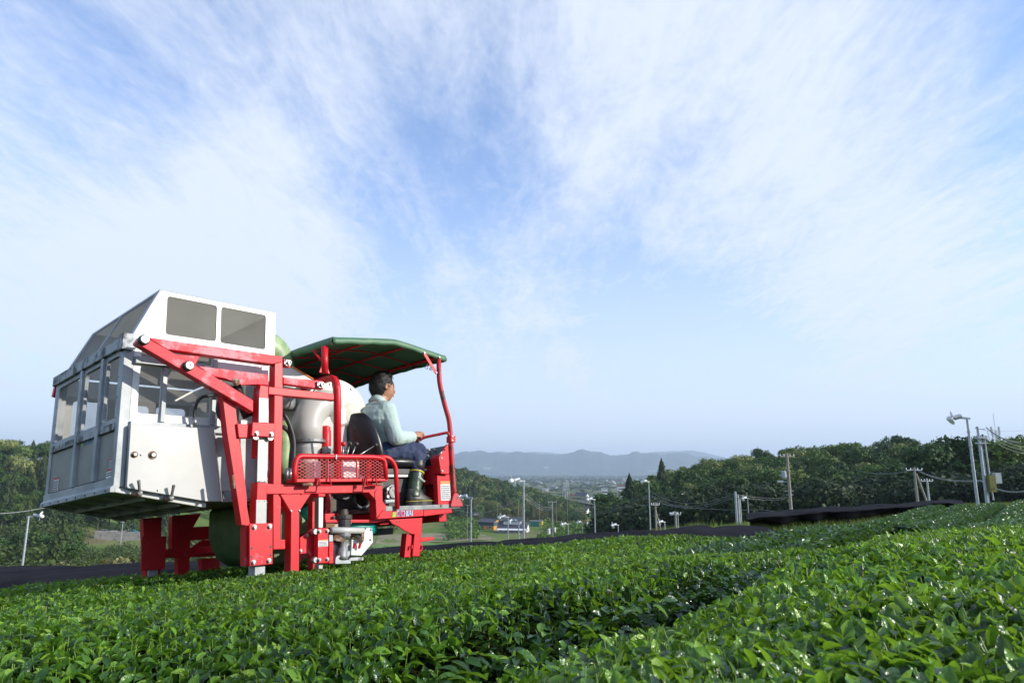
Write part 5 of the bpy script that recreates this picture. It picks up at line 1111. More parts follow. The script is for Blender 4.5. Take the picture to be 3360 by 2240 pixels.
textmesh('boot_lettering', 'Classic', p0+[-.030, -.056, .0], np.array([.6, -.15, -.5]), np.array([.5, .0, .6]), .026, M['label'], bt_, base=PB, shear=.4, lift=.006, extr=.0005)
# ================================================================ netting and back rows
def dcol(px): return math.atan((px-CX)/F/1.02)
fbp = []
for xm in np.linspace(-9, 20, 160):
    w = W([xm, float(fB(xm)), -HC]); fbp.append((math.atan2(w[0], w[1]), math.hypot(w[0], w[1])))
fbp = sorted(p for p in fbp if p[1] > 1); fa = [p[0] for p in fbp]; fr_ = [p[1] for p in fbp]
M['net'] = mat('black_shade_netting', (.009, .009, .012), .85, 0, (.020, .020, .023), .8, .6, 6, 8, .45, .65, spec=.04)
q = M['net'].node_tree; 
def net(px0, px1, far, name, label, nper=240):
    cols = np.linspace(px0, px1, nper); V = []; nr_ = 90
    for px in cols:
        a = dcol(px); n0 = np.interp(a, fa, fr_)-.05; fd = max(np.interp(px, far[0], far[1]), n0+.8)
        for k in range(nr_):
            r = n0+(fd-n0)*k/(nr_-1); x, y = r*math.sin(a), r*math.cos(a); pm = MR@[x, y, 0]
            h = .70-.07*min(max((r-8)/6, 0), 1)-.13*min(max((px-2100)/300, 0), 1)*max(1-(r-n0)/2.5, 0)
            row = .06*math.cos((pm[1]-5.1)/1.65*2*math.pi)-.03
            wr = .014*math.sin(pm[0]*1.7+math.sin(pm[1]*2.1)*1.5)*math.cos(pm[1]*3.3)+.010*math.sin(pm[0]*4.1-pm[1]*2.7+2*math.sin(pm[0]*.8))+.006*math.sin(pm[0]*9+pm[1]*3)*math.sin(pm[1]*6)
            e = min(k/6, 1); V.append((x, y, float(tz(x, y)[0])+h*(.9+.1*e)+row*e+wr*e-(.25 if k == 0 else 0)-(.5 if k == nr_-1 else 0)))
    I, J_ = np.meshgrid(np.arange(nper-1), np.arange(nr_-1), indexing='ij'); I = I.ravel(); J_ = J_.ravel()
    Fq = np.stack([I*nr_+J_, (I+1)*nr_+J_, (I+1)*nr_+J_+1, I*nr_+J_+1], 1)[:, ::-1]
    o = bpy.data.objects.new(name, npmesh(name, np.array(V), Fq, M['net'], True)); put(o, label=label, cat='shade netting', group='black netting over tea hedges'); return o
net(-900, 2670, ([-900, 0, 480, 1200, 2300, 2420, 2560, 2670], [15.5, 15.5, 15.5, 15.3, 15, 14, 12.5, 11]), 'shade_netting', 'long flat strip of black shade netting across the field behind the machine')
# heaped netting further up: a scalloped cover over a hedge
prof = ([2440, 2480, 2560, 2700, 2850, 3000, 3100, 3150], [1694, 1688, 1681, 1669, 1660, 1648, 1639, 1642])
V = []; nc, nk = 220, 14; colsx = np.linspace(2440, 3150, nc)
for px in colsx:
    d0 = 20+5*(px-2440)/700; yt = np.interp(px, *prof); a = dcol(px); soil = float(tz((d0+1)*math.sin(a), (d0+1)*math.cos(a))[0]); zt_ = -(yt-1562)/2240*(d0+1.2)
    edge = min((px-2440)/30, 1, (3150-px)/30); sc_ = abs(math.sin(px/46+.9*math.sin(px/70)))**.7; lo_ = zt_-(.05+.17*sc_)*edge-.01; zt_ += .010*math.sin(px/30)
    for k in range(nk):
        t = k/(nk-1)
        if t < .45: u = t/.45; r = d0+.35*(1-u)*(1-.3*sc_); z = lo_+(zt_-lo_)*math.sin(u*1.57)**.8-.02*math.sin(px/9)*(1-u)
        else: u = (t-.45)/.55; r = d0+.35*0+.2+u*3.2; z = zt_+.03*math.sin(u*3)+.015*math.sin(px/22+u*5)-.4*max(u-.7, 0)
        V.append((r*math.sin(a), r*math.cos(a), z))
I, J_ = np.meshgrid(np.arange(nc-1), np.arange(nk-1), indexing='ij'); I = I.ravel(); J_ = J_.ravel()
Fq = np.stack([I*nk+J_, (I+1)*nk+J_, (I+1)*nk+J_+1, I*nk+J_+1], 1)[:, ::-1]
o = bpy.data.objects.new('shade_netting', npmesh('shade_netting', np.array(V), Fq, M['net'], True)); put(o, label='raised black netting with scalloped drooping edge at the far right of the field', cat='shade netting', group='black netting over tea hedges')
sm = o.modifiers.new('t', 'SOLIDIFY'); sm.thickness = .01
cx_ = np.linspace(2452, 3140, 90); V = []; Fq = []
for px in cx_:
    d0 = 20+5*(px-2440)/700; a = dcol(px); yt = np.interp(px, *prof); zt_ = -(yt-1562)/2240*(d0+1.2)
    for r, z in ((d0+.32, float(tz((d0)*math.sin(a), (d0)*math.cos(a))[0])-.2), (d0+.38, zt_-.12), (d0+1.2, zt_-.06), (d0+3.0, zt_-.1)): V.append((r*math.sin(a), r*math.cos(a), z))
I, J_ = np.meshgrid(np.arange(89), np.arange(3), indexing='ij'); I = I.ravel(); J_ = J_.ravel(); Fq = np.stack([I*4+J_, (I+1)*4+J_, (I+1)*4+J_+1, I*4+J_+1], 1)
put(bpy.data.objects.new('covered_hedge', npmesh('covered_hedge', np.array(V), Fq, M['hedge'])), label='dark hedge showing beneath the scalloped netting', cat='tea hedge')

def gph(px, py, h, r0=4.):
    d = ray(px, py); rr = np.exp(np.linspace(math.log(r0), math.log(400), 1600)); hh = math.hypot(d[0], d[1]); P = d[None]*rr[:, None]/hh
    g = tz(P[:, 0], P[:, 1])+h; k = np.argmax(P[:, 2] < g); return P[k]
# back hedges: furrows measured as (near, far) spots
FUR = [((2480, 1748), (3010, 1664)), ((2770, 1745), (3080, 1671)), ((2990, 1706), (3178, 1664)), ((3196, 1708), (3292, 1653)), ((3560, 1712), (3440, 1645)), ((4150, 1712), (3620, 1640))]
FW = [(gph(*a, .60), gph(*b, .60)) for a, b in FUR]
BL = ['far tea hedge alongside the scalloped netting', 'far tea hedge, second from the scalloped netting', 'far tea hedge running up towards the twin poles on the right', 'far tea hedge at the right edge of the photograph', 'outermost far tea hedge beyond the right edge']
for i in range(5):
    (n0, f0), (n1_, f1__) = FW[i], FW[i+1]; n0, f0, n1_, f1__ = [np.array(v) for v in (n0, f0, n1_, f1__)]
    n = int(34000*(1, .8, 1, 1, .5)[i]); s = rg.uniform(-.35, 1.25, n); t = rg.uniform(.03, .97, n)
    A_ = n0[None]+(f0-n0)[None]*s[:, None]; B_ = n1_[None]+(f1__-n1_)[None]*s[:, None]; P_ = A_*(1-t[:, None])+B_*t[:, None]
    dome = -.32*np.abs(2*t-1)**5-.05*np.abs(2*t-1)**2
    z = tz(P_[:, 0], P_[:, 1])+.60+dome+.03*vnoise(P_[:, 0], P_[:, 1], 2, 5)-rg.exponential(.03, n); P_[:, 2] = z
    Bm = orient(n, -.3, 1.0, rg); Ls = rg.uniform(.05, .09, n)
    base = np.array([*((n0+f0+n1_+f1__)/4)[:2], 0]); base[2] = float(tz(base[0], base[1])[0])
    root = bpy.data.objects.new('tea_row', None); root.location = base; put(root, label=BL[i], cat='tea hedge', group='clipped tea hedges of the field')
    v_, f_ = scatter(leaf_template(2), P_-base, Bm, Ls); put(bpy.data.objects.new('foliage', npmesh('foliage', v_, f_, M['tea_far'], True)), root, kind='stuff')
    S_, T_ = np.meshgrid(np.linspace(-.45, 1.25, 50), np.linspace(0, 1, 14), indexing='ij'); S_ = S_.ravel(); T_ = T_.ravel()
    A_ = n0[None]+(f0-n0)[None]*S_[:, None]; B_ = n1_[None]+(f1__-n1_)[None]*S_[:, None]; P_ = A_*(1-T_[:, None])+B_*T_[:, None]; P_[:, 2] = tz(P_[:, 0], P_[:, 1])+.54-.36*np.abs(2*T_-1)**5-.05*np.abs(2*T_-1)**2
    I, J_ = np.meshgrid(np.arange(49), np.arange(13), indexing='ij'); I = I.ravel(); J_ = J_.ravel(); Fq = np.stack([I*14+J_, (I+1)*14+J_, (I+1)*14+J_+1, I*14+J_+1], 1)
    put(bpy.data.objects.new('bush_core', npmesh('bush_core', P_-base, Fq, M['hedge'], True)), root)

# ---------------------------------------------------------------- grass and scrub
def blades(name, pts, h0, h1, w, stops, label, leaf=0., rough=.6, bend=.35, nblade=1):
    n = len(pts); mm = leafmat(name+'_blade', stops, rough, .3, (.35, .45, .08), .3)
    h = rg.uniform(h0, h1, n); a = rg.uniform(0, 6.283, n); b = rg.uniform(0, 6.283, n); k = rg.uniform(.1, bend, n)*h; w_ = w*rg.uniform(.6, 1.4, n)
    sx_, sy_ = np.cos(b)*w_, np.sin(b)*w_; dx, dy = np.cos(a)*k, np.sin(a)*k
    P0 = pts; mid = P0+np.stack([dx*.3, dy*.3, h*.6], 1); top = P0+np.stack([dx, dy, h], 1); sd = np.stack([sx_, sy_, 0*sx_], 1)
    V = np.stack([P0-sd, P0+sd, mid+sd*.8, mid-sd*.8, top], 1).reshape(-1, 3); o = (np.arange(n)*5)[:, None]
    T3 = np.concatenate([o+[[0, 1, 2]], o+[[0, 2, 3]], o+[[3, 2, 4]]], 0)
    ob = bpy.data.objects.new(name, npmesh(name, V, T3, mm)); put(ob, label=label, cat='grass', kind='stuff'); return ob
def spread(px0, px1, d0, d1, n, p=1.):
    """ground points scattered over a sector (columns px0..px1, distances d0..d1)"""
    u = rg.uniform(0, 1, n); a = np.arctan((rg.uniform(px0, px1, n)-CX)/F/1.02); d = np.sqrt(d0**2+(d1**2-d0**2)*u**p); x, y = d*np.sin(a), d*np.cos(a); return np.stack([x, y, tz(x, y)], 1)
GR = ((0., (.035, .075, .012)), (.6, (.07, .13, .02)), (.85, (.12, .17, .03)), (1., (.22, .19, .08)))
DR = ((0., (.05, .08, .02)), (.4, (.10, .12, .04)), (.75, (.19, .16, .08)), (1., (.32, .25, .14)))
def clump(pts, rad, k):
    n = len(pts); o = np.repeat(pts, k, 0); o[:, :2] += rg.normal(0, rad, (n*k, 2)); o[:, 2] = tz(o[:, 0], o[:, 1]); return o
blades('tall_grass', clump(np.concatenate([spread(2040, 2440, 25, 31, 110), spread(2080, 2150, 22, 25, 10)]), .35, 60), .25, .62, .012, GR, 'tufts of long bright grass along the upper edge of the black netting')
blades('verge_grass', np.concatenate([clump(spread(2440, 3120, 19, 23, 140), .4, 45), spread(2600, 3700, 27, 60, 26000)]), .15, .55, .012, ((0., (.025, .055, .010)), (.6, (.05, .10, .015)), (1., (.11, .14, .03))), 'rough green verge below the scalloped netting and around the twin poles')
blades('valley_scrub', np.concatenate([clump(spread(-500, 1150, 50, 115, 1500), 1.3, 40)]), .8, 2.4, .035, DR, 'tangle of reeds and brown scrub on the slope left below the netting', bend=.5)
blades('far_grass', clump(spread(1250, 2300, 60, 150, 700), 1.0, 20), .4, 1.1, .05, GR, 'grassy slope falling to the valley behind the netting')

# ---------------------------------------------------------------- trees
def treemat(name, stops, tr=.18):
    m, n, l, b = newmat(name); oi = n.new('ShaderNodeObjectInfo'); g = n.new('ShaderNodeNewGeometry'); cr = n.new('ShaderNodeValToRGB'); l.new(oi.outputs['Random'], cr.inputs[0]); e = cr.color_ramp.elements
    while len(e) < len(stops): e.new(.5)
    for k, (p, c) in enumerate(stops): e[k].position = p; e[k].color = (*c, 1)
    mr = n.new('ShaderNodeMapRange'); l.new(g.outputs['Random Per Island'], mr.inputs[0]); mr.inputs[3].default_value = .55; mr.inputs[4].default_value = 1.5
    hs = n.new('ShaderNodeHueSaturation'); l.new(cr.outputs[0], hs.inputs['Color']); l.new(mr.outputs[0], hs.inputs['Value']); l.new(hs.outputs[0], b.inputs['Base Color']); b.inputs['Roughness'].default_value = .6; b.inputs['Specular IOR Level'].default_value = .25
    t = n.new('ShaderNodeBsdfTranslucent'); l.new(hs.outputs[0], t.inputs[0]); ms = n.new('ShaderNodeMixShader'); ms.inputs[0].default_value = tr; l.new(b.outputs[0], ms.inputs[1]); l.new(t.outputs[0], ms.inputs[2]); l.new(ms.outputs[0], n['Material Output'].inputs[0])
    return m
M['broad'] = treemat('broadleaf_foliage', ((0., (.032, .074, .016)), (.35, (.054, .108, .018)), (.6, (.042, .084, .020)), (.8, (.085, .150, .024)), (1., (.115, .17, .03))))
M['bloom'] = treemat('yellow_flowering_foliage', ((0., (.16, .21, .055)), (.5, (.23, .26, .08)), (1., (.13, .20, .045))))
M['cedar'] = treemat('cedar_foliage', ((0., (.030, .055, .016)), (.6, (.050, .080, .020)), (1., (.075, .11, .024))))
M['bamboo'] = treemat('bamboo_foliage', ((0., (.12, .13, .035)), (.5, (.16, .15, .05)), (1., (.09, .12, .03))))
M['bark'] = mat('bark', (.07, .055, .04), .9, 0, (.12, .10, .08), 3)
def clumps(cs, rs, n, size, seed, flat=1., shell=.75):
    """leaf clumps spread over the outer part of several lobes, facing roughly outwards"""
    r = np.random.default_rng(seed); cs = np.array(cs, float); rs = np.array(rs, float); pr = rs**2/np.sum(rs**2); k = r.choice(len(cs), n, p=pr)
    d = r.normal(size=(n, 3)); d /= np.linalg.norm(d, axis=1)[:, None]; d[:, 2] = np.where(d[:, 2] < -.5, -d[:, 2], d[:, 2])
    rad = rs[k]*(1-(1-shell)*r.random(n)**1.5*1.6)*(1+.10*np.sin(d[:, 0]*7+k)+.09*np.sin(d[:, 1]*9+d[:, 2]*6)); P_ = cs[k]+d*rad[:, None]*[1, 1, flat]
    nn = d+r.normal(0, .45, (n, 3)); nn /= np.linalg.norm(nn, axis=1)[:, None]; u = np.cross(nn, r.normal(size=(n, 3))); u /= np.linalg.norm(u, axis=1)[:, None]; v = np.cross(nn, u)
    s = size*r.uniform(.6, 1.4, n)[:, None]; V = np.stack([P_-u*s, P_-v*s*.55+nn*s*.15, P_+u*s, P_+v*s*.55+nn*s*.15], 1).reshape(-1, 3); Fq = np.arange(n*4).reshape(n, 4); return V, Fq
def trunk(h, r, limbs, seed):
    rr_ = random.Random(seed); mb = MB().tube([(0, 0, -1.5), (.1, 0, h*.35), (.0, .1, h*.8)], [r*1.3, r*.8, r*.4], 7)
    for k in range(limbs):
        a = rr_.uniform(0, 6.28); z = h*rr_.uniform(.35, .7); L_ = h*rr_.uniform(.25, .4); mb.tube([(0, 0, z), (math.cos(a)*L_*.6, math.sin(a)*L_*.6, z+L_*.5), (math.cos(a)*L_, math.sin(a)*L_, z+L_*.9)], [r*.4, r*.25, r*.1], 5)
    return mesh('trunk', mb.v, mb.f, M['bark'], True)
KIND = {}
def mk(name, variants): KIND[name] = variants
bv = []
for s in range(5):
    r_ = random.Random(100+s); cs = [(0, 0, 5.2)]; rs = [2.7]
    for k in range(9): a = k*2.4+r_.uniform(-.4, .4); q_ = r_.uniform(1.3, 2.6); cs.append((math.cos(a)*q_, math.sin(a)*q_, r_.uniform(3.6, 7.0))); rs.append(r_.uniform(1.1, 1.9))
    V, Fq = clumps(cs, rs, 1700, .27, s, .8); bv.append((npmesh('crown', V, Fq, M['broad']), trunk(6, .22, 4, s)))
mk('broadleaf', bv)
fv = []
for s in range(3):
    r_ = random.Random(150+s); cs = [(0, 0, 5.)]; rs = [2.8]
    for k in range(12): a = k*2.4; q_ = r_.uniform(1.6, 2.9); cs.append((math.cos(a)*q_, math.sin(a)*q_, r_.uniform(3.8, 6.6))); rs.append(r_.uniform(.8, 1.4))
    V, Fq = clumps(cs, rs, 1700, .25, 20+s, .8); fv.append((npmesh('crown', V, Fq, M['bloom']), trunk(5.5, .22, 4, s)))
mk('flowering', fv)
cv = []
for s in range(3):
    r = np.random.default_rng(40+s); n = 1300; z = r.uniform(0, 1, n)**.8; a = r.uniform(0, 6.283, n); R_ = 2.1*(1-z)**.75*(1+.22*np.sin(a*5+z*20)+.15*r.normal(size=n)); R_ = np.maximum(R_, .05)*(1-.35*r.random(n)**3); P_ = np.stack([R_*np.cos(a), R_*np.sin(a), 1.6+z*8.2-R_*.2], 1)
    nn = np.stack([np.cos(a), np.sin(a), .5+0*a], 1)+r.normal(0, .4, (n, 3)); nn /= np.linalg.norm(nn, axis=1)[:, None]; dn = np.stack([np.cos(a)*.6, np.sin(a)*.6, -.7+0*a], 1); u = dn-nn*np.sum(dn*nn, 1)[:, None]; u /= np.linalg.norm(u, axis=1)[:, None]; v = np.cross(nn, u); s_ = .26*r.uniform(.6, 1.4, n)[:, None]
    V = np.stack([P_-u*s_*1.3, P_-v*s_*.5, P_+u*s_*1.3, P_+v*s_*.5], 1).reshape(-1, 3); cv.append((npmesh('crown', V, np.arange(n*4).reshape(n, 4), M['cedar']), trunk(9, .2, 0, s)))
mk('cedar', cv)
mv = []
for s in range(2):
    r = np.random.default_rng(60+s); n = 1300; z = r.uniform(.15, 1, n); a = r.uniform(0, 6.283, n); q_ = r.uniform(0, 1, n)**.5*2.6; P_ = np.stack([q_*np.cos(a)+z*z*.8, q_*np.sin(a), z*7.5*(1-.10*q_/2.6)+r.normal(0, .3, n)], 1)
    u = np.stack([r.normal(0, .35, n), r.normal(0, .35, n), np.ones(n)], 1); u /= np.linalg.norm(u, axis=1)[:, None]; v = np.cross(u, r.normal(size=(n, 3))); v /= np.linalg.norm(v, axis=1)[:, None]; s_ = r.uniform(.25, .55, n)[:, None]
    V = np.stack([P_-u*s_, P_-v*.09, P_+u*s_, P_+v*.09], 1).reshape(-1, 3)
    mb = MB()
    for k in range(14): x_, y_ = random.uniform(-2, 2), random.uniform(-2, 2); mb.tube([(x_, y_, -1), (x_, y_, 6)], .05, 4)
    mv.append((npmesh('crown', V, np.arange(n*4).reshape(n, 4), M['bamboo']), mesh('culms', mb.v, mb.f, M['bamboo'])))
mk('bamboo', mv)
TN = {'broadleaf': ('broadleaf_tree', 'tree'), 'flowering': ('flowering_tree', 'tree'), 'cedar': ('cedar_tree', 'tree'), 'bamboo': ('bamboo_clump', 'bamboo')}
TL = {'broadleaf': 'green broadleaf tree on', 'flowering': 'pale flowering tree on', 'cedar': 'dark cedar tree on', 'bamboo': 'straw-green bamboo clump on'}
def place(where, p):
    """finer wording of where a tree stands"""
    px = CX+F*1.02*p[0]/p[1]; d = math.hypot(p[0], p[1])
    if 'dark hill' in where: return ('the crest' if d > 205 else 'the upper slope' if d > 185 else 'the foot')+' of the dark hill '+('left of the bundled poles' if px < 2410 else 'before the transformer pole' if px < 2590 else 'above the scalloped netting')
    if 'steep hill' in where: return ('the crest' if d > 400 else 'the middle' if d > 350 else 'the foot')+' of the steep hill '+('at the left edge' if px < 60 else 'beside the hopper' if px < 240 else 'below the hopper')
    if 'spur' in where: return ('the upper part' if d > 495 else 'the foot')+' of the wooded spur '+('behind the orange house' if px < 1640 else 'behind the white farmhouse' if px < 1740 else 'at its right end')
    if 'shaded slope' in where: return 'the shaded slope '+('left of the leaning wind machine' if px < 3200 else 'right of the twin poles')
    return where
def tree(kind, p, s, where, label=None, sz=None):
    cm, tm = KIND[kind][random.randrange(len(KIND[kind]))]; root = bpy.data.objects.new(TN[kind][0], None); root.location = p; root.rotation_euler = (0, 0, random.uniform(0, 6.28)); root.scale = (s, s, s*(sz or random.uniform(.85, 1.15)))
    w2 = place(where, p); put(root, label=label or (TL[kind]+' '+w2).replace('in the wood ', ''), cat=TN[kind][1], group=None if label else f'{TN[kind][0].replace("_", " ")}s on {w2}')
    put(bpy.data.objects.new('crown', cm), root); put(bpy.data.objects.new('trunk' if kind != 'bamboo' else 'culms', tm), root); return root
def wood(px0, px1, d0, d1, space, mix, where, s0, s1, cap, zone=None):
    pts = []; out = 0; rr_ = random.Random(int(px0+d0))
    cand = sorted([(rr_.uniform(d0, d1), rr_.uniform(px0, px1)) for _ in range(6000)])
    for d, px in cand:
        if out >= cap: break
        a = dcol(px); x, y = d*math.sin(a), d*math.cos(a)
        if any((x-q[0])**2+(y-q[1])**2 < space**2 for q in pts): continue
        k = zone(px, d) if zone else None
        if k == 'skip': continue
        pts.append((x, y)); r = rr_.random(); kind = k
        if kind is None:
            for kk, w in mix:
                if r < w: kind = kk; break
                r -= w
        tree(kind, (x, y, float(tz(x, y)[0])-.4), rr_.uniform(s0, s1), where); out += 1
random.seed(5)
wood(1985, 3050, 166, 205, 5.6, (('broadleaf', .86), ('cedar', .0), ('flowering', .14)), 'the dark hill to the right', .85, 1.3, 120, lambda px, d: 'skip' if px < 2080 and d > 190 else ('cedar' if px < 2200 and random.random() < .22 else None))
wood(2090, 3150, 207, 245, 7.0, (('broadleaf', .80), ('flowering', .20), ('cedar', .0)), 'the dark hill to the right', .9, 1.3, 90)
wood(3060, 3750, 132, 175, 6.2, (('broadleaf', .9), ('flowering', .1)), 'the shaded slope at the right edge', 1.15, 1.45, 55)
def zl(px, d):
    if 300 < px < 1300 and d < 320: return 'skip'
    if px > 240 and d > 348: return 'skip'
    return None
wood(-200, 600, 318, 450, 7.2, (('cedar', .42), ('broadleaf', .42), ('flowering', .16)), 'the steep hill to the left', 1.0, 1.5, 190, zl)
wood(-300, 420, 150, 300, 9, (('broadleaf', .7), ('flowering', .15), ('cedar', .15)), 'the lower left slope', .7, 1.2, 50, lambda px, d: 'skip' if px > 250 else None)
wood(700, 1300, 380, 430, 8, (('broadleaf', .6), ('cedar', .3), ('flowering', .1)), 'the hill behind the machine', 1.0, 1.5, 30)
def zm(px, d):
    top = np.interp(px, [1480, 1600, 1700, 1880], [600, 600, 600, 560])
    if d > top+20: return 'skip'
    if d < 480 and random.random() < .45: return 'bamboo'
    if d < 500 and random.random() < .6: return 'cedar' if px < 1560 else 'broadleaf'
    return None
wood(1400, 1905, 445, 540, 8.4, (('flowering', .36), ('broadleaf', .36), ('cedar', .28)), 'the wooded spur across the valley', 1.0, 1.5, 125, zm)
def wood_mass(name, px0, px1, d0, d1, n, mats, label, s0=1.0, s1=1.5):
    for mi, (mt, fr) in enumerate(mats):
        r = np.random.default_rng(int(px0+d0)+mi); pts = spread(px0, px1, d0, d1, int(n*fr)); VV = []; FF = []; o = 0
        for p in pts:
            s = r.uniform(s0, s1); k = r.integers(0, 4); rs_ = [(0, 0, 4.4*s)]+[(math.cos(q_)*2*s, math.sin(q_)*2*s, (3.5+r.random()*3)*s) for q_ in (0, 1.6, 3.1, 4.7)]
            V, Fq = clumps(rs_, [2.9*s]+[1.6*s]*4, 260, .5*s, int(r.integers(1e6)), .85); VV.append(V+p); FF.append(Fq+o); o += len(V)
        nm = name if mi == 0 else name+'_'+mt; put(bpy.data.objects.new(nm, npmesh(nm, np.concatenate(VV), np.concatenate(FF), M[mt])), label=label+(' in yellow-green flower' if mt == 'bloom' else ''), cat='wood', kind='stuff')
M['woodm'] = treemat('wood_mass_foliage', ((0., (.052, .10, .02)), (1., (.052, .10, .02)))); M['bloom_mass'] = treemat('bloom_mass_foliage', ((0., (.15, .17, .045)), (1., (.15, .17, .045))))
wood_mass('mid_wood', 850, 1400, 430, 640, 260, (('woodm', .75), ('bloom_mass', .25)), 'wood on the hill hidden behind the harvester')
wood_mass('spur_wood', 1400, 1910, 540, 660, 300, (('woodm', .68), ('bloom_mass', .32)), 'crest of the wooded spur across the valley')

# ---------------------------------------------------------------- fields in the valley
def patch(name, quad, m, label, lift=.12, n=14):
    q_ = [gp(*p) for p in quad]; V = []
    for i in range(n+1):
        for j in range(n+1):
            u, v = i/n, j/n; p = (q_[0]*(1-u)+q_[1]*u)*(1-v)+(q_[3]*(1-u)+q_[2]*u)*v; V.append((p[0], p[1], float(tz(p[0], p[1])[0])+lift))
    fs = [(i*(n+1)+j, (i+1)*(n+1)+j, (i+1)*(n+1)+j+1, i*(n+1)+j+1) for i in range(n) for j in range(n)]; me = mesh(name, V, fs, m, True); fixn(me); put(bpy.data.objects.new(name, me), kind='structure', label=label)
M['fallow'] = mat('dry_field', (.23, .19, .10), .95, 0, (.15, .16, .06), .15, 0, vdet=8); M['meadow'] = mat('bright_meadow', (.10, .21, .025), .95, 0, (.14, .22, .04), .3); M['road'] = mat('asphalt_lane', (.16, .16, .16), .9)
patch('fallow_field', ((1230, 1790), (1640, 1772), (1560, 1745), (1240, 1752)), M['fallow'], 'dry tan field behind the harvester')
patch('meadow', ((1000, 1830), (1480, 1806), (1400, 1778), (1000, 1790)), M['meadow'], 'bright green meadow behind the harvester')
patch('lane', ((1470, 1731), (1560, 1729), (1560, 1722), (1470, 1722)), M['road'], 'grey lane beside the orange house', .2, 6)
patch('car_park', ((300, 1766), (500, 1757), (480, 1744), (330, 1748)), M['road'], 'asphalt parking area under the left hill', .2, 6)
def shrubs(name, pts, size, mats, label, n=40, cat='shrubs', card=.2):
    VV = []; FF = []; o = 0; r = random.Random(9)
    for p in pts:
        s = size*r.uniform(.6, 1.3); V, Fq = clumps([(0, 0, s*.5), (s*.5, 0, s*.35), (-s*.4, s*.3, s*.4)], [s*.6, s*.45, s*.45], n, s*card, r.randrange(9999)); VV.append(V+p); FF.append(Fq+o); o += len(V)
    put(bpy.data.objects.new(name, npmesh(name, np.concatenate(VV), np.concatenate(FF), mats)), label=label, cat=cat, kind='stuff')
M['orch'] = treemat('orchard_foliage', ((0., (.10, .18, .025)), (1., (.10, .18, .025)))); M['scrubm'] = treemat('scrub_foliage', ((0., (.06, .09, .022)), (1., (.06, .09, .022))))
M['scrub2'] = treemat('olive_scrub_foliage', ((0., (.17, .155, .06)), (1., (.17, .155, .06))))
shrubs('orchard', spread(1775, 1935, 190, 345, 620), 2.6, M['orch'], 'bright green orchard rows below the village houses', 26)
shrubs('hedgerow', np.concatenate([spread(1470, 1570, 330, 440, 130), spread(1780, 1940, 360, 440, 100), spread(1600, 1700, 400, 440, 40)]), 3.2, M['orch'], 'bright green bushes at the foot of the wooded spur', 26)
shrubs('slope_bushes', np.concatenate([spread(-500, 1150, 60, 140, 520), spread(520, 1150, 140, 280, 220), spread(270, 520, 140, 230, 60)]), 2.6, M['scrubm'], 'green bushes on the slope left below the netting', 170, card=.075)
shrubs('slope_scrub', spread(-500, 1150, 50, 130, 420), 2.4, M['scrub2'], 'olive and straw coloured scrub on the slope left below the netting', 170, card=.075)
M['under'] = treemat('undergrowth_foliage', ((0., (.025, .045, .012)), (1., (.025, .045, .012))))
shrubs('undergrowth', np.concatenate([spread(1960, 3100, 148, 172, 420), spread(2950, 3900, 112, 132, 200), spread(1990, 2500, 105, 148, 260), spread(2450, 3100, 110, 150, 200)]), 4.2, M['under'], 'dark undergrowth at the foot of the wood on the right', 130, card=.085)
shrubs('left_undergrowth', np.concatenate([spread(-300, 270, 150, 300, 220), spread(520, 1200, 150, 300, 180), spread(-300, 300, 300, 330, 80)]), 4.6, M['scrubm'], 'dense bushes at the foot of the steep hill to the left', 110, card=.09)
shrubs('valley_bushes', spread(1050, 1500, 200, 290, 120), 1.8, M['scrubm'], 'low bushes round the meadow behind the harvester', 26)

# ---------------------------------------------------------------- poles and wires
PD = {}
def poleobj(name, px, ytop, label, want, group=None, d=None, cat='pole', r=.07, m='galv', conc=False):
    if d is None:
        ds = np.linspace(28, 320, 900); hs_ = np.array([-(ytop-1562)/2240*k/1.0*1.0 for k in ds]); a = dcol(px); g = tz(ds*math.sin(a), ds*math.cos(a)); k = np.argmin(np.abs((hs_-g)-want)); d = ds[k]
    b = at(px, d); top = ray(px, ytop); top = top*(d/math.hypot(top[0], top[1])); h = top[2]-b[2]
    root = bpy.data.objects.new(name, None); root.location = b; put(root, label=label, cat=cat, group=group)
    mb = MB().tube([(0, 0, -.5), (0, 0, h*.5), (0, 0, h)], [r*1.1, r, r*.85], 10)
    PD[px] = (d, top)
    for z in (.45, .72, .86): mb.lathe((0, 0, h*z), (0, 0, 1), [(-.03, r*1.25), (.03, r*1.25)], 10)
    me = mesh('mast', mb.v, mb.f, M[m], False); put(bpy.data.objects.new('mast', me), root); return root, h, d
def lp(parent, name, mb, m, smooth=False):
    me = mesh(name, mb.v, mb.f, M[m] if isinstance(m, str) else m, smooth); fixn(me); o = bpy.data.objects.new(name, me); put(o, parent); return o
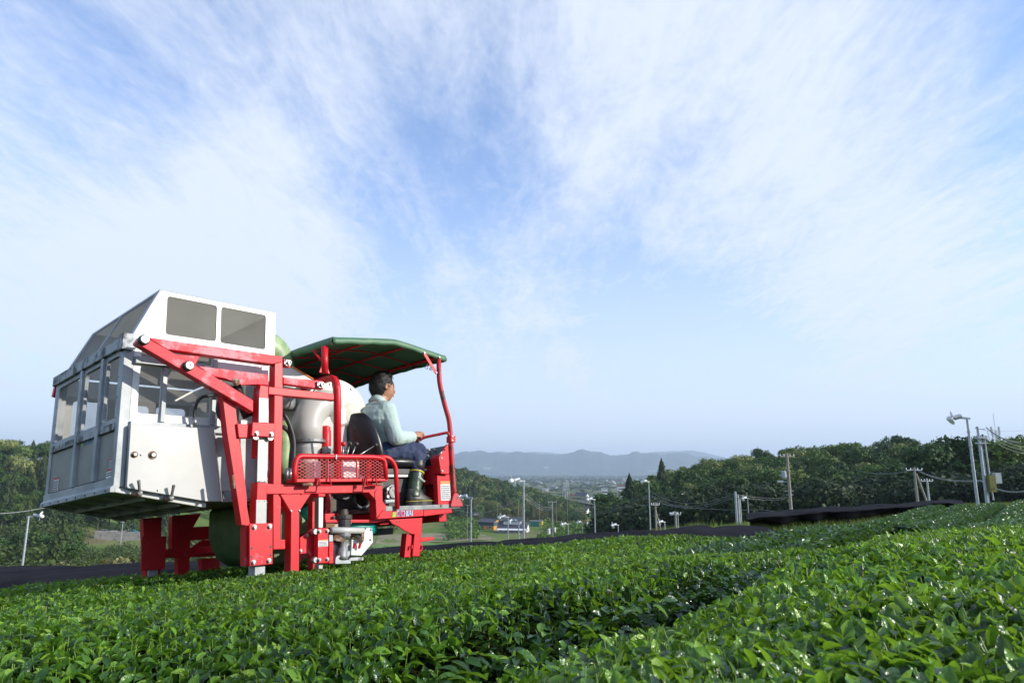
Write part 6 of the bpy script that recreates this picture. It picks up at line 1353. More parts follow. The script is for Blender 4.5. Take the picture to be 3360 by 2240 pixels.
def fanhead(root, h, yaw, s=1., cone=True, k=0):
    """frost-protection fan: arm, motor, cone spinner and two broad blades"""
    c, sn = math.cos(yaw), math.sin(yaw); f = np.array([c, sn, 0.]); sd = np.array([-sn, c, 0.]); up = np.array([0, 0, 1.]); t = np.array([0, 0, h])
    lp(root, 'arm', MB().beam(t-f*.1, t+f*.55*s+up*.05, .10*s, .10*s, sd), 'galv')
    mo_ = lp(root, 'motor', MB().lathe(t+f*.30*s+up*.14*s, f*.95+up*-.25, [(0, .12*s), (.36*s, .13*s), (.40*s, .07*s)], 12), 'galv')
    hub = t+f*.78*s+up*.04*s; ax = f*.95-up*.30; ax /= np.linalg.norm(ax); u = np.cross(ax, up); u /= np.linalg.norm(u); v = np.cross(u, ax); fn = lp(root, 'fan', MB().lathe(hub, ax, [(-.10*s, .05*s), (.02, .13*s), (.12*s, .15*s), (.22*s, .11*s), (.27*s, .03*s)], 14), 'fan_white', True)
    a0 = k*1.1
    for j in range(2):
        a = a0+j*math.pi; d_ = u*math.cos(a)+v*math.sin(a); e_ = np.cross(ax, d_); w0, w1 = .07*s, .17*s
        pts = [hub+d_*.05*s-e_*w0, hub+d_*.2*s-e_*w1+ax*.04, hub+d_*.36*s-e_*w1*.9+ax*.03, hub+d_*.40*s, hub+d_*.36*s+e_*w1*.9-ax*.03, hub+d_*.2*s+e_*w1-ax*.04, hub+d_*.05*s+e_*w0]
        lp(fn, 'blade', MB().prism(pts, ax*.012), 'fan_white')
FANS = [(1547, 1628, 6.5, 'tall wind-machine pole with twin white blades behind the harvester front'), (1718, 1572, 6.8, 'tallest wind-machine pole in front of the spur, beside the white house'),
 (1667, 1690, 6.0, 'wind-machine pole in front of the white house roof'), (1702, 1705, 6.0, 'wind-machine pole at the right gable of the white house'),
 (1862, 1713, 5.5, 'short wind-machine pole before the orchard'), (1908, 1707, 5.5, 'short wind-machine pole right of the orchard'), (1938, 1712, 5.5, 'short wind-machine pole just left of the thin tall pole'),
 (1949, 1632, 6.5, 'thin tall wind-machine pole at the left end of the dark wood'), (1979, 1716, 5.5, 'tiny wind-machine pole standing lowest before the dark wood'), (1989, 1697, 6, 'wind-machine pole second right of the thin tall pole'), (2024, 1716, 4.5, 'wind-machine head peeping over the grass before the dark wood'),
 (2128, 1574, 6.6, 'tall wind-machine pole carrying three wires left of the dark wood centre'), (2250, 1618, 6.2, 'wind-machine pole rising from the long grass'), (2175, 1706, 3.4, 'wind-machine head just above the netting left of the strutted pole'), (2219, 1678, 5, 'wind-machine pole beside short wooden pole above netting'),
 (2426, 1587, 6.2, 'wind-machine pole beside the bundled poles'), (2449, 1628, 5.8, 'shorter wind-machine pole right of the bundled poles'), (2635, 1588, 6.2, 'wind-machine pole right of the transformer pole'),
 (2752, 1630, 5.0, 'short wind-machine pole behind the scalloped netting'), (2844, 1598, 6.0, 'wind-machine pole above the middle of the scalloped netting'), (3105, 1615, 5.0, 'short wind-machine pole at the right end of the scalloped netting')]
for k, (px, yt, want, lb) in enumerate(FANS):
    root, h, d = poleobj('wind_machine', px, yt+6, lb, want, 'frost fans on poles in the tea fields', cat='wind machine', r=.055+.01*(k % 2)); s = 1.0
    fanhead(root, h, math.pi+.5-.9*(k % 3 == 0), 1.05, k=k)
root, h, d = poleobj('wind_machine', 3198, 1372, 'big leaning wind-machine pole with white cone head at the right edge', 6.5, 'frost fans on poles in the tea fields', d=33, cat='wind machine', r=.056); fanhead(root, h, math.pi-.1, .75, k=2); RP1 = (root, h, d)
root, h, d = poleobj('wind_machine', 110, 1694, 'wind-machine pole on the left slope below the hopper corner', 5, 'frost fans on poles in the tea fields', d=66, cat='wind machine', r=.09); fanhead(root, h, .3, 1.0, k=1); PL = (root, h, d)
def wires(pts, sag, r, label, m='wire', group='overhead wires'):
    """one wire through world points"""
    P_ = []
    for a, b in zip(pts[:-1], pts[1:]):
        for k in range(13): t = k/12; P_.append(np.array(a)*(1-t)+np.array(b)*t-[0, 0, sag*4*t*(1-t)])
    me = mesh('overhead_wire', *(lambda q: (q.v, q.f))(MB().tube(P_, r, 5)), M[m], True); o = bpy.data.objects.new('overhead_wire', me); put(o, label=label, cat='wire', group=group)
def sp(px, py, d): v = ray(px, py); return v*(d/math.hypot(v[0], v[1]))
def crossarms(root, h, n=1, w=1.4, yaw=.3, m='galv'):
    for k in range(n):
        z = h-.25-.6*k; c, s = math.cos(yaw)*w/2, math.sin(yaw)*w/2; ca = lp(root, 'crossarm', MB().beam((-c, -s, z), (c, s, z), .08, .08, (0, 0, 1)), m)
        for t in (-1, -.45, .45, 1): lp(ca, 'insulator', MB().lathe((c*t, s*t, z+.04), (0, 0, 1), [(0, .03), (.05, .045), (.09, .03), (.13, .04), (.16, .02)], 8), 'fan_white')
root, h, d = poleobj('utility_pole', 2588, 1487, 'tall brown utility pole with a grey transformer can before the dark wood', 9, None, d=62, cat='utility pole', r=.125, m='concrete'); crossarms(root, h, 1, 1.25, .2, 'concrete'); D1 = d
lp(root, 'transformer', MB().lathe((-.36, 0, h*.62), (0, 0, 1), [(0, .17), (.04, .19), (.5, .19), (.54, .15), (.58, .1)], 16).beam((-.75, 0, h*.66), (0, 0, h*.66), .1, .1, (0, 0, 1)), 'galv', False)
lp(root, 'switch_box', MB().box((-.95, -.12, h*.55), (-.5, .12, h*.55+.16)).beam((-.7, 0, h*.56), (0, 0, h*.56), .06, .06, (0, 0, 1)), 'galv'); lp(root, 'climbing_pegs', MB().beam((-.35, 0, h*.42), (.35, 0, h*.42), .05, .05, (0, 0, 1)).beam((-.3, 0, h*.36), (.3, 0, h*.36), .05, .05, (0, 0, 1)), 'galv')
root, h, d = poleobj('utility_pole', 1811, 1643, 'concrete utility pole with white boxes standing by the orchard', 9, None, d=150, cat='utility pole', r=.17, m='concrete'); crossarms(root, h, 1, 1.8, .1); lp(root, 'transformer', MB().lathe((-.75, 0, h*.52), (0, 0, 1), [(0, .3), (1.0, .3), (1.05, .2)], 12).lathe((.5, 0, h*.55), (0, 0, 1), [(0, .2), (.9, .2)], 12).beam((-.8, 0, h*.6), (.6, 0, h*.6), .1, .1, (0, 0, 1)), 'fan_white')
root, h, d = poleobj('utility_pole', 2147, 1647, 'wooden utility pole propped by a slanting strut left of the dark wood', 5, None, d=70, cat='utility pole', r=.09, m='concrete'); crossarms(root, h, 1, .85, .3); lp(root, 'strut', MB().tube([(0, 0, h*.8), (.75, 0, -.5)], .06, 8), 'concrete')
root, h, d = poleobj('utility_pole', 3003, 1532, 'white topped utility pole propped by a long strut above the scalloped netting', 9, None, d=72, cat='utility pole', r=.11, m='concrete'); crossarms(root, h, 1, 1.5, .1, 'galv'); lp(root, 'strut', MB().tube([(.15, 0, h*.85), (1.25, 0, -.6)], .09, 8), 'concrete'); D2 = d
root, h, d = poleobj('utility_pole', 3041, 1569, 'thin grey pole with small crossarm right of the strutted pole', 6, None, d=80, cat='utility pole', r=.09, m='galv'); crossarms(root, h, 1, 1.2, .1)
root, h, d = poleobj('utility_pole', 2211, 1677, 'short wooden pole standing above the netting left of the long grass', 3, None, d=60, cat='utility pole', r=.09, m='concrete'); crossarms(root, h, 1, .9, .1)
root, h, d = poleobj('pole_bundle', 2410, 1612, 'bundle of three galvanised poles strapped together in the middle of the field', 5, None, d=50, cat='pole', r=.08); lp(root, 'side_pole', MB().tube([(.17, 0, -.5), (.17, 0, h-.25)], .06, 8).tube([(.30, .05, -.5), (.30, .05, h-.5)], .05, 8), 'galv'); D3 = d
for x_, yt, want, lb in ((1535, 1655, 300, 'thin pole in front of the dark roof at the foot of the spur'), (1701, 1637, 400, 'brownish pole at the foot of the wooded spur'), (1728, 1712, 300, 'thin pole just right of the white house'), (1800, 1633, 470, 'distant pole left of the grey roofed houses'), (1769, 1645, 420, 'distant pole by the blue tarpaulin roof'), (1824, 1640, 430, 'distant pole over the grey roofed houses'), (1633, 1650, 400, 'thin pole before the bamboo grove'), (1860, 1632, 450, 'distant pole before the red roof')):
    root, h, d = poleobj('utility_pole', x_, yt, lb, 9, 'distant utility poles in the valley', d=want, cat='utility pole', r=.13, m='concrete'); crossarms(root, h, 1, 1.6, .1, 'concrete')
# twin poles with control boxes at the right edge
root, h, d = poleobj('control_pole', 3229, 1398, 'pair of galvanised poles with yellow and grey control boxes at the right edge', 6, None, d=36, cat='pole', r=.062); hh = h
lp(root, 'side_pole', MB().tube([(.13, .08, -.5), (.12, .08, h*.90)], .05, 10), 'galv'); lp(root, 'conduit', MB().tube([(.29, .0, .6), (.26, 0, 1.2), (.24, 0, h*.86)], .03, 8), 'galv')
lp(root, 'yellow_box', MB().box((.06, -.25, .95), (.32, -.07, 1.65)), mat('box_yellow', (.16, .15, .03), .7)); lp(root, 'grey_box', MB().box((.36, -.2, 1.3), (.62, .02, 1.75)), 'galv'); lp(root, 'pole_clamps', MB().box((-.1, -.12, h*.86), (.28, .15, h*.88)).box((-.1, -.12, h*.80), (.28, .15, h*.815)).tube([(.1, 0, h*.97), (.35, -.1, h*.95), (.38, -.1, h*.85), (.15, -.05, h*.82)], .012, 6), 'galv')
# wires
for i, (ya, yb, yc, yd) in enumerate(((1604, 1604, 1648, 1616), (1616, 1618, 1654, 1622), (1622, 1622, 1660, 1628))):
    wires([sp(1870, 1662+i*7, PD[2128][0]*1.1), sp(2128, ya+3, PD[2128][0]), sp(2410, yd+3, PD[2410][0])], .0+1.0, .010, ['top', 'middle', 'bottom'][i]+' wire of three slung between the tall wind-machine pole and the bundled poles')
for i in range(2): wires([sp(2415, 1622+i*8, PD[2410][0]), sp(2635, 1607+i*4, PD[2635][0]), sp(2844, 1612+i*6, PD[2844][0])], .85, .010, ['upper', 'lower'][i]+' wire of the pair sagging right of the bundled poles')
wires([sp(1470, 1662, PD[1718][0]*1.05), sp(1718, 1625, PD[1718][0])], .7, .016, 'wire rising to the tallest wind-machine pole by the white house')
for i in range(3): wires([sp(1722, 1618+i*8, PD[1718][0]), sp(1812, 1652+i*5, 150)], .8, .016, ['top', 'middle', 'lowest'][i]+' wire from the tallest wind-machine pole to the orchard pole')
wires([sp(2080, 1650, 75), sp(2147, 1649, 70), sp(2500, 1671, 66), sp(2700, 1668, 66)], .25, .014, 'long low wire running behind the bundled poles')
for i in range(2): wires([sp(2820, 1545, 74), sp(3003, 1536+i*3, 72), sp(3220, 1575+i*3, 38), sp(3420, 1590+i*3, 30)], .35, .012, ['upper', 'lower'][i]+' wire from the strutted pole passing the twin poles')
wires([sp(3236, 1402, 36), sp(3420, 1442, 30)], .35, .022, 'thick black cable leaving the twin poles to the right', 'black')
for i in range(4): wires([sp(3240, 1412+i*8, 36), sp(3420, 1448+i*13, 50)], .3, .008, ['top', 'second', 'third', 'lowest'][i]+' thin wire of four leaving the twin poles towards the lattice tower', 'wire')
wires([sp(3200, 1403, 33), sp(3232, 1406, 36)], .04, .014, 'short slack cable between the big wind machine and the twin poles', 'black')
wires([sp(3240, 1408, 36), sp(3420, 1390, 60)], .25, .007, 'thinnest wire rising to the top right from the twin poles')
wires([sp(-150, 1682, 66), sp(170, 1660, 70)], .3, .03, 'pale wire crossing the left hill below the hopper')
# lattice telecom tower
root = bpy.data.objects.new('lattice_tower', None); b = at(3287, 300); root.location = b; put(root, label='distant lattice telecom tower above the trees at the right edge', cat='tower'); t = sp(3284, 1410, 300); h = t[2]-b[2]
mb = MB()
for sx_ in (-1, 1):
    for sy_ in (-1, 1): mb.tube([(sx_*1.4, sy_*1.4, 0), (sx_*.6, sy_*.6, h)], .12, 5)
for k in range(16):
    z0, z1 = h*k/16, h*(k+1)/16; w0, w1 = 1.4-.8*k/16, 1.4-.8*(k+1)/16; mb.tube([(-w0, -w0, z0), (w1, -w1, z1)], .07, 4).tube([(w0, -w0, z0), (-w1, -w1, z1)], .07, 4).tube([(w0, w0, z0), (-w1, w1, z1)], .07, 4)
lp(root, 'lattice', mb, 'galv'); lp(root, 'antenna', MB().tube([(0, 0, h), (0, 0, h+6)], .08, 5).box((-1.5, -.3, h-1.5), (-1.2, .3, h+1.2)).box((1.2, -.3, h-1.5), (1.5, .3, h+1.2)).box((-1.4, -.5, h-2), (1.4, .5, h-1.8)), 'galv')
for k, px in enumerate((1850, 1857, 1863)):
    root = bpy.data.objects.new('pylon', None); root.location = b = at(px, 900+40*k); h = 28; put(root, label=['left', 'middle', 'right'][k]+' one of three far pylons between the wooded spur and the plain', cat='pylon', group='far pylons'); mb = MB()
    for sx_ in (-1, 1): mb.tube([(sx_*2.2, 0, 0), (sx_*.5, 0, h)], .28, 4)
    for z in (.6, .75, .9): mb.beam((-4, 0, h*z), (4, 0, h*z), .3, .3, (0, 0, 1))
    lp(root, 'lattice', mb, 'galv')

# ---------------------------------------------------------------- houses, cars
M['tile'] = mat('dark_roof_tile', (.060, .062, .075), .6, 0, (.09, .09, .10), 1.2, .0); M['orange'] = mat('orange_render', (.58, .27, .06), .8); M['teal_wall'] = mat('dark_teal_boards', (.035, .075, .07), .7); M['wallw'] = mat('white_render', (.74, .74, .72), .8); M['glass'] = mat('window_glass', (.03, .04, .05), .15); M['tealp'] = mat('teal_sheet', (.02, .20, .17), .6); M['yel'] = mat('yellow_sheet', (.62, .42, .05), .7); M['roofred'] = mat('red_brown_roof', (.30, .08, .045), .7); M['roofgrey'] = mat('grey_sheet_roof', (.32, .33, .35), .6); M['tarpblue'] = mat('blue_tarpaulin', (.05, .30, .75), .5); M['stonewall'] = mat('stone_retaining_wall', (.20, .19, .18), .9, 0, (.12, .12, .11), 1.0, .0)
HPREV = {}
def house(name, p, yaw, w, d, h, rise, wall, roof, label, cat='house', over=.6, wins=3, upper=None, eave_h=None, tiles=True):
    """gabled house: ridge along local x"""
    root = bpy.data.objects.new(name, None); root.location = (p[0], p[1], p[2]-.3); root.rotation_euler = (0, 0, yaw); put(root, label=label, cat=cat)
    mb = MB().box((-w/2, -d/2, 0), (w/2, d/2, h)); mb.prism([(-w/2, -d/2, h), (-w/2, d/2, h), (-w/2, 0, h+rise*.97)], (w, 0, 0)); wl_ = lp(root, 'wall', mb, wall)
    if upper: lp(root, 'upper_wall', MB().box((-w/2-.03, -d/2-.03, h*.52), (w/2+.03, d/2+.03, h-.02)), upper)
    for s in (-1, 1):
        a = np.array([-w/2-over, s*(d/2+over), h-rise*over/(d/2)]); b_ = np.array([-w/2-over, 0, h+rise]); rf = lp(root, 'roof', MB().prism([a, b_, b_+[0, 0, .18], a+[0, 0, .18]], (w+2*over, 0, 0)), roof)
        if tiles:
            mb = MB(); nk = int((w+2*over)/1.0)
            for k in range(nk+1): x = -w/2-over+.05+(w+2*over-.1)*k/nk; mb.beam(a*[0, 1, 1]+[x, 0, .22], b_*[0, 1, 1]+[x, 0, .22], .10, .08, (1, 0, 0))
            o = lp(rf, 'tile_ribs', mb, roof)
    lp(root, 'ridge', MB().box((-w/2-over, -.2, h+rise+.1), (w/2+over, .2, h+rise+.42)), roof)
    for s in (-1, 1):
        for k in range(wins):
            x = -w/2+w*(k+.5)/wins; wi = lp(root, 'window', MB().box((x-.8, s*(d/2)-.05, 1.0), (x+.8, s*(d/2)+.05, 2.2)), 'wallw'); lp(wi, 'pane', MB().box((x-.7, s*(d/2)-.07, 1.1), (x-.03, s*(d/2)+.07, 2.1)).box((x+.03, s*(d/2)-.07, 1.1), (x+.7, s*(d/2)+.07, 2.1)), 'glass')
    wi = lp(root, 'window', MB().box((w/2-.05, -.7, 1.1), (w/2+.05, .7, 2.1)), 'wallw'); lp(wi, 'pane', MB().box((w/2-.07, -.6, 1.2), (w/2+.07, .6, 2.0)), 'glass')
    lp(root, 'door', MB().box((-w/2-.05, -.5, 0), (-w/2+.04, .5, 2)), 'glass'); return root
def hp(px, py): p = gp(px, py, 150); return p
def hscale(p): return math.hypot(p[0], p[1])/2240.
p = hp(1609, 1734); u = hscale(p)
house('two_storey_house', p, R(-38), 62*u, 42*u, 24*u, 9*u, 'orange', 'tile', 'orange rendered house with dark teal upper boards and slate roof in the valley', wins=2, upper='teal_wall', over=4*u)
p = hp(1685, 1745); u = hscale(p)
wh = house('farmhouse', p, R(-12), 92*u, 52*u, 14*u, 20*u, 'wallw', 'tile', 'white farmhouse with sweeping black tiled roof and raised upper storey', wins=5, over=3*u)
lp(wh, 'upper_storey', MB().box((-30*u, -12*u, 26*u), (26*u, 12*u, 38*u)), 'wallw')
for s in (-1, 1):
    a = np.array([-34*u, s*16*u, 36*u]); b_ = np.array([-34*u, 0, 47*u]); lp(wh, 'upper_roof', MB().prism([a, b_, b_+[0, 0, .25], a+[0, 0, .25]], (64*u, 0, 0)), 'tile')
lp(wh, 'gable', MB().prism([(-29*u, -11*u, 38*u), (-29*u, 11*u, 38*u), (-29*u, 0, 45*u)], (55*u, 0, 0)), 'wallw'); lp(wh, 'veranda_roof', MB().prism([(-46*u, -38*u, 10*u), (-46*u, -27*u, 14*u), (-46*u, -27*u, 14.6*u), (-46*u, -38*u, 10.6*u)], (92*u, 0, 0)), 'wallw')
lp(wh, 'garden_wall', MB().box((-50*u, -48*u, -2*u), (44*u, -46*u, 7*u)), 'stonewall')
p = hp(1762, 1729); u = hscale(p)
root = bpy.data.objects.new('storage_shed', None); root.location = p; root.rotation_euler = (0, 0, R(-15)); put(root, label='flat shed with teal long wall and yellow end right of the white farmhouse', cat='shed'); lp(root, 'wall', MB().box((-20*u, -9*u, 0), (9*u, 9*u, 19*u)), 'tealp'); lp(root, 'end_wall', MB().box((9*u, -9*u, 0), (18*u, 9*u, 17*u)), 'yel'); lp(root, 'roof', MB().box((-22*u, -10*u, 19.1*u), (20*u, 10*u, 20*u)), 'roofgrey')
VH = [(1541, 1686, -.15, 52, 30, 12, 12, 'wallw', 'tile', 'dark roofed house half hidden by bushes at the foot of the spur'), (1738, 1675, .5, 16, 12, 10, 8, 'wallw', 'tarpblue', 'small white house with a bright blue tarpaulin roof'),
 (1805, 1678, -.2, 56, 26, 8, 9, 'wallw', 'tile', 'long grey tiled house behind the orchard'), (1853, 1688, .1, 24, 16, 6, 4, 'wallw', 'roofgrey', 'low white shed with grey roof behind the orchard'), (1860, 1668, -.3, 28, 20, 10, 8, 'wallw', 'roofred', 'house with a red-brown roof above the low white shed'),
 (1908, 1682, -.1, 44, 24, 12, 9, 'wallw', 'tile', 'wide white house with dark roof beside the dark wood'), (1913, 1658, .3, 34, 22, 12, 10, 'wallw', 'tile', 'white gabled house just above the wide white house'), (1910, 1640, -.3, 40, 26, 14, 12, 'wallw', 'tile', 'big dark hipped roof above the white gabled house'), (1890, 1630, -.2, 34, 18, 8, 5, 'wallw', 'roofred', 'long red-brown roof at the edge of the plain'), (1960, 1640, -.1, 30, 18, 8, 6, 'wallw', 'roofgrey', 'pale roof beside the pointed tree at the edge of the plain'), (1938, 1650, .4, 26, 18, 10, 8, 'wallw', 'tile', 'grey roof tucked behind the white gabled house')]
for px, py, yw, w, d, h, ri, wa, ro, lb in VH:
    p = hp(px, py+2); u = hscale(p); house('village_house', p, R(-20)+yw, w*u, d*u, h*u, ri*u, wa, ro, lb, over=2.5*u, wins=2, tiles=False)
def bigshed(px, py, w, h, m, ro, label):
    p = gp(px, py, 600); u = hscale(p); root = bpy.data.objects.new('warehouse', None); root.location = p; put(root, label=label, cat='warehouse'); lp(root, 'wall', MB().box((-w*u/2, 0, 0), (w*u/2, w*u*.3, h*u)), m); lp(root, 'roof', MB().box((-w*u/2-1, -1, h*u), (w*u/2+1, w*u*.3+1, h*u*1.25)), ro); lp(root, 'window_band', MB().box((-w*u*.46, -.3, h*u*.4), (w*u*.46, -.05, h*u*.65)), 'glass')
bigshed(2048, 1612, 40, 15, 'wallw', 'roofred', 'white factory with red-brown roof on the plain beside the dark hill'); bigshed(1998, 1600, 52, 6, 'roofgrey', 'wallw', 'long pale warehouse roof on the plain'); bigshed(1984, 1624, 18, 18, 'wallw', 'roofgrey', 'white block with silos on the plain'); bigshed(1905, 1627, 30, 6, 'wallw', 'roofred', 'low red-brown factory roof on the plain')
# town: hundreds of buildings a few pixels each
r = np.random.default_rng(77); n = 1700; d = 1200+r.random(n)**.65*6300; px_ = r.uniform(1300, 2500, n); a = np.arctan((px_-CX)/F/1.02); x, y = d*np.sin(a), d*np.cos(a); z = tz(x, y)
cl_n = np.sin(x*.004+y*.002)*np.sin(y*.003+1); kp = (cl_n+r.normal(0, .4, n) > -.2); x, y, z, d = x[kp], y[kp], z[kp], d[kp]; n = len(x)
for nm, mm, sel, lb in (('town_walls', mat('town_white', (.40, .40, .39), .8, 0, (.18, .19, .20), .013), r.random(n) < 2, 'scattered pale buildings of the distant town on the plain'),):
    ix = np.where(sel)[0]; w = r.uniform(6, 14, n)*(1+d/9000); h = r.uniform(3, 6.5, n)*(1+d/9000); dp = r.uniform(7, 14, n); V = []; Fq = []
    c = np.array([(-1, -1, 0), (1, -1, 0), (1, 1, 0), (-1, 1, 0), (-1, -1, 1), (1, -1, 1), (1, 1, 1), (-1, 1, 1), (-1, 0, 1.45), (1, 0, 1.45)], float)
    V = c[None]*np.stack([w/2, dp/2, h], 1)[:, None]; yw = r.uniform(-.8, .8, n); cc, ss = np.cos(yw)[:, None], np.sin(yw)[:, None]; V = np.stack([V[:, :, 0]*cc-V[:, :, 1]*ss+x[:, None], V[:, :, 0]*ss+V[:, :, 1]*cc+y[:, None], V[:, :, 2]+z[:, None]], 2)
    q4 = np.array([(0, 1, 5, 4), (1, 2, 6, 5), (2, 3, 7, 6), (3, 0, 4, 7)]); Fw = (q4[None]+(np.arange(n)*10)[:, None, None]).reshape(-1, 4); r4_ = np.array([(4, 5, 9, 8), (7, 8, 9, 6)]); Fr = (r4_[None]+(np.arange(n)*10)[:, None, None]).reshape(-1, 4)
    put(bpy.data.objects.new('town', npmesh('town', V.reshape(-1, 3), Fw, mm)), label=lb, cat='town', kind='stuff'); to_ = bpy.data.objects['town']
    rm = leafmat('town_roofs', ((0., (.06, .06, .07)), (.5, (.10, .10, .12)), (.85, (.30, .30, .30)), (1., (.18, .07, .05))), .7, 0.); put(bpy.data.objects.new('town_roofs', npmesh('town_roofs', V.reshape(-1, 3), Fr, rm)), to_, kind='stuff')
pts = spread(1300, 2500, 700, 7000, 1500); VV = []; FF = []; o = 0
for i, p in enumerate(pts):
    s = 5+math.hypot(p[0], p[1])/500; V, Fq = clumps([(0, 0, s*.4), (s, 0, s*.35)], [s*.6, s*.5], 12, s*.4, i, .7); V[:, 0] = (V[:, 0])*2.2; VV.append(V+p); FF.append(Fq+o); o += len(V)
put(bpy.data.objects.new('plain_trees', npmesh('plain_trees', np.concatenate(VV), np.concatenate(FF), M['scrubm'])), label='groves of trees dotted over the distant plain', cat='trees', kind='stuff')
# paddies on the plain
M['paddy'] = leafmat('plain_fields', ((0., (.06, .10, .03)), (.4, (.10, .13, .05)), (.7, (.14, .15, .08)), (1., (.20, .18, .12))), .9, 0., spec=.1)
n = 900; d = 750+r.random(n)*6500; a = np.arctan((r.uniform(1200, 2600, n)-CX)/F/1.02); x, y = d*np.sin(a), d*np.cos(a); V = []; Fq = []
c = np.array([(-1, -1), (1, -1), (1, 1), (-1, 1)], float); w = r.uniform(30, 140, n)*(.5+d/5000); dp = r.uniform(30, 100, n)*(.5+d/5000); V = np.stack([c[None, :, 0]*w[:, None]+x[:, None], c[None, :, 1]*dp[:, None]+y[:, None], np.repeat((r.uniform(.3, 1.2, n))[:, None], 4, 1)], 2).reshape(-1, 3); V[:, 2] += tz(V[:, 0], V[:, 1])
put(bpy.data.objects.new('plain_fields', npmesh('plain_fields', V, np.arange(n*4).reshape(n, 4), M['paddy'])), label='patchwork of fields on the distant plain', kind='structure')
# cars parked under the left hill
def car(px, py, paint, label, L_=3.5, van=False, yaw=.2, h=1.5):
    p = gp(px, py, 200); u = 1.0; root = bpy.data.objects.new('parked_car', None); root.location = p+[0, 0, .25]; root.rotation_euler = (0, 0, yaw); put(root, label=label, cat='van' if van else 'car', group='cars in the parking area under the left hill'); m = mat('car_paint_'+paint, dict(white=(.8, .8, .8), teal=(.02, .32, .42), grey=(.25, .27, .30), red=(.45, .03, .03))[paint], .25)
    w = 1.5; a, b_ = -L_/2, L_/2; prof = [(a, .25), (b_, .25), (b_, .75), (b_-.15, .85), (b_-(.5 if van else .9), .95), (b_-(.8 if van else 1.4), h), (a+.25, h), (a, .95)]
    lp(root, 'body', MB().prism([(x_, -w/2, z_) for x_, z_ in prof], (0, w, 0)), m); g_ = [(b_-(.62 if van else 1.05), .95), (b_-(.86 if van else 1.45), h-.12), (a+.35, h-.12), (a+.2, .95)]
    lp(root, 'windows', MB().prism([(x_, -w/2-.01, z_) for x_, z_ in g_], (0, w+.02, 0)).prism([(b_-(.48 if van else .86), -w/2+.15, .97), (b_-(.48 if van else .86), w/2-.15, .97), (b_-(.80 if van else 1.38), w/2-.2, h-.05), (b_-(.80 if van else 1.38), -w/2+.2, h-.05)], (.03, 0, .01)), 'glass')
    for x_ in (a+.65, b_-.65):
        for s in (-1, 1): wh_ = lp(root, 'wheel', MB().lathe((x_, s*(w/2-.08), .28), (0, s, 0), [(0, .28), (.12, .28)], 14), 'black'); lp(wh_, 'rim', MB().lathe((x_, s*(w/2+.041), .28), (0, s, 0), [(0, .17), (.01, .15)], 10), 'steel')
    for s in (-1, 1): lp(root, 'headlight', MB().box((b_-.06, s*.5-.15, .62), (b_+.01, s*.5+.15, .78)), 'steel')
car(438, 1753, 'teal', 'small teal car at the right end of the parking area', yaw=.35); car(412, 1748, 'white', 'tall white van behind the white car beside the teal car', van=True, h=1.9); car(404, 1757, 'white', 'white car parked in front of the tall white van', h=1.45); car(378, 1756, 'white', 'white wagon in the middle of the parked cars', L_=4.2, h=1.55); car(346, 1752, 'grey', 'grey car left of the white wagon'); car(329, 1757, 'red', 'red car at the left end of the parking area')
b = at(405, 308); root = bpy.data.objects.new('retaining_wall', None); root.location = b+[0, 0, 0]; put(root, label='grey stone retaining wall behind the parked cars', cat='wall'); a_, c_ = at(330, 306)-b, at(480, 306)-b; lp(root, 'wall_face', MB().beam(a_+[0, 0, 1.2], c_+[0, 0, 1.2], 1.0, 4.0, (0, 1, 0)), 'stonewall')
root, h, d = poleobj('utility_pole', 418, 1710, 'white pole standing among the parked cars', 8, None, d=285, cat='utility pole', r=.14); crossarms(root, h, 1, 1.5, .1)

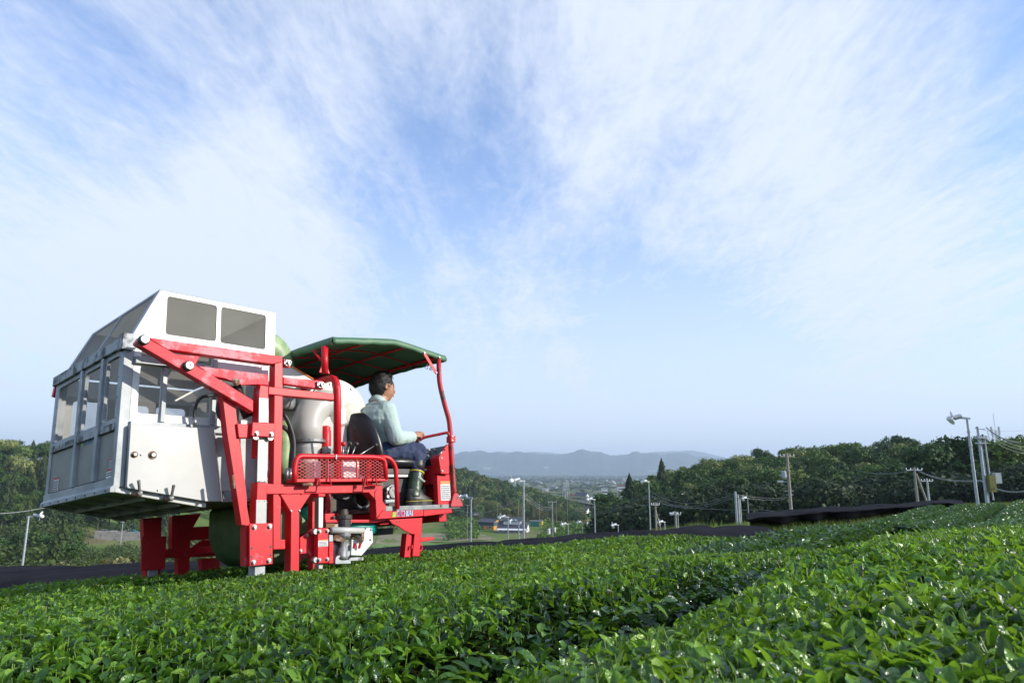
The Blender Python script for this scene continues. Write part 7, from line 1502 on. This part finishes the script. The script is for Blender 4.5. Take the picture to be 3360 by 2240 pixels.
# ---------------------------------------------------------------- mountains
def fbm(x, y, f0, oct_, seed, ridged=False):
    r_ = np.random.default_rng(seed); out = 0*x; amp = 1.; tot_ = 0
    for o_ in range(oct_):
        v = 0
        for _ in range(3):
            a_ = r_.uniform(0, 6.283); ph = r_.uniform(0, 6.283, 2); v = v+np.sin((x*math.cos(a_)+y*math.sin(a_))*f0+ph[0]+1.3*np.sin((y*math.cos(a_)-x*math.sin(a_))*f0*.7+ph[1]))
        v = v/3; v = 1-2*np.abs(v) if ridged else v; out = out+amp*v; tot_ += amp; amp *= .5; f0 *= 2.03
    return out/tot_
def ridge(name, prof, dist, depth, m, label, base=-42, rough=1.):
    nc_, nk = 620, 56; cols = np.linspace(prof[0][0], prof[-1][0], nc_); yt = np.interp(cols, [p[0] for p in prof], [p[1] for p in prof]); ker = np.hanning(7); ker /= ker.sum(); yt = np.convolve(np.pad(yt, 3, 'edge'), ker, 'valid')+rough*(.8*np.sin(cols*.11+1)+.45*np.sin(cols*.31+2)); V = []
    A_ = np.arctan((cols-CX)/F/1.02)[:, None]; H = (-(yt-1562)/2240*dist-base)[:, None]; T_ = np.linspace(0, 1, nk)[None]
    Rr_ = dist-depth*.5+depth*T_+0*A_; X_ = Rr_*np.sin(A_); Y_ = Rr_*np.cos(A_); q_ = np.where(T_ < .5, np.sin(np.minimum(T_*2, 1)*math.pi/2)**1.5, np.cos((T_-.5)*math.pi)**1.2*(T_ < 1)); q_ = np.clip(q_, 0, 1)
    n_ = fbm(X_, Y_, .0035, 5, 5, True); side = np.clip(np.minimum(T_*3, np.abs(T_-.5)*5), 0, 1); Z_ = base+H*np.clip(q_+.30*n_*side*(.35+q_)*(1-.5*q_), 0, 1.0)
    V = np.stack([X_.ravel(), Y_.ravel(), Z_.ravel()], 1)
    I, J_ = np.meshgrid(np.arange(nc_-1), np.arange(nk-1), indexing='ij'); I = I.ravel(); J_ = J_.ravel(); Fq = np.stack([I*nk+J_, (I+1)*nk+J_, (I+1)*nk+J_+1, I*nk+J_+1], 1)[:, ::-1]
    put(bpy.data.objects.new(name, npmesh(name, V, Fq, m, True)), label=label, kind='structure')
M['mount'] = mat('wooded_mountainside', (.035, .060, .025), .95, 0, (.075, .095, .040), .006, 0, vdet=9, spec=.05)
PM = [(200, 1512), (600, 1500), (1000, 1505), (1300, 1500), (1490, 1503), (1530, 1496), (1568, 1493), (1600, 1497), (1635, 1502), (1680, 1498), (1706, 1494), (1740, 1500), (1790, 1505), (1820, 1507), (1860, 1504), (1880, 1498), (1903, 1487), (1920, 1492), (1960, 1497), (1990, 1504), (2030, 1509), (2065, 1503), (2086, 1494), (2110, 1501), (2150, 1503), (2200, 1506), (2222, 1502), (2238, 1500), (2260, 1506), (2290, 1514), (2320, 1513), (2360, 1518), (2500, 1528), (3000, 1535), (3600, 1545)]
ridge('mountains', PM, 9000, 2400, M['mount'], 'blue wooded mountain range beyond the plain', rough=1.8)
PM2 = [(200, 1520), (1400, 1520), (1560, 1505), (1640, 1494), (1690, 1500), (1760, 1496), (1820, 1500), (1990, 1512), (2100, 1500), (2200, 1496), (2280, 1493), (2340, 1506), (2420, 1525), (3600, 1545)]
ridge('far_mountains', PM2, 12600, 900, M['mount'], 'faint farther mountain ridge behind the blue range', rough=.6)
for k, (xa, xb, yv, lb) in enumerate(((1585, 1613, 1534, 'left'), (1781, 1801, 1531, 'middle'), (2119, 2154, 1543, 'right'))):
    root = bpy.data.objects.new('viaduct', None); a_ = sp(xa, yv, 7700); c_ = sp(xb, yv, 7700); root.location = a_; put(root, label=lb+' one of three white viaduct sections low on the blue mountains', cat='viaduct', group='viaducts on the mountains'); c_ = c_-a_
    lp(root, 'deck', MB().beam((0, 0, 0), c_, 10, 7, (0, 1, 0)), 'wallw')
    for t in (.35, .7): q_ = c_*t; lp(root, 'pier', MB().tube([q_, q_-[0, 0, 26]], 3.5, 6), 'wallw')
# ---------------------------------------------------------------- air
me = bpy.data.meshes.new('haze'); mb = MB().box((-15500, -15500, -60), (15500, 15500, 420)); me.from_pydata(mb.v, [], mb.f); fixn(me)
hm = bpy.data.materials.new('air'); hm.use_nodes = True; n = hm.node_tree.nodes; n.clear(); vo = n.new('ShaderNodeVolumePrincipled'); vo.inputs['Color'].default_value = (.66, .82, 1, 1); vo.inputs['Density'].default_value = 1.3e-4; vo.inputs['Anisotropy'].default_value = .1; ou = n.new('ShaderNodeOutputMaterial'); hm.node_tree.links.new(vo.outputs[0], ou.inputs['Volume']); me.materials.append(hm)
put(bpy.data.objects.new('haze', me), kind='stuff', label='thin blue haze over the valley')
